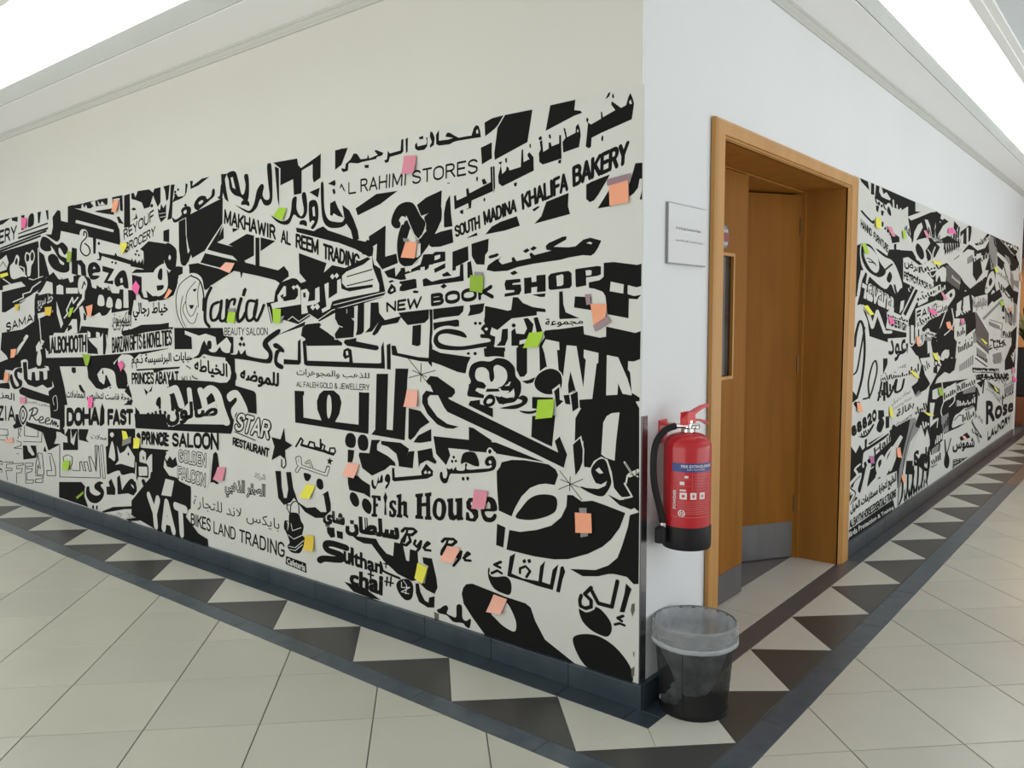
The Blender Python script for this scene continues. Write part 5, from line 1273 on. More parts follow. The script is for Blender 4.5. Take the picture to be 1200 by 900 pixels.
("L","outlined slanted word over black RESTAURANT with a black star","""Tk66 -2604 936 -2273 906 -2307 791 -2665 819|STAR|0.08
Tw67 -2594 928 -2286 900 -2317 800 -2650 827|STAR|0.015
Sk68 49 28 -2643 815 -2441 784
Tk69 -2664 784 -2309 752 -2318 699 -2670 735|RESTAURANT|0.04
Pk68 -2171 876 -2162 806 -2100 789 -2166 756 -2166 706 -2212 724 -2292 689 -2262 766 -2286 816 -2205 811
Sk69 45 27 -2200 702 -2202 663 -2183 658 -2163 676 -2166 714
Sk0 76 48 -2072 785 -2052 807 -2028 834 -2011 822 -2025 801 -1971 795 -1952 822 -1917 819 -1913 798 -1865 794 -1864 841
Sk1 64 41 -1861 795 -1852 820 -1830 811 -1840 791 -1797 779 -1788 804 -1754 808 -1746 792 -1764 772 -1806 775 -1857 784
Sk2 105 66 -2025 797 -1764 777
Sk0 154 96 -2072 654 -2039 689 -2042 729 -2065 723 -2057 693 -2030 685 -1827 664 -1807 704
Sk1 108 67 -1988 706 -1961 721 -1940 687
Sw2 90 56 -2072 654 -2039 689 -2042 729 -2065 723 -2057 693 -2030 685 -1827 664 -1807 702
Sw3 49 31 -1988 706 -1961 721 -1940 684
Pk3 -1794 760 -1787 746 -1765 743 -1784 733 -1782 718 -1799 726 -1812 720 -1806 735 -1816 742 -1798 746"""),
("L","big brush style black Arabic letters beside a coffee pot","""Pk13 -2262 633 -2210 638 -2207 554 -2190 494 -2165 498 -2150 546 -2165 638 -2121 644 -2105 560 -2065 489 -1993 469 -1920 483 -1874 464 -1828 471 -1848 556 -1865 554 -1812 583 -1792 520 -1793 483 -1852 437 -1923 426 -2006 444 -2101 507 -2128 480 -2192 455 -2242 487
Ck14 -2010 651 -1950 647 -1969 615 -1999 615
Ck14 -1906 615 -1891 636 -1857 632 -1849 597 -1870 581 -1899 590
Pk13 -1830 392 -1768 399 -1763 352 -1798 342 -1826 364
Pk13 -1751 387 -1701 388 -1702 351 -1747 351
Ck14 -2152 352 -2143 416 -2067 427 -2044 392 -2021 366 -2035 318 -2011 299 -2038 240 -2070 212 -2139 207 -2170 233 -2149 259 -2179 309 -2197 330 -2189 370 -2164 358 -2166 319
Uk15 44 27 -2136 417 -2128 464 -2096 488 -2065 481 -2058 429
Sk16 45 27 -2159 479 -2167 443 -2137 413
Sk17 38 23 -2166 459 -2135 463
Sw15 31 19 -2132 363 -2121 326 -2046 354
Sw15 31 19 -2160 297 -2111 282 -2029 319
Sw16 31 19 -2157 235 -2100 237 -2024 289
Sw17 31 19 -2151 220 -2101 221 -2037 264
Sk16 45 27 -2191 323 -2183 371 -2157 371
Pk0 -2185 177 -2010 169 -2006 117 -2190 131
Tw1 -2176 167 -2019 163 -2020 125 -2180 137|Cafeteria|0.02"""),
("L","thin capitals ending in TRADING beside the coffee pot","""Tk0 -3116 389 -2237 370 -2240 295 -3121 300|بايكس لاند للتجارة|0
Tk0 -3157 268 -2931 267 -2936 183 -3162 192|BIKES|0.01
Tk0 -2900 259 -2667 254 -2671 178 -2905 181|LAND|0.002
Tk15 -2630 253 -2194 248 -2198 161 -2635 176|TRADING|0.006
Tk0 -2457 599 -2355 607 -2357 560 -2459 562|شركة|0.02
Tw4 -2457 599 -2355 607 -2357 560 -2459 562|شركة|-0.012
Tk5 -2758 534 -2361 543 -2370 442 -2764 424|الصقر الذهبي|0.05
Tw9 -2758 534 -2361 543 -2370 442 -2764 424|الصقر الذهبي|-0.008"""),
("L","white latin letters on black at the foot of the wall","""Pk77 -3913 238 -3492 537 -3390 466 -3141 434 -3153 318 -3217 237 -3074 153 -2970 135 -2965 92 -3599 88 -3922 139
Tw78 -3701 334 -3196 303 -3193 93 -3673 91|YAT|0.05
Pw79 -3445 446 -3340 445 -3382 340 -3507 332"""),
("R","black field and white strokes at the near top corner","""Pk0 2507 2272 2669 2270 2699 2222 2534 2253
Pk0 2732 2272 2797 2272 2805 2205 2735 2204
Pk0 2838 2272 3821 2272 3832 2208 4200 2235 4516 2272 4702 2206 4649 2008 4492 1921 4105 1845 3768 1916 3162 1895 3138 1853 2909 1879 3221 1899 3309 1921 4103 1863 3800 1935 3633 2146 3433 2177 3071 2172 2820 2191
Pw1 2913 2272 2960 2272 3007 2235 3075 2255 3181 2223 3153 2212 3038 2212 2967 2215 2909 2239
Pw1 3616 2149 4270 2272 4433 2272 3720 2133
Pw2 3858 2272 4153 2272 4194 2271 4025 2254 3971 2240 3832 2208
Cw1 3061 2132 3076 2173 3155 2193 3250 2151 3227 2092 3137 2100
Ck2 3104 2136 3129 2170 3191 2145 3189 2113
Sw2 180 48 3241 2222 3290 2074
Sw1 154 40 3336 2200 3386 2049
Sw1 253 65 3432 2185 3452 2030
Pw2 3464 2180 3623 2221 3633 2146 3588 1990 3531 1918 3404 1910 3500 2033
Pw2 3818 2059 3916 2119 4022 2146 4065 2114 3929 2032 3795 1970
Pw3 3932 2014 4228 2054 4314 2014 4166 1949 4023 1895 3905 1951
Pw4 4112 2177 4208 2181 4293 2143 4389 2047 4264 2075
Pw3 3216 1939 3429 1962 3435 1912 3221 1899
Pk4 3292 1936 3352 1948 3357 1907 3296 1903
Pw5 2547 2118 2827 2132 3260 2071 3330 2004 3133 1893 2556 2032
Cw6 2933 2027 2984 2070 3054 2077 3102 2034 3034 2004 2963 2006
Uk6 229 66 2563 2083 2627 2067 2784 2037 2809 2047
Pw7 2508 2027 3162 1895 3138 1853 2910 1871 2475 1880
Tk8 2543 2041 2775 1996 2781 1946 2549 1986|HANNO|0.06
Tk8 2816 1987 3159 1923 3150 1872 2816 1938|FURNITURE|0.05
Pk6 2851 2149 2919 2149 2897 2108 2855 2119
Pk6 2963 2130 3033 2129 3009 2096 2972 2100
Pk6 3206 2018 3425 1994 3429 1962 3246 1941 3211 1978
Pw2 4486 2216 4694 2254 4739 1994 4389 2047 4421 2106
Pk3 4568 2233 4699 2226 4702 2206 4615 2208"""),
("R","black panel with an oval sign and white script","""Pk9 2429 1863 2570 1894 2936 1881 3138 1853 3177 1896 3767 1924 4103 1863 4341 1838 4771 1809 4817 1541 4779 1240 4454 1132 3729 1196 3553 1254 3207 1280 2808 1329 2674 1369 2485 1284 2432 1590
Cw10 2559 1886 2746 1906 2938 1865 3081 1842 3291 1821 3493 1714 3534 1648 3379 1610 3249 1673 3105 1636 2741 1710 2583 1770
Ck11 2572 1872 2644 1899 2800 1887 2972 1805 3121 1749 2983 1708 2739 1733 2592 1800
Cw12 2609 1875 2645 1888 2775 1878 2914 1833 2963 1766 2898 1732 2762 1756 2640 1818
Uk13 105 30 2691 1813 2783 1807 2893 1778
Sk14 132 38 2732 1793 2864 1792
Uk13 202 56 2955 1711 3119 1765 3263 1804
Ck14 3141 1702 3209 1753 3273 1723 3218 1680
Uk11 253 67 3341 1667 3411 1611 3518 1647
Tw15 2587 1726 3348 1610 3332 1493 2527 1592|Havana|0.1
Tk19 2626 1713 3301 1617 3283 1518 2573 1623|Havana|-0.012
Cw20 2534 1651 2587 1726 2686 1745 2593 1667 2548 1629
Pw20 2458 1561 2575 1600 2511 1511 2463 1511
Sw20 358 102 2633 1520 2738 1490 2855 1390 2952 1491 3139 1355 3288 1353
Sk21 182 53 2698 1509 2791 1483
Pw12 3539 1860 3670 1875 4110 1818 4703 1688 4668 1638 4459 1614 3560 1699
Tk13 3571 1870 4111 1809 4118 1763 3581 1794|معرض|0.03
Tk17 3567 1774 4660 1682 4668 1633 3575 1717|PETROVA FOR SHOES|0.06
Pw18 3890 1675 4133 1663 3732 1425 3526 1460
Pk19 3911 1657 3985 1650 3659 1460 3590 1477
Pw20 3513 1562 3610 1572 3585 1512 3492 1477
Pw20 3931 1514 4805 1611 4819 1531 4102 1359 3952 1370
Tk21 3971 1497 4809 1591 4819 1531 3981 1424|FANCY|0.05
Tk22 3984 1406 4479 1489 4489 1432 4026 1369|FANCY|0.03
Pw22 3994 1587 4140 1617 4294 1630 4303 1574 4002 1533
Pw21 3210 1501 3730 1443 3779 1336 3165 1379
Tk22 3275 1460 3736 1399 3743 1346 3283 1394|DESIGN|0.07
Sk23 129 34 3243 1476 3732 1425
Tw23 3703 1390 4417 1365 4441 1210 3723 1241|ilily|0.1"""),
("R","wide white panel of curling script","""Pw24 2430 1515 2597 1532 2748 1427 2797 1334 3224 1285 3389 1189 3315 1041 3109 1020 3033 928 2484 956 2436 1210
Uk25 175 53 2493 1111 2563 1137 2625 1262 2688 1389
Uk26 250 75 2579 971 2668 1086 2703 1245 2662 1390 2583 1428 2517 1354 2500 1281
Uk27 190 55 2839 943 2802 1040 2871 1145 2950 1173 2985 1108 2913 1009 2838 951 2708 946
Pk27 2478 1016 2605 961 2485 941
Uk25 232 66 3035 912 3083 989 3107 1037
Sk25 268 75 3184 875 3167 1017
Uk26 289 78 3226 1021 3269 918 3386 960 3474 1023 3452 939 3614 944 3673 1011
Pk25 3119 1182 3268 1177 3213 1129 3131 1076
Tk27 3072 1087 3768 1068 3774 1023 3079 1030|قصر الديباج|0.02
Pw31 3237 1178 3753 1175 3766 1077 3247 1094
Pg32 3257 1142 3293 1141 3297 1107 3261 1107
Pg32 3312 1141 3349 1140 3353 1105 3316 1105
Pg32 3367 1139 3405 1138 3409 1103 3372 1103
Pg32 3424 1137 3462 1136 3467 1101 3429 1101
Pg32 3482 1136 3521 1135 3525 1099 3486 1099
Pg32 3540 1134 3580 1133 3584 1097 3545 1097
Pg32 3600 1132 3640 1131 3645 1095 3604 1095
Pg32 3660 1130 3701 1129 3706 1093 3665 1093
Pw33 3218 1311 3713 1310 3739 1124 3231 1080
Tk34 3235 1295 3698 1301 3702 1143 3251 1162|عود|0.02
Pk38 3685 1267 3729 1195 4056 1165 4225 1055 4916 969 4852 1338 4184 1329 4195 1254 3791 1246
Pw39 3754 1265 4059 1147 4072 1053 3786 1032 3734 1159
Pw39 4296 1365 4376 1364 4613 1184 4560 989 4226 1046 4372 1134
Sw40 173 39 4661 1420 4591 1322
Pg41 4108 1321 4866 1257 4870 1236 4114 1283"""),
("R","slanted stack of salon and grocery words by the door","""Pk28 2510 931 2640 867 2592 849 2494 851 2472 823 2592 841 2639 875 3041 863 3036 904 2870 909 2873 877 2637 898 2633 936 2533 944
Pw29 2658 934 3036 904 3333 888 3361 665 3065 648 2682 693
Tk30 2463 794 2998 866 3021 783 2505 729|88820|0.09
Uk31 241 72 2655 712 2811 710 2940 759
Ck31 3014 728 3106 792 3199 749 3118 692
Pk32 3043 846 3174 835 3194 791 3050 781
Pk30 3224 788 3316 780 3325 703 3234 704
Pw31 3271 901 3964 939 3994 724 3422 675 3342 820
Tk32 3365 885 3856 937 3862 891 3370 843|محلات نبيل|0
Tk33 3371 834 3900 879 3905 842 3375 800|Grooming House|-0.01
Tk34 3501 805 3978 836 3986 781 3510 735|بقالة|0.03
Tk38 3497 710 3918 750 3958 718 3488 659|Grocery|0.01
Ck39 3389 687 3433 713 3501 684 3456 654
Pk40 2460 697 2657 697 2690 615 2791 649 3359 682 3888 707 3999 687 3905 586 3726 354 3674 236 3351 237 3077 284 2826 311 2474 296 2476 538
Pw41 2433 738 2681 709 2872 639 3327 685 3366 621 2990 560 2673 532 2642 590 2461 690
Uk42 359 105 2655 589 2767 621 2873 623 3300 654
Pk43 2761 684 2813 686 2807 616 2769 605
Pw43 2944 598 3346 658 3368 604 2964 547
Tk44 2971 603 3347 649 3352 606 2991 552|Hail|0.03
Sw43 183 55 2674 524 2722 556 2752 513
Sw48 138 41 2801 553 2889 477 2971 481
Cw48 3052 511 3165 537 3230 486 3123 393 3030 456
Ck49 3082 498 3154 505 3145 456 3101 454
Pw49 3319 499 3436 561 3624 618 3695 592 3507 509 3391 421 3274 370 3235 443
Uw50 342 104 2495 336 2564 369 2486 428 2680 466 2612 384 2718 343 2858 511 2821 357 3093 403 2928 372
Cw51 3061 433 3202 471 3327 436 3214 368
Uw52 344 95 3301 397 3258 505 3405 554
Uw53 360 98 3393 400 3510 480 3539 511
Pw54 2473 309 3066 383 3557 368 3624 100 3559 100 3205 192 2488 146
Tk55 2509 306 3542 357 3553 271 2515 244|الخليج لتجارة مستلزمات الخيل|0.05
Tk59 2493 222 3556 244 3564 180 2499 167|AL BAYTHI HORSE ESSENTIALS TRADING|0.05
Pk60 2487 162 3484 177 3543 100 3128 100 2494 100
Tw61 2464 151 3490 132 3514 100 2481 102|Birds Protection & Training|0.02"""),
("R","grey striped leaning strokes and tall narrow words","""Pg55 3888 707 4034 702 4199 610 3912 530 3789 400 3669 273 3630 100 3590 107 3623 369 3830 613
Uk56 108 28 4002 668 3779 474 3703 267
Pk40 3891 944 4070 969 4135 1039 4197 1140 4430 1179 4471 924 4353 893 4010 871
Pw41 4120 1143 4437 1140 4469 934 4295 1012
Pk56 4042 645 4180 735 4507 696 4539 494 4374 494 4238 606 4083 622
Pw57 4127 580 4236 625 4371 514 4477 620 4561 352 4078 397 4016 312 3822 413
Tk58 4035 440 4812 412 4836 264 4050 335|Selfie|0.05
Pk58 3823 404 4006 379 4021 273 3801 307
Uk57 244 65 3733 305 3733 169 3656 110
Uk59 254 66 3877 318 3879 178 3806 116
Uk62 264 67 4028 332 4030 186 3962 123
Uk62 275 69 4184 345 4187 195 4124 129
Uk62 286 70 4347 360 4350 205 4293 136
Uk62 298 71 4516 375 4520 215 4469 143
Uk63 225 57 3939 339 4057 284 3968 129
Uk63 419 101 4243 314 4496 238 4565 328"""),
("R","black and grey jumble of the upper far half","""Pk4 4453 2272 4647 2262 4595 2190 4761 2243 4922 2233 4727 2182 4528 2079 4485 2085
Pk0 5132 2257 5311 2231 5222 2172 5120 2195
Pk22 5397 2186 5754 2272 5868 2272 5898 2137 5960 2119 6197 2123 6812 2272 7094 2272 7712 2272 7761 2095 7467 2000 7144 2086 6859 2082 6628 1912 6829 1921 6772 1869 5929 1712 5640 1760 5471 1808 4913 1897 4693 1866 4532 1801 4461 1722 4560 1628 5508 1615 5708 1696 6848 1551 8845 2067 7712 2272 8680 2272 8860 2272 8524 2179 8255 2164 7639 2246 6812 2272 6676 2272 6373 2170 5960 2119 5681 2100 5002 1922 4522 1858 4372 2020 4920 2118 5415 2092
Pw23 5405 2144 5528 2186 5540 1993 5185 1973 5477 2043
Pw23 5652 2239 5731 2256 5760 2116 5683 2089
Pw24 5897 2272 5984 2272 5986 2132 6137 2119 6442 2151 6809 2272 6887 2255 6578 2125 6207 2078 5905 2104 5790 2107 5434 1998 5005 1902 5045 1945 5427 2029 5839 2144
Pw25 6255 2272 6412 2272 6389 2241 6296 2234
Pw25 5053 1904 5744 2060 6029 2067 6122 1913 5718 1916 5569 1844 5694 1761 5358 1856 5208 1850 5397 1922
Pg26 5732 1983 5978 2030 6022 1965 5743 1928
Pw27 5748 1906 6056 1944 6092 1774 5980 1748 5952 1882 5757 1863
Pw25 6155 2040 6397 2066 6350 1853 6174 1811
Pw26 4530 1811 4783 1861 4922 1847 4894 1746 5097 1660 4827 1603 4576 1531
Pk27 4583 1745 4663 1787 4764 1712 4636 1688
Pd27 4871 1875 5009 1882 5499 1798 5442 1689 4939 1747
Cw25 6672 1720 6840 1872 7112 1920 7213 1810 6948 1714 6748 1685
Ck26 6858 1799 6950 1851 7065 1818 6936 1764
Cw26 7028 1679 7159 1732 7405 1647 7264 1606
Pg26 6815 2262 7100 2259 7467 2000 6967 1927 6771 2162
Pg23 7751 2134 8093 2113 8528 1852 8395 1678 8084 1838
Pw27 7280 2132 7761 2095 8116 2032 8428 1565 7576 1584 7219 1785
Sk28 341 54 7702 2012 8387 1706
Sk29 268 41 8001 2135 8689 1944
Sg30 414 66 7394 2272 8437 2160
Pw30 8132 1977 8860 2072 8860 1897 8503 1937
Pk31 8116 2032 8832 2110 8578 1997 8222 1968
Pg24 8428 1877 8860 1882 8860 1809 8629 1827
Pk23 4802 2010 4845 2023 4888 1986 4830 1953
Pk24 4880 2027 4924 2040 4969 1999 4910 1963
Pk25 4961 2045 5006 2058 5052 2012 4992 1974
Pk26 5043 2062 5088 2076 5136 2026 5076 1985
Pk27 5126 2080 5173 2094 5222 2040 5161 1996
Pk28 5211 2099 5258 2113 5310 2054 5248 2008
Pk29 5298 2118 5346 2132 5399 2068 5337 2020
Pk42 4543 1732 4986 1746 5498 1666 5932 1699 6210 1508 6307 1344 6220 1180 5498 1124 5423 1246 5369 989 5077 972 4656 1045 4454 1249 4591 1441
Cw43 4826 1611 5189 1691 5272 1640 5113 1575 4976 1542
Ck44 5054 1636 5122 1658 5174 1638 5105 1616
Pw44 4567 1587 4922 1582 4937 1501 4588 1461
Tk45 4572 1558 4923 1577 4937 1501 4586 1470|fancy|0
Pw43 5362 1568 5564 1603 5534 1483 5384 1450
Pw43 5640 1626 5885 1653 5970 1518 5639 1494
Uw46 182 40 4979 1522 4855 1441 4697 1322
Uw47 237 52 5171 1524 5247 1377 4663 1263
Pw43 5285 1440 5704 1439 5800 1237 5479 1223 5317 1269
Pg44 5496 1407 5764 1417 5775 1361 5505 1363
Cw43 4838 1148 4993 1183 5142 1147 5055 1098 4869 1096
Uw44 281 62 4680 1163 4831 1057 5064 1046 5248 1101
Pw44 5427 1224 6245 1344 6344 1177 5551 1122
Tk45 5479 1223 6251 1321 6281 1179 5496 1135|النهضة|0.03
Pw49 4673 944 5425 964 5448 1115 6344 1177 7095 1105 7660 1569 8711 1229 8860 1252 8860 647 7051 698 6391 960 5490 895 4678 914
Pg50 5571 1022 5639 1030 5654 952 5586 944
Pg50 5660 1033 5729 1041 5745 960 5675 953
Pg50 5750 1043 5821 1051 5838 969 5767 961
Pg50 5843 1054 5915 1062 5932 978 5860 970
Pg50 5937 1065 6011 1073 6028 987 5955 979
Pg50 6033 1076 6108 1085 6127 997 6052 988
Pg50 6131 1087 6208 1096 6227 1006 6150 998
Pd50 6240 1508 6981 1286 7033 1069 6305 1214
Tk51 6999 1209 8004 1200 8031 1103 7027 1095|كلباء|0.02
Sg55 287 48 7018 1424 7790 1381 7748 1233 8720 1199
Pg56 6951 1412 7636 1355 7646 1315 6960 1374
Sg57 660 115 6671 1437 7722 1636
Sk51 266 50 6307 1059 6957 945
Pg52 6346 1165 6892 1074 6913 985 6362 1093
Pg50 7252 1061 7791 1069 7824 945 7353 953
Pw58 6063 1633 6816 1684 6851 1536 6092 1496
Tg59 6092 1634 6788 1659 6814 1548 6120 1507|صيدلية|0.03
Tk53 6173 977 7677 891 7688 850 6183 929|BEST SERVICES CO|0.03
Tk54 6217 910 8283 811 8303 739 6230 850|الشروق|0.02
Tk58 7693 829 8375 799 8410 675 7722 719|NG|0.02
Pk56 8266 1504 8391 1533 8490 1348 8305 1363
Pg56 8237 1294 8651 1274 8625 1201 8253 1237
Pg56 8566 1721 8772 1667 8763 1375 8570 1390
Pk58 8382 1092 8860 1237 8825 842 8100 849 8069 962
Pw59 8498 1002 8852 1078 8711 906
Pk58 7733 1596 7900 1585 7881 1503 7714 1516
Pk58 7731 1449 7933 1462 7903 1421"""),
("R","lower far words ending in LAUNDRY with a black brush block","""Pk58 4472 914 4728 918 6235 870 6375 789 6525 682 6493 538 6199 469 5634 458 5175 464 4803 464 4542 474 4350 652
Pw59 4704 1060 5434 960 6149 992 6232 882 5394 897 4728 918
Pk60 4966 1109 5435 1090 5376 996 5182 968 4986 995 4721 958 4563 869 4474 905 4714 999
Pw61 4563 869 4734 877 4925 812 4705 789 4574 799
Pk59 4535 782 4751 775 4730 635 4597 658
Uw62 219 48 4925 812 5153 859 5222 748
Pw60 4494 776 4666 762 4602 627 4821 626 4789 547 4535 515
Uw63 189 42 5027 763 4902 680 4958 623
Uw63 257 55 5233 683 5427 721 5359 813
Tw59 5506 714 6394 704 6415 606 5518 653|ECTIO|0.03
Pg59 5719 855 6365 838 6389 728 5796 748
Pg64 4913 617 5193 633 5223 469 4983 475
Cw60 5369 486 5454 576 5663 590 5936 611 6240 561 6199 469 5685 475
Uk61 221 46 5461 542 5667 567 5894 534
Pg62 5880 604 6292 604 6575 457 6199 469
Pw65 5377 441 6201 457 6904 476 6980 148 5435 126 5149 338 5287 386
Tk66 5416 371 6425 270 6451 151 5436 258|شموس|0.06
Pw65 4539 494 5029 480 5092 388 4940 187 4581 229
Pg66 4625 484 4800 485 4952 384 4842 232 4666 226
Sk67 219 51 4591 428 4643 240
Sk67 186 42 4898 432 4838 253
Ck66 5100 206 5136 276 5206 288 5309 209 5280 148 5182 152
Sk67 221 49 5158 284 5088 410
Sk67 229 50 5208 277 5336 391
Pk70 5449 190 6153 118 5542 110 5465 105
Tw71 5476 181 6033 128 6042 100 5515 114|BEST|-0.01
Sg70 391 75 6261 463 6699 195
Sk71 231 44 6266 439 6824 230
Sk60 337 63 6423 859 6827 810 6787 687
Sk61 327 62 6444 761 6591 677
Tk0 7020 574 8855 462 8860 323 7075 344|Rose|0.07
Pg59 7002 799 7832 653 7873 498 7135 688
Pk60 7113 780 7754 644 7764 603 7196 736
Pg59 8074 678 8789 690 8820 584 8193 557
Sk60 345 57 8019 570 8050 455
Tk62 6544 888 8388 801 8417 699 6558 826|TRADING|0.02"""),
("R","narrow strips of tiny lettering crowded across the far half","""Uw17 189 46 3887 1898 3915 1877 3945 1869
Pw18 3960 1895 4011 1898 4016 1866 3965 1863
Uw19 197 47 4033 1903 4063 1874 4095 1863
Pw20 4109 1900 4162 1903 4168 1859 4115 1857
Cw13 4185 1875 4213 1898 4247 1878 4220 1854
Pg23 4394 2079 4439 2082 4445 2049 4399 2045
Pg23 4461 2070 4508 2073 4512 2048 4466 2044
Pg23 4527 2077 4574 2081 4580 2047 4533 2043
Pg23 4592 2100 4639 2103 4649 2046 4601 2043
Cg23 4665 2055 4690 2071 4721 2059 4695 2043
Pk5 4225 2128 4266 2132 4275 2073 4234 2070
Uk6 157 36 4287 2112 4313 2083 4339 2072
Uk24 159 36 4349 2100 4374 2078 4400 2070
Pk25 4406 2125 4449 2128 4459 2068 4416 2065
Uk26 164 37 4466 2138 4496 2088 4525 2067
Uk27 166 37 4534 2107 4562 2077 4589 2065
Ck3 3550 2062 3567 2080 3589 2065 3571 2048
Uk4 131 33 3599 2084 3621 2050 3643 2036
Pk5 3651 2071 3686 2074 3693 2023 3658 2020
Uk1 135 34 3708 2030 3728 2015 3749 2010
Cw10 3735 1935 3753 1947 3775 1938 3756 1926
Uw11 131 33 3784 1959 3806 1930 3828 1918
Cw18 3837 1924 3855 1942 3877 1926 3860 1907
Pw18 3888 1941 3924 1943 3930 1899 3894 1897
Cw19 3942 1905 3960 1924 3984 1907 3966 1888
Pw20 3998 1904 4034 1906 4038 1879 4002 1877
Pw20 4050 1912 4087 1914 4094 1869 4056 1867
Pk7 2925 2059 2966 2063 2968 2044 2927 2041
Pk7 2985 2059 3027 2062 3031 2032 2988 2028
Pk8 3049 2029 3092 2033 3094 2018 3051 2015
Pk8 3113 2021 3157 2024 3159 2005 3115 2002
Pk7 3177 2014 3222 2017 3225 1992 3180 1988
Pk7 3245 1989 3290 1992 3292 1978 3247 1974
Uk7 157 44 2829 2194 2852 2170 2878 2162
Pk8 2891 2174 2934 2179 2937 2156 2894 2152
Pk1 2954 2164 2998 2168 3000 2151 2956 2147
Uk7 166 46 3016 2172 3041 2153 3067 2146
Cw21 3760 1967 3860 2009 4084 1989 4212 1906 4105 1845 3840 1902
Ck22 3868 1957 3935 1988 4089 1953 4135 1901 4044 1878 3910 1915
Uw28 183 42 4242 1963 4370 1915 4305 1818 4435 1766 4633 1842
Uw29 185 42 4480 1997 4407 1936 4460 1863
Ck18 3625 1758 3647 1769 3672 1760 3649 1749
Uk19 157 40 3685 1769 3709 1751 3734 1745
Pk20 3747 1758 3789 1760 3792 1739 3750 1738
Uk18 162 40 3809 1753 3832 1739 3858 1734
Uk19 165 41 3871 1748 3895 1734 3921 1728
Pk20 3934 1748 3979 1749 3983 1723 3938 1721
Pk18 4001 1732 4046 1733 4049 1717 4003 1715
Uk18 174 42 4068 1722 4092 1714 4119 1711
Pw30 3948 1829 4636 1901 4649 1829 3957 1763
Pk31 3973 1822 4036 1825 4042 1780 3980 1777
Uk32 241 58 4063 1822 4099 1798 4137 1789
Pk33 4156 1823 4221 1826 4225 1798 4160 1795
Uk34 253 59 4249 1832 4285 1814 4325 1808
Ck35 4342 1822 4380 1832 4421 1826 4383 1816
Ck36 4440 1832 4478 1842 4520 1836 4481 1825
Uk37 271 61 4542 1862 4581 1844 4624 1837
Pw50 3943 1612 4711 1716 4721 1657 3951 1558
Pk51 3968 1593 4022 1594 4026 1573 3971 1572
Ck51 4043 1589 4074 1596 4106 1590 4075 1583
Uk52 213 51 4123 1615 4153 1600 4187 1594
Pk53 4203 1620 4261 1621 4264 1604 4206 1603
Uk54 222 52 4284 1637 4315 1621 4350 1615
Pk55 4366 1648 4427 1649 4430 1626 4370 1625
Ck51 4448 1649 4481 1662 4519 1650 4485 1637
Pk51 4538 1665 4601 1667 4604 1650 4541 1648
Pk51 4623 1699 4687 1701 4694 1661 4629 1660
Pw50 4041 1445 4744 1524 4753 1470 4048 1396
Uk51 212 51 4065 1442 4096 1418 4130 1408
Uk52 216 52 4147 1432 4177 1422 4210 1417
Pk53 4227 1446 4285 1446 4288 1426 4230 1426
Pk51 4309 1456 4369 1456 4372 1435 4312 1435
Uk52 230 53 4391 1479 4425 1455 4462 1445
Uk53 235 54 4479 1475 4513 1461 4549 1454
Pk54 4565 1499 4628 1499 4634 1464 4570 1464
Pk51 4654 1509 4719 1510 4725 1474 4660 1474
Pw25 3173 1489 3739 1448 3745 1408 3177 1453
Pk26 3192 1471 3231 1471 3233 1456 3194 1456
Pk26 3250 1463 3290 1463 3291 1452 3251 1452
Pk26 3307 1462 3348 1462 3350 1447 3309 1447
Pk26 3366 1454 3408 1454 3409 1442 3368 1443
Ck26 3424 1442 3448 1447 3472 1442 3449 1438
Pk26 3487 1448 3530 1448 3532 1433 3489 1433
Uk27 164 43 3547 1454 3572 1436 3598 1428
Pk28 3612 1438 3656 1438 3658 1423 3614 1423
Pk26 3676 1433 3721 1433 3723 1417 3678 1418
Uw20 120 30 3707 1656 3725 1641 3744 1636
Pw21 3750 1677 3782 1678 3785 1657 3753 1656
Pw18 3792 1713 3824 1714 3829 1679 3796 1678
Uw40 180 45 3717 1283 3862 1244 3963 1296 3952 1369
Uw42 193 47 4045 1239 4195 1254 4222 1328
Pw42 4232 1095 4297 1092 4304 1046 4239 1050
Cw42 4324 1069 4360 1081 4400 1065 4364 1053
Pw61 4419 1095 4487 1092 4493 1056 4425 1060
Uw62 262 61 4516 1091 4554 1071 4595 1061
Pw63 4614 1097 4685 1094 4690 1067 4619 1070
Pw61 4709 1136 4781 1133 4792 1072 4719 1075
Pk40 3790 1068 3835 1066 3840 1033 3795 1035
Pk41 3850 1094 3895 1091 3903 1037 3858 1039
Ck41 3917 1056 3941 1068 3969 1054 3945 1042
Uk42 176 44 3983 1072 4009 1053 4037 1044
Pk43 4045 1107 4092 1104 4100 1048 4053 1051
Pw50 4246 1356 4781 1309 4787 1273 4251 1322
Pk51 4269 1335 4311 1334 4313 1324 4271 1325
Pk51 4329 1337 4371 1337 4374 1318 4332 1319
Pk51 4391 1327 4434 1326 4436 1313 4393 1313
Pk51 4453 1326 4496 1325 4499 1307 4456 1307
Uk51 167 39 4517 1315 4540 1305 4567 1300
Pk52 4580 1319 4625 1318 4629 1294 4583 1295
Ck51 4645 1295 4670 1300 4697 1294 4672 1289
Uk52 175 39 4711 1307 4737 1289 4765 1282
Pk24 4786 2051 4844 2055 4830 2000 4772 1996
Uk25 223 48 4877 2108 4897 2047 4915 2021
Ck26 4923 2074 4951 2112 4992 2078 4964 2040
Ck27 5006 2095 5034 2134 5076 2100 5048 2062
Pk28 5123 2157 5186 2162 5165 2086 5102 2082
Pk29 5210 2180 5274 2185 5252 2108 5189 2104
Pk30 5304 2222 5369 2228 5342 2131 5277 2127
Pw28 5140 2013 5191 2016 5198 1979 5147 1976
Cw29 5210 2010 5236 2032 5270 2014 5244 1992
Uw30 198 41 5283 2042 5314 2018 5347 2009
Uw31 201 41 5358 2048 5388 2030 5421 2024
Cg25 6206 2141 6252 2155 6303 2147 6257 2133
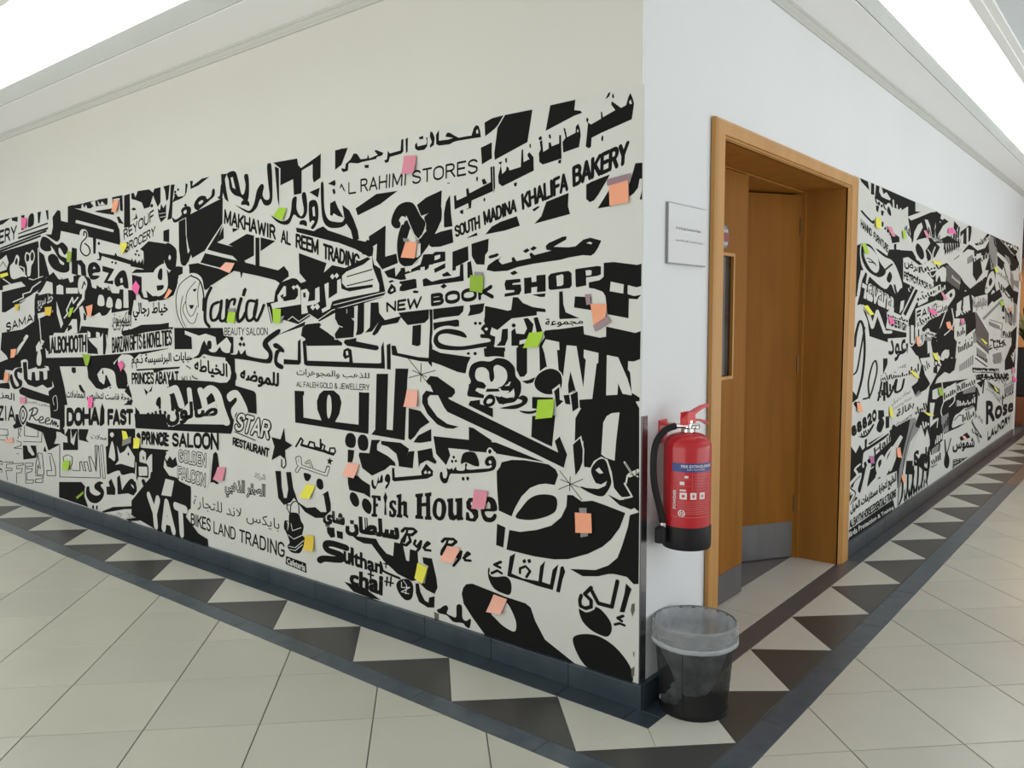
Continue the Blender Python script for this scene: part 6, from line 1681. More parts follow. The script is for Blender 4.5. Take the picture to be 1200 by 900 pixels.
Pg25 6324 2196 6411 2202 6421 2156 6334 2150
Pg25 6450 2198 6540 2204 6546 2176 6457 2170
Pg25 6573 2228 6665 2235 6674 2197 6582 2191
Pg27 6706 2233 6800 2240 6805 2219 6711 2212
Pg25 6487 2038 6577 2044 6584 2012 6494 2007
Pg25 6608 2082 6700 2088 6713 2031 6621 2026
Pg27 6741 2088 6835 2094 6846 2050 6751 2045
Ug28 367 64 6876 2097 6930 2077 6988 2071
Ug29 376 65 7012 2118 7068 2098 7128 2091
Cg30 7149 2123 7203 2145 7266 2130 7212 2109
Uk31 379 65 7052 2247 7115 2199 7179 2180
Pk32 7200 2241 7303 2248 7323 2173 7219 2166
Uk33 401 67 7360 2204 7422 2176 7486 2166
Ck34 7513 2182 7567 2216 7638 2190 7584 2155
Pk31 7678 2190 7791 2198 7804 2150 7691 2144
Pk31 7840 2199 7956 2206 7974 2142 7858 2136
Cw31 7905 2241 7975 2258 8053 2251 7982 2234
Pw31 8099 2256 8232 2265 8241 2235 8107 2226
Uw32 518 79 8288 2272 8367 2243 8451 2231
Uw33 536 81 8494 2260 8573 2235 8659 2227
Pw34 8694 2272 8841 2272 8860 2222 8716 2214
Ug28 329 56 7275 1935 7323 1917 7375 1910
Cg29 7401 1909 7448 1927 7503 1913 7456 1896
Pg28 7534 1921 7625 1925 7636 1885 7544 1882
Cg29 7669 1885 7718 1903 7776 1889 7727 1871
Pg29 7808 1896 7904 1900 7915 1860 7819 1856
Pg29 7943 1910 8042 1914 8060 1846 7962 1843
Uk28 309 59 6004 1992 6053 1955 6104 1940
Uk29 317 60 6122 1998 6170 1969 6222 1958
Pk30 6242 2005 6328 2010 6336 1975 6249 1971
Uk31 332 61 6364 2015 6412 1999 6465 1993
Pk32 6481 2065 6571 2071 6584 2012 6494 2007
Pk26 6613 2061 6705 2067 6713 2031 6621 2026
Pw28 5127 1804 5167 1806 5172 1781 5132 1779
Cw28 5186 1781 5207 1792 5232 1783 5211 1772
Pw28 5246 1781 5287 1783 5291 1764 5250 1763
Pw28 5306 1773 5348 1774 5351 1756 5310 1754
Cw43 5366 1758 5387 1772 5413 1760 5392 1746
Cw44 5427 1749 5449 1763 5476 1751 5454 1737
Cw43 5820 1745 5861 1764 5911 1748 5869 1728
Pw43 5931 1788 6012 1791 6021 1745 5940 1743
Cw28 6046 1769 6091 1781 6141 1772 6095 1761
Pw26 6162 1810 6247 1813 6255 1779 6170 1776
Uw27 327 61 6276 1851 6328 1812 6382 1796
Uw28 335 62 6397 1869 6451 1829 6506 1813
Cw29 6524 1847 6572 1868 6629 1851 6581 1829
Pw26 6654 1882 6748 1886 6756 1850 6663 1846
Uk28 321 54 7455 1820 7509 1776 7563 1757
Pk29 7583 1801 7670 1804 7687 1738 7600 1736
Pk29 7714 1782 7803 1785 7821 1718 7731 1716
Uk30 344 56 7847 1763 7906 1717 7964 1698
Uk31 353 56 7995 1706 8047 1685 8103 1677
Ck32 8133 1670 8182 1688 8242 1672 8192 1655
Uk33 370 58 8268 1702 8331 1654 8394 1634
Cg31 8178 1871 8229 1912 8304 1876 8251 1835
Pg29 8343 1880 8457 1884 8474 1825 8360 1821
Ug31 441 67 8511 1869 8581 1829 8654 1813
Pg32 8688 1842 8808 1846 8822 1800 8701 1797
Ug33 467 69 8860 1845 8860 1804 8860 1788
Pk28 6720 2144 6778 2147 6792 2090 6733 2086
Ck29 6821 2060 6851 2080 6889 2064 6859 2045
Uk30 230 40 6916 2043 6954 2014 6993 2002
Ck31 7017 1978 7046 2003 7088 1981 7058 1956
Pk32 8477 2103 8584 2109 8604 2041 8497 2036
Ck32 8642 2049 8694 2086 8768 2055 8715 2017
Ck32 8808 2027 8860 2065 8860 2033 8860 1996
Pw52 4560 1689 4608 1690 4618 1632 4570 1631
Cw52 4631 1656 4656 1671 4686 1657 4661 1643
Uw53 185 41 4694 1712 4726 1672 4757 1655
Pw54 4769 1692 4819 1693 4824 1666 4773 1665
Pw44 4837 1712 4888 1714 4894 1678 4843 1677
Pw55 4606 1529 4986 1563 4997 1502 4616 1470
Pk56 4633 1500 4673 1501 4676 1483 4636 1483
Pk56 4690 1506 4731 1506 4734 1488 4693 1488
Pk56 4746 1517 4788 1517 4792 1493 4751 1493
Uk57 159 35 4802 1538 4828 1510 4854 1499
Pk58 4863 1536 4906 1536 4911 1504 4869 1504
Pk56 4922 1550 4965 1550 4972 1509 4929 1509
Pw50 5338 1509 5409 1509 5419 1456 5348 1456
Cw50 5441 1479 5480 1492 5524 1479 5485 1466
Uw51 282 57 5545 1510 5586 1487 5631 1478
Uw52 288 58 5645 1544 5691 1505 5738 1489
Uw53 295 59 5753 1556 5799 1517 5848 1500
Pw54 5865 1557 5944 1558 5954 1512 5874 1512
Ug63 236 45 6081 1613 6122 1565 6163 1545
Cg64 6177 1562 6211 1575 6250 1562 6216 1549
Pg63 6266 1596 6331 1597 6340 1555 6275 1554
Pg63 6358 1602 6424 1603 6433 1560 6367 1560
Ug64 254 47 6445 1636 6490 1587 6533 1566
Pg65 6540 1643 6609 1644 6625 1571 6557 1571
Ug66 264 48 6641 1634 6685 1594 6729 1577
Ug67 269 48 6743 1626 6786 1596 6830 1583
Pk43 6238 1724 6302 1726 6308 1698 6244 1697
Pk23 6329 1731 6395 1733 6401 1704 6335 1703
Pk23 6422 1737 6489 1739 6496 1711 6429 1709
Pk23 6513 1763 6581 1765 6592 1717 6524 1715
Ck26 6613 1733 6650 1746 6692 1735 6655 1723
Ck27 6711 1740 6749 1753 6792 1742 6754 1729
Pg58 7041 1395 7112 1395 7122 1356 7050 1357
Ug59 277 48 7147 1379 7189 1358 7233 1348
Ug60 282 49 7256 1363 7297 1347 7342 1339
Ug61 288 49 7365 1355 7407 1338 7453 1331
Pg62 7472 1362 7550 1362 7560 1322 7482 1323
Ug63 300 50 7590 1338 7634 1321 7681 1313
Cg64 7702 1321 7744 1337 7795 1320 7752 1304
Pk56 7084 1224 7167 1222 7172 1202 7089 1204
Uk57 319 56 7202 1222 7249 1202 7300 1193
Pk58 7327 1206 7413 1204 7418 1183 7332 1186
Pk56 7449 1210 7537 1208 7546 1174 7458 1176
Uk57 341 57 7577 1201 7628 1175 7683 1164
Pk58 7713 1172 7806 1170 7810 1153 7718 1156
Pk56 7843 1181 7937 1179 7947 1143 7852 1146
Uk59 366 60 7980 1171 8035 1145 8094 1132
Pk56 7833 1297 7930 1296 7945 1240 7847 1242
Uk60 375 61 7973 1290 8033 1251 8095 1233
Uk61 384 62 8120 1270 8179 1239 8241 1226
Pk62 8263 1277 8368 1275 8384 1218 8279 1220
Pk59 8410 1284 8517 1283 8538 1210 8431 1212
Pk59 8576 1237 8686 1235 8695 1202 8586 1205
Pg56 7945 1512 8063 1512 8098 1388 7978 1388
Pg57 8118 1502 8240 1503 8275 1376 8152 1377
Ug58 476 75 8303 1467 8386 1395 8467 1364
Ug59 490 76 8479 1482 8570 1391 8656 1352
Ck57 7926 1530 7963 1558 8016 1531 7978 1503
Uk58 302 48 8048 1517 8096 1489 8145 1476
Uk59 309 49 8170 1490 8219 1461 8270 1448
Cg54 7279 990 7315 1007 7360 987 7324 969
Pg54 7373 1035 7444 1032 7460 968 7389 971
Cg54 7480 990 7517 1008 7564 987 7527 969
Cg55 7583 991 7621 1008 7668 987 7631 969
Ug56 285 48 7678 1053 7730 994 7780 967
Ug57 290 48 7785 1053 7838 994 7889 967
Pk53 6373 1097 6430 1095 6435 1073 6378 1075
Uk53 219 41 6458 1078 6490 1066 6524 1060
Pk54 6543 1070 6602 1068 6607 1046 6548 1048
Pk53 6630 1057 6690 1054 6695 1032 6635 1034
Ck53 6715 1035 6747 1049 6785 1032 6754 1019
Pk53 6808 1028 6870 1026 6875 1003 6813 1006
Pk54 6896 1029 6959 1027 6968 988 6905 991
Pk63 6186 970 7703 883 7716 833 6195 927
Cw64 6218 942 6248 950 6283 939 6252 931
Uw65 217 42 6302 945 6333 931 6367 924
Uw66 220 42 6385 936 6416 925 6451 919
Uw67 224 42 6469 931 6501 920 6536 914
Uw68 228 43 6555 925 6587 915 6622 909
Cw69 6637 919 6670 929 6708 915 6675 905
Cw70 6726 914 6758 924 6797 910 6764 900
Uw71 240 44 6818 914 6853 900 6891 892
Cw72 6908 898 6943 903 6982 894 6946 889
Pw64 7000 915 7065 912 7073 881 7007 885
Pw64 7097 897 7164 894 7169 875 7102 879
Pw64 7193 892 7261 888 7266 869 7198 873
Pw64 7291 886 7361 882 7365 863 7296 867
Cw64 7389 867 7428 870 7470 862 7431 859
Uw65 271 47 7491 880 7531 860 7574 850
Pw66 7592 881 7665 877 7674 844 7601 848
Pk64 6306 894 6426 888 6431 861 6312 868
Uk70 465 88 6478 884 6543 861 6616 849
Pk71 6651 890 6779 883 6789 838 6661 845
Pk73 6835 879 6967 872 6978 826 6845 833
Pk64 7031 842 7168 834 7173 813 7036 821
Uk65 536 94 7226 837 7302 813 7386 799
Uk67 556 96 7426 843 7508 805 7597 785
Uk68 578 98 7641 820 7724 788 7815 771
Uk69 601 100 7858 817 7947 777 8043 756
Pk70 8090 792 8256 783 8267 742 8101 751
Ck63 8090 936 8134 973 8201 931 8156 894
Pk59 8220 990 8319 986 8336 925 8236 930
Pk59 8355 1010 8457 1006 8470 960 8368 964
Uk60 392 61 8474 1101 8546 1028 8614 995
Pk61 8622 1097 8728 1094 8747 1031 8640 1035
Pw62 4694 1146 4745 1144 4752 1104 4700 1106
Uw63 198 44 4769 1133 4798 1116 4830 1107
Cw64 4841 1130 4868 1145 4902 1128 4874 1112
Uw65 205 45 4914 1169 4947 1132 4981 1115
Pw66 4990 1173 5046 1171 5055 1119 5000 1121
Pw50 5068 1178 5125 1176 5134 1123 5078 1125
Pw50 5467 1204 6162 1255 6180 1167 5483 1122
Pk51 5497 1194 5552 1192 5563 1137 5507 1139
Pk51 5577 1189 5633 1187 5642 1142 5586 1144
Pk51 5656 1195 5714 1193 5723 1148 5665 1150
Pk51 5735 1212 5793 1210 5805 1154 5746 1156
Uk52 224 45 5817 1218 5854 1178 5892 1160
Pk53 5900 1225 5961 1223 5973 1166 5912 1168
Pk51 5992 1200 6053 1198 6059 1172 5997 1174
Pk51 6074 1226 6136 1225 6146 1178 6084 1180
Pw50 5386 1359 5786 1389 5807 1287 5405 1262
Pk51 5417 1333 5468 1332 5478 1280 5427 1281
Uk52 195 40 5493 1316 5523 1295 5555 1285
Pk53 5564 1331 5617 1330 5625 1291 5572 1292
Pk51 5633 1363 5686 1363 5700 1296 5646 1297
Ck51 5714 1318 5742 1334 5776 1317 5748 1302
Pg51 6336 1260 6385 1259 6392 1230 6342 1231
Cg51 6410 1228 6437 1236 6467 1227 6441 1219
Pg51 6479 1255 6530 1254 6541 1206 6490 1207
Ug52 195 36 6559 1224 6589 1203 6621 1193
Ug53 198 36 6637 1204 6666 1188 6698 1180
Pg54 6708 1218 6761 1217 6773 1167 6720 1169
Pg53 6789 1196 6843 1195 6853 1154 6798 1156
Ug54 207 37 6871 1173 6904 1151 6937 1141
Pw62 4573 865 4618 862 4628 801 4583 805
Cw62 4640 828 4664 841 4693 824 4669 811
Pw62 4703 858 4750 855 4756 818 4709 822
Pw62 4769 858 4817 855 4822 827 4774 830
Pw62 4833 876 4882 873 4888 836 4840 839
Uw63 184 41 4896 911 4928 865 4959 845
Pw64 4951 849 5464 879 5487 763 4970 739
Pk65 4982 820 5037 816 5047 756 4992 761
Ck65 5062 783 5091 799 5127 778 5098 763
Ck66 5141 788 5171 803 5207 783 5177 767
Pk65 5221 819 5279 815 5288 770 5229 774
Pk65 5303 824 5362 820 5371 774 5311 779
Ck65 5387 802 5418 818 5456 797 5425 781
Pw65 5489 861 6373 889 6392 797 5505 778
Pk66 5520 850 5582 846 5593 790 5530 794
Uk67 240 50 5612 830 5648 804 5686 792
Pk68 5696 856 5761 852 5773 794 5708 799
Pk66 5787 859 5853 855 5865 797 5799 801
Pk66 5885 839 5952 835 5959 799 5892 804
Pk66 5981 833 6050 829 6055 802 5987 807
Uk67 264 52 6078 836 6117 815 6158 804
Uk68 269 52 6174 848 6215 820 6259 807
Pk69 6275 851 6347 846 6355 810 6282 815
Pk63 5514 728 6415 693 6435 601 5530 643
Pw64 5546 713 5608 708 5619 651 5556 657
Pw64 5637 698 5701 693 5710 647 5646 653
Pw64 5732 675 5797 669 5803 643 5737 649
Uw65 251 51 5823 680 5861 653 5902 639
Cw66 5918 652 5954 659 5996 645 5959 638
Uw67 261 52 6014 672 6054 644 6096 630
Cw68 6113 643 6151 651 6194 637 6155 629
Cw69 6211 652 6246 673 6293 646 6257 625
Pw64 6310 684 6384 679 6397 617 6323 623
Pw71 5758 575 6377 579 6401 467 5778 471
Pk72 5791 560 5858 554 5872 483 5805 490
Ck72 5889 513 5923 532 5966 506 5932 487
Uk73 260 52 5979 562 6024 509 6068 483
Uk74 265 53 6076 563 6121 509 6166 483
Ck75 6181 509 6218 523 6263 501 6225 488
Ck76 6279 521 6314 547 6362 513 6327 488
Pk65 4884 575 4929 570 4942 496 4896 501
Uk67 175 39 4952 551 4981 517 5009 501
Pk68 5016 557 5063 552 5071 507 5024 512
Pk65 5078 578 5126 573 5137 513 5089 518
Pk65 5142 599 5190 595 5204 518 5155 524
Pk68 4613 481 4991 510 5008 414 4628 389
Pw69 4638 470 4687 464 4697 402 4648 408
Cw69 4708 439 4733 461 4766 432 4741 411
Pw70 4775 482 4826 477 4836 414 4785 420
Pw69 4848 476 4899 470 4908 420 4856 426
Pw69 4919 483 4972 477 4980 426 4928 432
Pw68 4592 343 4975 334 4991 237 4607 250
Uk69 185 44 4623 294 4651 271 4680 259
Uk70 188 44 4692 293 4720 270 4750 257
Pk71 4759 314 4809 307 4818 256 4767 263
Pk69 4830 312 4882 305 4890 254 4838 262
Pk69 4900 324 4953 317 4964 253 4911 260
Pw70 6958 751 7963 560 7977 509 6968 705
Pg71 7000 718 7067 713 7071 699 7004 704
Pg71 7098 703 7167 698 7171 679 7103 684
Pg71 7199 683 7269 678 7273 659 7204 664
Pg71 7301 669 7371 664 7378 638 7307 643
Ug72 272 47 7404 654 7445 629 7489 616
Pg73 7512 627 7586 621 7592 595 7519 601
Cg71 7620 590 7660 597 7705 583 7665 576
Pg71 7734 577 7810 571 7815 551 7739 557
Pg71 7843 568 7921 562 7930 528 7852 534
Pw70 8040 712 8804 738 8826 661 8059 639
Pg71 8085 703 8166 698 8179 649 8098 654
Ug72 312 51 8197 707 8248 670 8300 652
Cg73 8317 675 8362 684 8414 669 8368 660
Cg71 8434 679 8480 688 8533 673 8487 664
Ug72 331 52 8557 694 8606 675 8658 665
Ug73 338 53 8679 699 8729 680 8782 670
Uk61 343 57 8041 557 8091 536 8146 524
Pk62 8163 577 8256 570 8268 526 8175 533
Ck60 8295 546 8346 553 8404 538 8352 532
Pk60 8430 564 8527 557 8535 530 8438 537
Uk61 374 59 8566 566 8620 544 8679 531
Pk62 8701 577 8802 570 8813 534 8712 541
Uk72 221 43 6292 371 6327 342 6363 327
Ck73 6381 322 6414 324 6449 314 6416 311
Uk74 229 44 6470 317 6503 298 6540 287
Pk75 6557 304 6619 297 6626 267 6564 274
Uk72 238 45 6651 270 6685 255 6723 245
Pk73 6741 263 6805 256 6812 224 6748 232
Pg72 6585 473 6647 467 6653 437 6591 443
Ug73 238 45 6675 460 6714 421 6754 402
Pg74 6771 425 6835 419 6847 367 6783 374
Tk4 7167 256 8667 299 8697 193 7193 146|LAUNDRY|0.1
Pw40 3094 1072 3778 1069 3784 1024 3099 1030
Ck41 3111 1047 3130 1054 3152 1044 3132 1036
Uk42 137 38 3163 1054 3183 1041 3204 1035
Uk43 139 38 3214 1065 3235 1044 3257 1034
Pk44 3266 1065 3304 1063 3307 1034 3270 1036
Uk45 143 39 3320 1065 3341 1044 3364 1034
Pk46 3375 1059 3413 1057 3416 1033 3377 1036
Pk41 3430 1053 3470 1051 3472 1033 3433 1035
Pk41 3486 1053 3526 1050 3528 1033 3489 1035
Pk41 3544 1048 3584 1046 3586 1032 3545 1034
Pk41 3599 1064 3640 1062 3644 1032 3603 1034
Ck41 3658 1041 3681 1047 3705 1038 3682 1032
Ck42 3717 1043 3740 1051 3765 1040 3742 1032
Uk30 164 47 3039 962 3063 939 3089 929
Pk31 3099 976 3143 973 3148 934 3103 937
Uk32 170 47 3163 972 3188 949 3215 938
Pk33 3227 969 3273 966 3276 944 3230 947
Pk27 3288 1003 3335 1000 3342 949 3295 952
Ck33 3355 974 3380 988 3410 970 3384 955
Cg41 4015 870 4031 884 4052 868 4036 854
Pg42 4060 896 4093 894 4098 856 4065 859
Pg41 4106 900 4140 898 4145 860 4112 862
Pg41 4156 883 4190 880 4193 863 4159 866
Pk57 4037 746 4081 742 4084 721 4040 725
Uk58 169 42 4095 776 4122 740 4150 724
Ck59 4159 748 4183 761 4212 743 4188 730
Ck60 4224 747 4248 757 4277 743 4252 734
Uk61 177 43 4286 788 4315 752 4344 735
Uk62 180 43 4354 782 4382 753 4411 739
Uw39 155 40 3787 987 3810 970 3835 962
Pw40 3843 1010 3885 1007 3890 971 3848 973
Pw41 3903 1004 3946 1001 3949 979 3906 982
Uk43 156 38 4214 1090 4240 1049 4267 1030
Uk44 158 38 4274 1078 4299 1053 4324 1041
Uk45 160 38 4328 1113 4356 1071 4383 1053
Uk62 163 38 4392 1093 4416 1074 4442 1064
Uk42 114 34 2685 732 2701 718 2719 710
Pk43 2726 744 2757 741 2760 716 2729 719
Uk44 117 35 2770 744 2787 729 2805 721
Pk45 2814 745 2845 741 2847 727 2815 730
Ck46 2856 742 2874 746 2893 738 2875 734
Pk47 2901 761 2934 758 2936 739 2904 742
Cw31 2500 834 2519 841 2539 830 2521 823
Cw32 2549 835 2568 838 2588 831 2569 827
Pw31 2599 844 2635 841 2636 830 2600 834
Pw31 2649 849 2685 845 2686 835 2650 838
Uk64 187 47 4051 395 4082 352 4113 330
Ck65 4125 347 4152 353 4182 339 4155 332
Pk64 4196 369 4247 362 4252 327 4201 334
Pk64 4265 391 4317 384 4326 325 4274 332
Pk64 4338 390 4392 383 4401 323 4347 330
Pk64 4417 364 4471 357 4477 321 4423 328
Pk66 4495 354 4550 346 4555 319 4499 326
Uw58 196 48 4208 623 4237 600 4268 588
Uw59 199 48 4278 645 4310 608 4342 590
Pw60 4354 637 4408 632 4414 592 4360 598
Cw61 4430 612 4459 621 4493 605 4463 597
Pk59 2450 556 2660 665 2743 608 2706 457 2472 327
Uw60 202 62 2515 380 2628 477 2574 523 2673 540
Uw61 392 119 2496 320 2589 373 2462 432 2679 474 2587 388 2744 346 2886 507 2808 359 3093 403
Uk62 100 31 2508 318 2601 371 2498 426 2680 466
Uw62 393 111 3064 408 3202 471 3298 423 3213 376
Uk60 108 28 3796 193 3811 120 3824 100
Uk60 109 28 3851 143 3872 107 3894 100
Ck64 3901 144 3925 181 3960 134 3936 100
Pk64 4006 147 4036 141 4024 100 3994 102
Ck64 4046 150 4071 187 4107 139 4083 102
Pk63 4159 167 4190 162 4174 101 4142 107
Ck64 4199 138 4227 159 4263 128 4235 107
Ck65 4276 141 4305 162 4341 130 4313 109
Pk63 4393 177 4426 171 4409 109 4376 114
Uk64 128 31 4473 224 4492 144 4507 109
Uk66 180 45 4128 382 4157 338 4187 316
Uk67 183 45 4197 369 4226 333 4256 315
Pk68 4265 368 4314 361 4321 313 4272 320
Uk69 189 46 4337 346 4365 323 4395 311
Uk70 192 46 4403 377 4435 332 4467 309
Pk71 4475 376 4527 369 4536 308 4484 315
Pk44 5995 1952 6345 2016 6503 1883 6210 1789 6019 1840
Pk29 7290 2094 7776 2042 7637 1956 7316 1993
Pk57 8371 1763 8860 1747 8793 1598 8502 1623
Pk58 6891 1661 7532 1752 7711 1676 7191 1602
Pk58 7852 1760 8175 1824 8562 1735 8400 1661
Pk62 8507 1290 8860 1344 8843 1108 8482 1060
Pk66 4612 1313 4861 1410 4933 1257 4721 1182
Pk72 4526 575 4779 610 4723 412 4558 372
Pk71 6434 810 6824 823 6708 743
Pk71 5707 359 6043 368 6235 298 5770 318"""),
]
mur = {}
mur['L'] = empty('wall_mural', (-4.7, 0, 0.09), 'long black and white lettering mural covering the left wall', 'mural')
to_parent(boxes('panel', [(-9.4, -0.001, -0.003, 0.001, 0.0925, 2.272)], 'vinyl_white'), mur['L'])
mur['R'] = empty('wall_mural', (0, 5.6, 0.1), 'crowded black and white lettering mural on the right wall beyond the door', 'mural')
to_parent(boxes('panel', [(-0.001, 0.003, 2.422, 8.88, 0.0985, 2.276)], 'vinyl_white'), mur['R'])
for wall, lab, data in MURAL:
    o = bpy.data.objects.new('lettering', build_group(wall, data)); COL.objects.link(o)
    o['label'] = lab
    if 'tiny lettering' in lab: o['kind'] = 'stuff'
    to_parent(o, mur[wall])

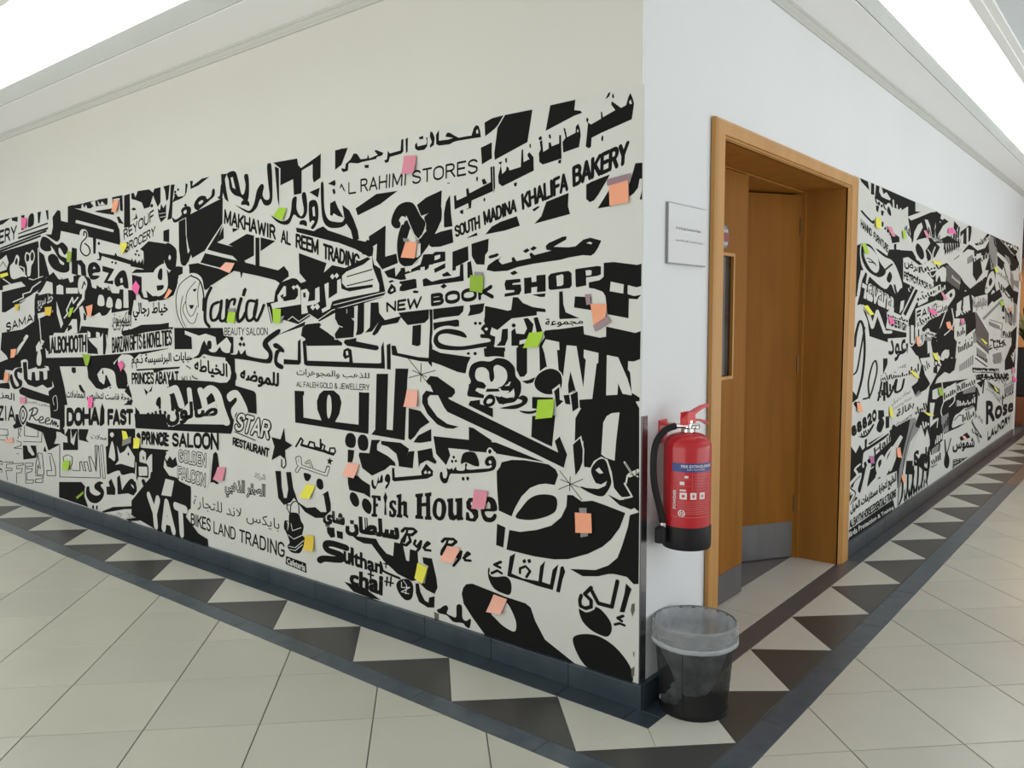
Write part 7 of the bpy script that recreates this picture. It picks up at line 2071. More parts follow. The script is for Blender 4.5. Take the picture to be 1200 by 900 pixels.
# ------------------------------------------------------------------ sticky notes
NOTES=[
('L',[-0.14, 1.935, -0.059, 1.945, -0.054, 1.866, -0.135, 1.86],'orange','orange sticky note hung from purple tape beneath the word BAKERY',[[-0.149, 1.957, -0.047, 1.969, -0.05, 1.947, -0.146, 1.933]]),
('L',[-0.219, 1.506, -0.146, 1.503, -0.149, 1.455, -0.202, 1.425],'orange','orange sticky note taped at two ends below the word SHOP',[[-0.243, 1.542, -0.219, 1.541, -0.217, 1.504, -0.235, 1.501], [-0.146, 1.461, -0.127, 1.44, -0.196, 1.402, -0.206, 1.424]]),
('L',[-0.51, 1.395, -0.436, 1.4, -0.46, 1.34, -0.538, 1.333],'lime','slanted lime green sticky note under small Arabic right of a squiggly word',[]),
('L',[-0.468, 1.129, -0.387, 1.136, -0.387, 1.065, -0.474, 1.051],'lime','square lime green sticky note between the black disc and a black post',[]),
('L',[-0.287, 0.7, -0.211, 0.707, -0.205, 0.632, -0.282, 0.621],'orange','orange sticky note taped top and bottom on the huge black curved letter',[[-0.266, 0.721, -0.231, 0.726, -0.231, 0.705, -0.264, 0.703], [-0.259, 0.634, -0.226, 0.642, -0.224, 0.617, -0.259, 0.606]]),
('L',[-0.812, 0.721, -0.735, 0.725, -0.742, 0.648, -0.821, 0.638],'rose','rose pink sticky note covering a letter of the bold slab serif word',[]),
('L',[-0.704, 0.284, -0.63, 0.279, -0.658, 0.211, -0.741, 0.201],'peach','peach sticky note at the top of a white oval low on the wall',[]),
('L',[-0.973, 0.447, -0.896, 0.451, -0.928, 0.381, -1.018, 0.372],'peach','pale peach sticky note over the second cursive farewell word',[]),
('L',[-1.164, 0.333, -1.1, 0.325, -1.124, 0.245, -1.178, 0.26],'yellow','yellow sticky note on the black hand shape below the first cursive farewell word',[]),
('L',[-1.217, 2.176, -1.137, 2.169, -1.146, 2.093, -1.228, 2.096],'rose','rose pink sticky note just left of the word STORES',[]),
('L',[-1.213, 1.799, -1.14, 1.791, -1.153, 1.72, -1.244, 1.729],'orange','orange sticky note with taped corners in the eye of the looping letter',[[-1.229, 1.815, -1.196, 1.81, -1.201, 1.794, -1.224, 1.799], [-1.147, 1.807, -1.124, 1.796, -1.133, 1.786, -1.147, 1.791]]),
('L',[-0.825, 1.635, -0.75, 1.629, -0.754, 1.558, -0.826, 1.569],'green','dark green sticky note taped over the K of BOOK',[[-0.801, 1.647, -0.755, 1.644, -0.755, 1.629, -0.801, 1.631]]),
('L',[-1.219, 1.129, -1.15, 1.132, -1.145, 1.056, -1.235, 1.051],'peach','peach sticky note left of the arrow letter beside the thin starburst',[]),
('L',[-1.645, 0.747, -1.561, 0.748, -1.59, 0.677, -1.688, 0.678],'peach','peach sticky note below a pair of black dots left of the bold slab serif words',[]),
('L',[-1.988, 0.594, -1.907, 0.601, -1.95, 0.524, -2.038, 0.522],'yellow','bright yellow sticky note curled on the brush style letters by the coffee pot',[]),
('L',[-2.004, 0.323, -1.932, 0.331, -1.927, 0.249, -2.016, 0.244],'amber','amber yellow sticky note just right of the coffee pot',[]),
('L',[-2.161, 2.033, -2.094, 2.023, -2.127, 1.961, -2.207, 1.993],'lime','folded lime green sticky note under rounded Arabic letters above slanted capitals',[]),
('L',[-2.677, 1.774, -2.585, 1.765, -2.63, 1.711, -2.737, 1.74],'peach','small peach sticky note on the black bar above the script word with the woman face',[]),
('L',[-2.663, 1.498, -2.592, 1.493, -2.603, 1.43, -2.681, 1.442],'lime','olive green note taped over the middle of the script word with a woman face',[[-2.663, 1.514, -2.598, 1.515, -2.596, 1.493, -2.664, 1.496]]),
('L',[-2.241, 1.509, -2.165, 1.507, -2.169, 1.434, -2.232, 1.432],'lime','green note stuck at the left end of the jagged word',[[-2.167, 1.468, -2.133, 1.471, -2.162, 1.441, -2.169, 1.434]]),
('L',[-2.826, 0.593, -2.743, 0.598, -2.763, 0.517, -2.869, 0.512],'rose','rose pink sticky note beside the standing falcon figure',[]),
('L',[-3.985, 2.244, -3.911, 2.234, -3.933, 2.156, -4.005, 2.165],'orange','orange note hanging near the broken letters of the top edge',[]),
('L',[-3.919, 1.958, -3.819, 1.948, -3.83, 1.905, -3.887, 1.878],'yellow','yellow sticky note at the first letter of the grocery line',[]),
('L',[-5.517, 2.251, -5.415, 2.237, -5.424, 2.163, -5.513, 2.16],'pink','hot pink note above thin black stripes near the top edge',[]),
('L',[-4.726, 1.946, -4.648, 1.938, -4.66, 1.862, -4.724, 1.873],'green','olive green note between the first two letters of the rounded white name',[]),
('L',[-6.014, 1.831, -5.855, 1.839, -5.823, 1.815, -5.994, 1.798],'yellow','flat yellow note at the picture edge over scribbled script',[]),
('L',[-3.724, 1.706, -3.675, 1.668, -3.702, 1.607, -3.781, 1.66],'pink','hot pink note turned on a corner after the rounded white name',[]),
('L',[-3.312, 1.644, -3.272, 1.63, -3.33, 1.582, -3.368, 1.583],'orange','dark orange sliver of a note left of the woman face',[]),
('L',[-5.738, 1.577, -5.656, 1.584, -5.651, 1.535, -5.72, 1.531],'amber','amber note above a short slanting white word at the left',[]),
('L',[-5.158, 1.551, -5.034, 1.554, -5.042, 1.486, -5.154, 1.491],'amber','amber note beside a slanting car drawing',[]),
('L',[-4.723, 1.538, -4.656, 1.546, -4.701, 1.476, -4.748, 1.477],'lime','green note at the foot of a thin white balloon shape',[]),
('L',[-4.464, 1.547, -4.356, 1.562, -4.364, 1.479, -4.426, 1.479],'orange','orange note right of the white slashes above the long narrow sign',[]),
('L',[-5.868, 1.218, -5.749, 1.225, -5.77, 1.155, -5.866, 1.148],'orange','orange note on the thin white pen shape',[]),
('L',[-6.028, 1.026, -5.931, 1.02, -5.941, 0.949, -6.043, 0.949],'orange','orange note left of the heavy outlined Arabic word',[]),
('L',[-4.561, 1.212, -4.426, 1.209, -4.446, 1.131, -4.496, 1.133],'green','dull green note under the long narrow sign',[]),
('L',[-4.022, 1.16, -3.972, 1.182, -3.918, 1.152, -3.97, 1.108, -4.071, 1.112],'pink','hot pink note at the top of a fat white arc',[]),
('L',[-4.501, 0.907, -4.415, 0.91, -4.415, 0.838, -4.482, 0.825],'pink','hot pink note above bold black capitals ending in FAST',[]),
('L',[-5.731, 0.834, -5.615, 0.841, -5.61, 0.791, -5.726, 0.784],'rose','rose note over the oval emblem left of the script word',[]),
('L',[-6.147, 0.438, -5.93, 0.491, -5.911, 0.45, -6.085, 0.429],'peach','peach note at the left over the hollow outlined words',[]),
('L',[-4.964, 0.396, -4.844, 0.413, -4.861, 0.338, -4.981, 0.329],'lime','lime green note inside the hollow outlined Arabic word',[]),
('L',[-4.765, 0.149, -4.636, 0.209, -4.638, 0.187, -4.748, 0.133],'green','thin green note on a black block by the skirting',[]),
('L',[-4.002, 0.708, -3.941, 0.707, -3.905, 0.664, -3.987, 0.645],'yellow','yellow note held by grey tape on a black patch',[[-3.995, 0.641, -3.872, 0.683, -3.876, 0.636, -4.007, 0.601]]),
('L',[-3.841, 0.672, -3.756, 0.678, -3.753, 0.612, -3.839, 0.603],'yellow','yellow square note touching the start of the bold SALOON line',[]),
('R',[2.838, 2.074, 2.955, 2.077, 2.922, 2.005, 2.827, 2.011],'yellow','yellow note high beside the door frame on the far wall',[]),
('R',[3.086, 2.04, 3.203, 2.042, 3.27, 1.987, 3.211, 1.982],'rose','pink slip right of the yellow note nearest the door frame',[]),
('R',[3.476, 2.044, 3.553, 2.05, 3.554, 1.991, 3.489, 1.991],'lime','green slip on the white pillar letters near the top of the far wall',[]),
('R',[4.068, 2.092, 4.143, 2.098, 4.276, 2.05, 4.152, 2.044],'rose','pale pink slip below the slanted black wedge of the far wall',[]),
('R',[2.565, 1.894, 2.644, 1.899, 2.689, 1.839, 2.613, 1.835],'lime','lime note on the rim of the oval sign next to the door frame',[]),
('R',[4.382, 1.887, 4.713, 1.89, 4.673, 1.863, 4.419, 1.865],'yellow','long yellow slip on the heavy numerals',[]),
('R',[2.628, 1.522, 2.722, 1.527, 2.841, 1.47, 2.767, 1.466],'yellow','yellow slip under the white script word near the door frame',[]),
('R',[3.2, 1.455, 3.276, 1.455, 3.343, 1.409, 3.236, 1.405],'pink','hot pink note on the small stacked sign',[]),
('R',[4.304, 1.518, 4.475, 1.515, 4.629, 1.481, 4.42, 1.471],'pink','hot pink note on the slanted two line sign of the far wall',[]),
('R',[3.961, 1.31, 4.054, 1.308, 4.046, 1.232, 3.962, 1.25],'orange','faded orange slip between tall white strokes',[]),
('R',[4.497, 1.173, 4.638, 1.163, 4.724, 1.095, 4.582, 1.116],'yellow','yellow slip below a grey bar on the far wall',[]),
('R',[2.558, 0.939, 2.646, 0.924, 2.665, 0.869, 2.564, 0.882],'orange','orange note by the door frame at mid height',[]),
('R',[3.292, 0.849, 3.377, 0.835, 3.373, 0.766, 3.3, 0.781],'yellow','yellow note above the grocery words',[]),
('R',[3.803, 1.068, 3.91, 1.06, 4.073, 1.001, 3.991, 1.003],'yellow','yellow slip at the end of the curling script panel',[]),
('R',[4.259, 0.728, 4.423, 0.703, 4.617, 0.664, 4.427, 0.679],'yellow','yellow slip over the grey brush letters',[]),
('R',[3.519, 0.538, 3.619, 0.53, 3.629, 0.453, 3.528, 0.471],'orange','red orange note on the white diagonal stroke',[]),
('R',[2.858, 0.569, 2.968, 0.555, 2.954, 0.508, 2.885, 0.518],'mauve','mauve note under a slanted white ribbon by the door frame',[]),
('R',[3.662, 0.325, 3.774, 0.304, 3.767, 0.25, 3.704, 0.265],'orange','red orange slip near the skirting on the far wall',[]),
('R',[4.887, 2.173, 5.047, 2.194, 5.191, 2.154, 4.893, 2.136],'pink','pink note near the top edge far along the wall',[]),
('R',[4.707, 1.656, 4.796, 1.653, 4.942, 1.6, 4.829, 1.593],'rose','pale pink slip above the fancy sign word far along the wall',[]),
('R',[7.101, 1.964, 7.247, 1.971, 7.321, 1.916, 7.188, 1.908],'yellow','yellow speck of a note high toward the wall end',[]),
('R',[8.869, 1.988, 8.989, 1.985, 9.021, 1.883, 8.903, 1.879],'orange','red note edge on at the very end of the wall',[]),
('R',[4.943, 1.41, 5.093, 1.417, 5.204, 1.34, 4.985, 1.358],'orange','orange crumpled note on the black word toward the middle of the far wall',[]),
('R',[5.516, 1.439, 5.651, 1.434, 5.633, 1.39, 5.552, 1.39],'pink','hot pink note on the grey square word',[]),
('R',[6.519, 1.242, 6.617, 1.24, 6.851, 1.188, 6.764, 1.18],'yellow','yellow slip on the dark slanted panel',[]),
('R',[7.528, 1.62, 7.807, 1.624, 7.803, 1.577, 7.618, 1.575],'lime','lime note far along the wall above head height',[]),
('R',[8.119, 1.559, 8.431, 1.555, 8.396, 1.519, 8.173, 1.521],'orange','red note right of a lime note near the wall end',[]),
('R',[8.629, 0.866, 8.908, 0.823, 8.795, 0.781, 8.556, 0.799],'rose','light pink note at the wall end, upper of two',[]),
('R',[8.707, 0.759, 9.047, 0.687, 8.927, 0.66, 8.629, 0.705],'pink','hot pink note at the wall end, lower of two',[]),
('R',[4.733, 0.882, 4.917, 0.859, 4.918, 0.803, 4.78, 0.813],'green','green note on the black brush block low on the far wall',[]),
('R',[5.788, 0.367, 5.932, 0.347, 6.07, 0.292, 5.88, 0.322],'peach','peach slip on the bold round Arabic word near the skirting',[]),
('R',[7.386, 0.716, 7.488, 0.703, 7.659, 0.64, 7.556, 0.645],'yellow','yellow slip on the striped panels above the LAUNDRY words',[]),
]
random.seed(5)
def sheet(name, wall, q, dep0, curl, m, n=4):
    tl, tr, br, bl = [(q[i], q[i + 1]) for i in range(0, 8, 2)]
    vs = []; fs = []
    for j in range(n + 1):
        for i in range(n + 1):
            s, t = i / n, j / n
            u, z = [(tl[c] * (1 - s) + tr[c] * s) * (1 - t) + (bl[c] * (1 - s) + br[c] * s) * t for c in (0, 1)]
            dp = dep0 + curl * t ** 2 * (0.75 + 0.5 * s)
            vs.append((u, -dp, z) if wall == 'L' else (dp, u, z))
    for j in range(n):
        for i in range(n):
            a = j * (n + 1) + i; fs.append((a, a + 1, a + n + 2, a + n + 1))
    me = bpy.data.meshes.new(name); me.from_pydata(vs, [], fs); me.update()
    me.polygons.foreach_set('use_smooth', [True] * len(me.polygons))
    return link(name, me, m)
for wall, q, colr, lab, tapes in NOTES:
    taped = bool(tapes)
    hgt = abs(q[1] - q[7])
    o = sheet('sticky_note', wall, q, 0.0095, 0.003 if taped else min(0.011, hgt * 0.13), 'paper_' + colr)
    tag(o, lab, 'sticky note', 'sticky notes on the left mural' if wall == 'L' else 'sticky notes on the right mural')
    for t in tapes:
        c = sheet('tape', wall, t, 0.0105, 0.0, 'tape_purple' if 'purple' in lab or 'two ends' in lab else 'tape_grey', 1)
        c.parent = o
        c['label'] = 'strip of purple tape' if 'purple' in lab or 'two ends' in lab else 'strip of grey tape'

# ------------------------------------------------------------------ corner guard
g = empty('corner_guard', (0, 0, 0.09), 'thin steel guard strip on the lower wall corner above the skirting', 'corner guard')
boxes('plate', [(0.0, 0.0025, 0.0, 0.042, 0.093, 1.095)], 'guard_steel', g, bevel=0.0008)
boxes('edge_strip', [(-0.0002, 0.0025, -0.0035, 0.0, 0.093, 1.095)], 'steel', g)

# ------------------------------------------------------------------ door
door = empty('door_1', (-0.1, 1.45, 0), kind='structure')
def architrave():
    # stepped profile casing on the wall face, three mitred members
    y0, y1, z1 = 0.527, 2.425, 2.258; wi0, wi1, wh = 0.637, 2.275, 2.185
    prof = [(0.0, 0.004), (0.0, 0.022), (0.12, 0.026), (0.80, 0.024), (0.84, 0.016), (0.93, 0.016), (0.96, 0.010), (1.0, 0.008), (1.0, 0.0)]
    def member(path):     # path: list of (outer point, inner point) on the wall
        vs = []; fs = []
        for (oy, oz), (iy, iz) in path:
            for t, dp in prof: vs.append((dp, oy + (iy - oy) * t, oz + (iz - oz) * t))
        n = len(prof)
        for k in range(len(path) - 1):
            for i in range(n - 1): fs.append((k * n + i, k * n + i + 1, (k + 1) * n + i + 1, (k + 1) * n + i))
        me = bpy.data.meshes.new('architrave'); me.from_pydata(vs, [], fs); me.update()
        to_parent(link('architrave', me, 'wood_casing'), door)
    member([((y0, 0), (wi0, 0)), ((y0, z1), (wi0, wh))])
    member([((y0, z1), (wi0, wh)), ((y1, z1), (wi1, wh))])
    member([((y1, z1), (wi1, wh)), ((y1, 0), (wi1, 0))])
architrave()
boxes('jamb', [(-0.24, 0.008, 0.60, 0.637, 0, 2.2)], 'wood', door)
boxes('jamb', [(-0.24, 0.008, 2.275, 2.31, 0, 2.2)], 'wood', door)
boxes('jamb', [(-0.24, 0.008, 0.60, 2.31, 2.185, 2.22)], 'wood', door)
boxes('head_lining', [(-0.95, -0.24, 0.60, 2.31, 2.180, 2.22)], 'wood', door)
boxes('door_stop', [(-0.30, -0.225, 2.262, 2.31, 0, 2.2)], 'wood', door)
# left leaf, closed
def leaf(pivot, ang, width, label):
    """leaf in local frame: x along its width away from hinge, y thickness, then turned"""
    M_ = Matrix.Translation(Vector(pivot)) @ Matrix.Rotation(ang, 4, 'Z')
    def P_(o): o.matrix_world = M_; o.parent = door; o.matrix_parent_inverse = Matrix.Translation(-door.location); return o
    return P_, M_
def place(o, M_, parent=None):
    o.matrix_basis = M_
    o.parent = parent or door
    if parent is None: o.matrix_parent_inverse = Matrix.Translation(-door.location)
    else: o.matrix_parent_inverse = Matrix.Identity(4); o.matrix_basis = Matrix.Identity(4)
    return o
# closed leaf: hinge at y=0.64, runs +y. local x -> +y, local y -> -x (into room)
M1 = Matrix.Translation(Vector((-0.235, 0.64, 0.008))) @ Matrix.Rotation(math.radians(90), 4, 'Z')
L1 = 0.822
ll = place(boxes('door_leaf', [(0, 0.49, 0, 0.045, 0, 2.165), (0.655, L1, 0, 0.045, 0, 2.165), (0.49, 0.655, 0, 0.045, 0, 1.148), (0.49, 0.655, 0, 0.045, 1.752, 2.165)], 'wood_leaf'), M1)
ll['label'] = 'closed leaf with a narrow glass panel'
place(boxes('kick_plate', [(0.01, L1 - 0.003, -0.0025, 0, 0.0, 0.150)], 'steel'), M1, ll)
place(boxes('vision_panel', [(0.49, 0.655, 0.018, 0.026, 1.148, 1.752)], 'glass_dark'), M1, ll)
place(boxes('glazing_bead', [(0.480, 0.495, -0.004, 0.012, 1.138, 1.762), (0.650, 0.665, -0.004, 0.012, 1.138, 1.762), (0.495, 0.650, -0.004, 0.012, 1.138, 1.153), (0.495, 0.650, -0.004, 0.012, 1.747, 1.762)], 'wood_casing'), M1, ll)
def disc(name, cx, cz, rx, rz, y, m, parent, seg=24):
    me = bpy.data.meshes.new(name)
    vs = [(cx + rx * math.cos(2 * math.pi * k / seg), y, cz + rz * math.sin(2 * math.pi * k / seg)) for k in range(seg)]
    vs += [(v[0], y + 0.0006, v[2]) for v in vs]
    me.from_pydata(vs, [], [tuple(range(seg))] + [(k, (k + 1) % seg, seg + (k + 1) % seg, seg + k) for k in range(seg)]); me.update()
    o = link(name, me, m); o.parent = parent; return o
def door_sticker():
    vs = []; fs = []; mi = []
    def add(pts_, y, m_):
        b_ = len(vs); vs.extend([(0.545 + px, y, 1.838 + pz) for px, pz in pts_]); fs.append(tuple(range(b_, b_ + len(pts_)))); mi.append(m_)
    add([(0.056 * math.cos(k * math.pi / 16), 0.060 * math.sin(k * math.pi / 16)) for k in range(32)], -0.0006, 0)
    add([(0.049 * math.cos(k * math.pi / 16), 0.053 * math.sin(k * math.pi / 16)) for k in range(32)], -0.0010, 1)
    add([(-0.050, -0.022), (0.050, -0.022), (0.050, 0.018), (-0.050, 0.018)], -0.0014, 2)
    for r_, zz in ((0, 0.028), (1, -0.034)):
        for k in range(5): add([(-0.032 + k * 0.014, zz - 0.006), (-0.024 + k * 0.014, zz - 0.006), (-0.023 + k * 0.014, zz + 0.008), (-0.031 + k * 0.014, zz + 0.006)], -0.0018, 3)
    me = bpy.data.meshes.new('sticker'); me.from_pydata(vs, [], fs)
    o = link('sticker', me, ['sticker_dark', 'tape_grey', 'sticker_red', 'print_white'])
    me.polygons.foreach_set('material_index', mi); me.update(); o.parent = ll; return o
st = door_sticker()
st['label'] = 'round red and grey door sticker'
# open leaf: hinge at (-.245, 2.268), swings into the room
ang = math.atan2(-0.851, -0.525)
M2 = Matrix.Translation(Vector((-0.252, 2.262, 0.008))) @ Matrix.Rotation(ang, 4, 'Z')
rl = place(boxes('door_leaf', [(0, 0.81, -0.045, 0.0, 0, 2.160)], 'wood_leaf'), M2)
rl['label'] = 'leaf swung partly open into the room'
def child_local(o, parent): o.parent = parent; return o
child_local(boxes('kick_plate', [(0.012, 0.80, 0.0, 0.0025, 0.0, 0.215)], 'steel'), rl)
for z in (0.28, 1.12, 1.93):
    h_ = boxes('hinge', [(-0.012, 0.006, 0.0, 0.006, z, z + 0.10)], 'hinge_brass', None, bevel=0.001); h_.parent = rl

# ------------------------------------------------------------------ wall plaque
p = empty('wall_plaque', (0, 0.32, 1.657), 'square white acrylic plaque with two small lines of text beside the door', 'sign')
boxes('plate', [(0.004, 0.012, 0.166, 0.475, 1.659, 1.879)], 'plaque_white', p, bevel=0.001)
boxes('edge', [(0.001, 0.011, 0.163, 0.478, 1.655, 1.6588), (0.001, 0.011, 0.163, 0.478, 1.8792, 1.882), (0.001, 0.011, 0.163, 0.1658, 1.659, 1.879)], 'plaque_edge', p)
def text_on(name, txt, off, fn, m, parent, lab=None):
    vs, fs = text_geo(txt, off)
    me = bpy.data.meshes.new(name); me.from_pydata([fn(s, t) for s, t in vs], [], fs); me.update()
    o = link(name, me, m); to_parent(o, parent)
    return o
text_on('lettering', 'Art & Design Foundation Studio', 0.0, lambda s, t: (0.0128, 0.220 + 0.208 * s, 1.783 + 0.014 * t), 'print_dark', p)
text_on('lettering', 'ستوديو أساسيات الفن والتصميم', 0.0, lambda s, t: (0.0128, 0.222 + 0.230 * s, 1.738 + 0.017 * t), 'print_dark', p)

# ------------------------------------------------------------------ fire extinguisher
EX, EY, EZ, ER = 0.106, 0.155, 0.603, 0.087
e = empty('fire_extinguisher', (EX, EY, EZ), 'red powder fire extinguisher with black base and hose hung on the white wall', 'fire extinguisher')
def arc(r0, z0, n, up): return None
body = [(0.0, 0.006), (ER, 0.010), (ER, 0.375)]
for k in range(1, 9):
    a = math.pi / 2 * k / 8; body.append((ER - 0.056 * (1 - math.cos(a)), 0.375 + 0.050 * math.sin(a)))
body += [(0.022, 0.430), (0.020, 0.440), (0.0, 0.440)]
bd = lathe('cylinder', body, 'red_paint', (EX, EY, EZ), 64, e)
lathe('base_skirt', [(0.070, 0.0), (ER + 0.001, 0.001), (ER + 0.0035, 0.012), (ER + 0.0035, 0.080), (ER + 0.001, 0.086), (ER, 0.086)], 'rubber_black', (EX, EY, EZ), 64, e)
lathe('neck', [(0.024, 0.428), (0.024, 0.440), (0.017, 0.444), (0.017, 0.460), (0.020, 0.462), (0.020, 0.472), (0.0, 0.472)], 'chrome', (EX, EY, EZ), 24, e)
TC = EZ + 0.468
# direction the handles point: along the wall, +y
def bar(name, ps, w0, th, m, parent):
    """flat bent bar in the y-z plane with width along x that can change per point"""
    vs = []; fs = []
    for i, (y, z) in enumerate(ps):
        a = Vector(ps[min(i + 1, len(ps) - 1)]) - Vector(ps[max(i - 1, 0)]); a.normalize(); n_ = Vector((-a.y, a.x)) * th / 2
        w_ = w0[i] if isinstance(w0, (list, tuple)) else w0
        for sx in (-1, 1):
            for sn in (-1, 1): vs.append((EX + sx * w_ / 2, EY + y + sn * n_.x, TC + z + sn * n_.y))
    for i in range(len(ps) - 1):
        b = i * 4; c = b + 4
        fs += [(b, b + 1, c + 1, c), (b + 2, c + 2, c + 3, b + 3), (b, c, c + 2, b + 2), (b + 1, b + 3, c + 3, c + 1)]
    fs += [(0, 2, 3, 1), (len(vs) - 4, len(vs) - 3, len(vs) - 1, len(vs) - 2)]
    me = bpy.data.meshes.new(name); me.from_pydata(vs, [], fs); me.update()
    o = link(name, me, m); to_parent(o, parent); return o
bar('squeeze_lever', [(-0.030, -0.012), (-0.024, 0.010), (0.02, 0.024), (0.07, 0.036), (0.12, 0.045), (0.160, 0.047)], [0.026, 0.030, 0.028, 0.024, 0.02, 0.016], 0.009, 'red_handle', e)
bar('carry_handle', [(-0.018, -0.004), (0.03, 0.000), (0.08, -0.002), (0.125, -0.012), (0.158, -0.026)], [0.028, 0.028, 0.024, 0.02, 0.014], 0.007, 'red_handle', e)
boxes('lever_cheek', [(EX - 0.016, EX - 0.012, EY - 0.03, EY + 0.03, TC - 0.01, TC + 0.034), (EX + 0.012, EX + 0.016, EY - 0.03, EY + 0.03, TC - 0.01, TC + 0.034)], 'red_handle', e, bevel=0.001)
tube('safety_pin', spline([(EX + 0.018, EY + 0.02, TC - 0.004), (EX + 0.026, EY + 0.04, TC - 0.014), (EX + 0.024, EY + 0.046, TC - 0.034), (EX + 0.018, EY + 0.034, TC - 0.044), (EX + 0.017, EY + 0.022, TC - 0.03)], 5), 0.0016, 'chrome', e, 6)
lathe('pressure_gauge', [(0.0, -0.006), (0.014, -0.006), (0.016, 0.0), (0.014, 0.006), (0.0, 0.006)], 'chrome', (EX + 0.022, EY + 0.012, TC - 0.022), 20, e)
hose = [(EX + dx, EY + dy, TC + dz) for dx, dy, dz in ((-0.004, -0.018, -0.016), (-0.022, -0.055, -0.014), (-0.045, -0.088, -0.028), (-0.066, -0.114, -0.070), (-0.072, -0.124, -0.130), (-0.070, -0.122, -0.22), (-0.056, -0.106, -0.31), (-0.046, -0.095, -0.375))]
tube('hose_fitting', hose[:2], 0.009, 'chrome', e, 10)
tube('hose', spline(hose[1:], 6), 0.0125, 'rubber_black', e, 14)
tube('hose_ferrule', [(EX - 0.046, EY - 0.095, TC - 0.370), (EX - 0.046, EY - 0.096, TC - 0.388)], 0.0135, 'chrome', e, 14)
tube('nozzle', [(EX - 0.046, EY - 0.096, TC - 0.386), (EX - 0.050, EY - 0.105, TC - 0.394), (EX - 0.050, EY - 0.105, TC - 0.442)], [0.014, 0.022, 0.022], 'rubber_black', e, 16)
br = boxes('wall_bracket', [(0.0, 0.006, EY - 0.03, EY + 0.03, TC - 0.09, TC - 0.002), (0.0, EX - 0.03, EY - 0.02, EY + 0.02, TC - 0.020, TC - 0.014)], 'red_handle', e, bevel=0.001)
# printed label, wrapped on the cylinder, facing the camera
AD = math.degrees(math.atan2(CAM[1] - EY, CAM[0] - EX))
def wrap(name, a0, a1, z0, z1, m, parent, rr=ER + 0.0006, n=20):
    vs = []; fs = []
    for k in range(n + 1):
        a = math.radians(AD + a0 + (a1 - a0) * k / n)
        vs += [(EX + rr * math.cos(a), EY + rr * math.sin(a), EZ + z0), (EX + rr * math.cos(a), EY + rr * math.sin(a), EZ + z1)]
    for k in range(n): fs.append((2 * k, 2 * k + 2, 2 * k + 3, 2 * k + 1))
    me = bpy.data.meshes.new(name); me.from_pydata(vs, [], fs); me.update(); me.polygons.foreach_set('use_smooth', [True] * n)
    o = link(name, me, m); to_parent(o, parent); return o
wrap('print_band', -38, 72, 0.292, 0.324, 'print_blue', e)
def wtext(txt, a0, a1, z0, z1, m, off=0.0, vert=False):
    rr = ER + 0.0012
    def fn(s, t):
        if vert: s, t = 1 - t, s
        a = math.radians(AD + a0 + (a1 - a0) * s)
        return (EX + rr * math.cos(a), EY + rr * math.sin(a), EZ + z0 + (z1 - z0) * t)
    return text_on('lettering', txt, off, fn, m, e)
#W
wtext('FIRE EXTINGUISHER', -14, 68, 0.308, 0.318, 'print_white', 0.02)
wtext('DRY POWDER', 0, 46, 0.298, 0.304, 'print_white')
wtext('POWDER', -34, -26, 0.155, 0.225, 'print_white', 0.02, vert=True)
for (a0, a1, z0, z1) in ((-40, -39.2, 0.125, 0.290), (-22, -21.3, 0.125, 0.290), (12, 12.7, 0.215, 0.290), (-40, 60, 0.125, 0.1265), (-22, 12, 0.265, 0.266), (-22, 12, 0.240, 0.241)):
    wrap('print_line', a0, a1, z0, z1, 'print_pale', e, ER + 0.0009, 10)
for (a0, a1, z0, z1) in ((-17, 0, 0.192, 0.217), (8, 23, 0.192, 0.217), (31, 46, 0.192, 0.217)):
    wrap('print_pictogram', a0, a1, z0, z1, 'print_white', e, ER + 0.0009, 6)
    wrap('print_pictogram', a0 + 5, a1 - 5, z0 + 0.007, z1 - 0.008, 'red_handle', e, ER + 0.0012, 4)
for (a0, a1, z0, z1) in ((-17, -6, 0.245, 0.257), (-17, -2, 0.222, 0.228), (-6, 3, 0.270, 0.279)):
    wrap('print_pictogram', a0, a1, z0, z1, 'print_white', e, ER + 0.0009, 6)
for i in range(7):
    wrap('print_text_line', 17, 60 - (i % 3) * 5, 0.282 - i * 0.011, 0.2835 - i * 0.011, 'print_pale', e, ER + 0.0009, 8)
for i in range(7):
    wrap('print_text_line', -20 + (i > 4) * 18, 58 - (i % 3) * 4, 0.183 - i * 0.0075, 0.1848 - i * 0.0075, 'print_pale', e, ER + 0.0009, 8)
def ring_print(a_c, z_c, r0, r1, m):
    vs = []; fs = []
    for k in range(21):
        t = 2 * math.pi * k / 20
        for r_ in (r0, r1):
            a = math.radians(AD + a_c) + r_ * math.cos(t) / ER
            vs.append((EX + (ER + 0.0011) * math.cos(a), EY + (ER + 0.0011) * math.sin(a), EZ + z_c + r_ * math.sin(t)))
    for k in range(20):
        if k % 10 in (4,): continue
        fs.append((2 * k, 2 * k + 2, 2 * k + 3, 2 * k + 1))
    me = bpy.data.meshes.new('print_emblem'); me.from_pydata(vs, [], fs); me.update()
    to_parent(link('print_emblem', me, m), e)
ring_print(-12, 0.140, 0.009, 0.013, 'print_white'); ring_print(-12, 0.140, 0.003, 0.006, 'print_white')

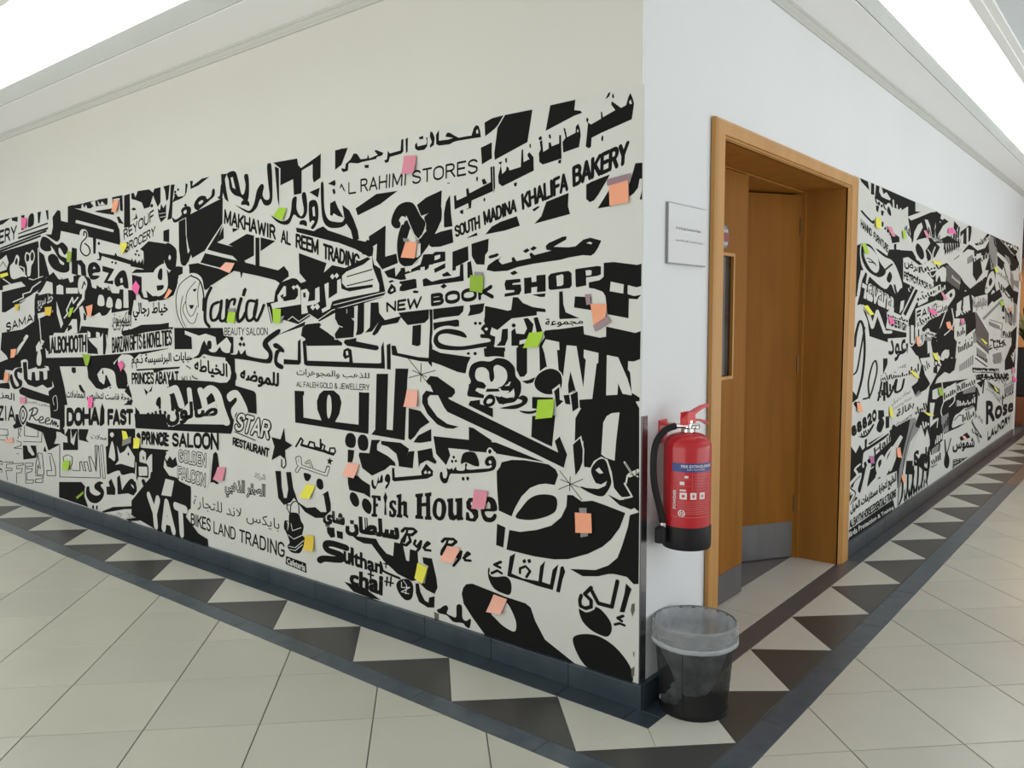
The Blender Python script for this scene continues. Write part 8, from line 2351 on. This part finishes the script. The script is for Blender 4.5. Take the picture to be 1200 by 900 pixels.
# ------------------------------------------------------------------ waste bin
BX, BY_ = 0.154, 0.137
b = empty('waste_bin', (BX, BY_, 0), 'round black mesh waste bin with a clear plastic liner at the wall corner', 'waste bin')
HB = 0.328
lathe('mesh_wall', [(0.122, 0.004), (0.150, HB)], 'mesh_black', (BX, BY_, 0), 72, b)
lathe('base', [(0.0, 0.006), (0.121, 0.006), (0.126, 0.0), (0.127, 0.012), (0.122, 0.014), (0.0, 0.014)], 'rubber_black', (BX, BY_, 0), 64, b)
lathe('rim', [(0.148, HB - 0.006), (0.153, HB - 0.006), (0.1545, HB), (0.153, HB + 0.006), (0.149, HB + 0.006), (0.147, HB), (0.148, HB - 0.006)], 'steel_dark', (BX, BY_, 0), 72, b)
lathe('vertical_seam', [(0.0015, 0.0), (0.0015, 0.30)], 'rubber_black', (BX + 0.02, BY_ - 0.1325, 0.01), 6, b)
wob = lambda a, z: 0.006 * math.sin(7 * a + 20 * z) + 0.004 * math.sin(17 * a + 5) + 0.004 * math.sin(29 * a - 30 * z)
lathe('liner_cuff', [(0.150, HB + 0.008), (0.156, HB + 0.004), (0.158, HB - 0.02), (0.1585, HB - 0.045), (0.157, HB - 0.058)], 'bag_plastic', (BX, BY_, 0), 96, b, wob=wob)
lathe('liner_hem', [(0.1565, HB - 0.052), (0.159, HB - 0.057), (0.1595, HB - 0.066), (0.157, HB - 0.070)], 'bag_inner', (BX, BY_, 0), 96, b, wob=wob)
def bag_wob(a, z):
    t = max(0, 1 - z / HB)
    return -0.20 * t + t * (0.13 * math.sin(3 * a + 9 * z) + 0.10 * math.sin(5 * a - 14 * z) + 0.07 * math.sin(11 * a + 22 * z)) + 0.01 * math.sin(19 * a)
bag = lathe('liner', [(0.147, HB + 0.004), (0.140, 0.26), (0.122, 0.20), (0.098, 0.14), (0.075, 0.09), (0.052, 0.055), (0.02, 0.045), (0.0, 0.05)], 'bag_inner', (BX + 0.0, BY_ - 0.0, 0), 96, b, wob=bag_wob)
tube('liner_corner', spline([(BX - 0.01, BY_ - 0.055, 0.13), (BX - 0.03, BY_ - 0.07, 0.085), (BX - 0.05, BY_ - 0.08, 0.045), (BX - 0.085, BY_ - 0.06, 0.025)], 5), [0.02 + 0.012 * abs(math.sin(k)) for k in range(16)], 'bag_inner', b, 12, squash=0.5)

# ------------------------------------------------------------------ beyond the end of the wall
s_ = empty('shop_front', (0.4, 12.2, 0), 'warmly lit shop front with a dark fascia beyond the end of the right wall', 'shop front')
boxes('back_wall', [(-2.5, 3.6, 12.6, 12.7, 0, 2.95)], 'warm_wall', s_)
boxes('fascia', [(-2.5, 3.6, 12.0, 12.25, 2.35, 2.95)], 'maroon', s_, bevel=0.01)
boxes('plinth', [(-2.5, 3.6, 12.3, 12.55, 0, 0.62)], 'wood_red', s_, bevel=0.01)
boxes('side_pier', [(-0.9, -0.55, 11.9, 12.25, 0, 2.95)], 'maroon', s_, bevel=0.01)
pl = empty('potted_palm', (-0.05, 10.6, 0), 'small palm in a black square pot just past the wall end', 'plant')
boxes('pot', [(-0.36, 0.26, 10.3, 10.9, 0.38, 1.02)], 'pot_black', pl, bevel=0.02)
boxes('stand', [(-0.55, 0.5, 10.15, 11.05, 0, 0.38)], 'wood_red', pl, bevel=0.01)
boxes('soil', [(-0.33, 0.23, 10.33, 10.87, 1.0, 1.03)], 'rubber_black', pl)
random.seed(3)
for k in range(16):
    a = k * 2.4; rr = 0.30 + 0.15 * random.random(); hh = 0.25 + 0.35 * random.random()
    p0 = Vector((-0.05, 10.6, 1.0)); tip = p0 + Vector((math.cos(a) * rr, math.sin(a) * rr, hh)); mid = (p0 + tip) / 2 + Vector((0, 0, 0.12))
    cpts = spline([tuple(p0), tuple(mid), tuple(tip)], 5); vs = []; fs = []
    side = Vector((-math.sin(a), math.cos(a), 0))
    for i, c in enumerate(cpts):
        wdt = 0.035 * math.sin(math.pi * min(0.98, (i + 0.6) / len(cpts)))
        for sg in (-1, 0, 1): vs.append(Vector(c) + side * wdt * sg + Vector((0, 0, 0.01 if sg == 0 else 0)))
    for i in range(len(cpts) - 1):
        for q_ in (0, 1): fs.append((3 * i + q_, 3 * i + q_ + 1, 3 * i + q_ + 4, 3 * i + q_ + 3))
    me = bpy.data.meshes.new('frond'); me.from_pydata(vs, [], fs); me.update()
    to_parent(link('frond', me, 'leaf'), pl)
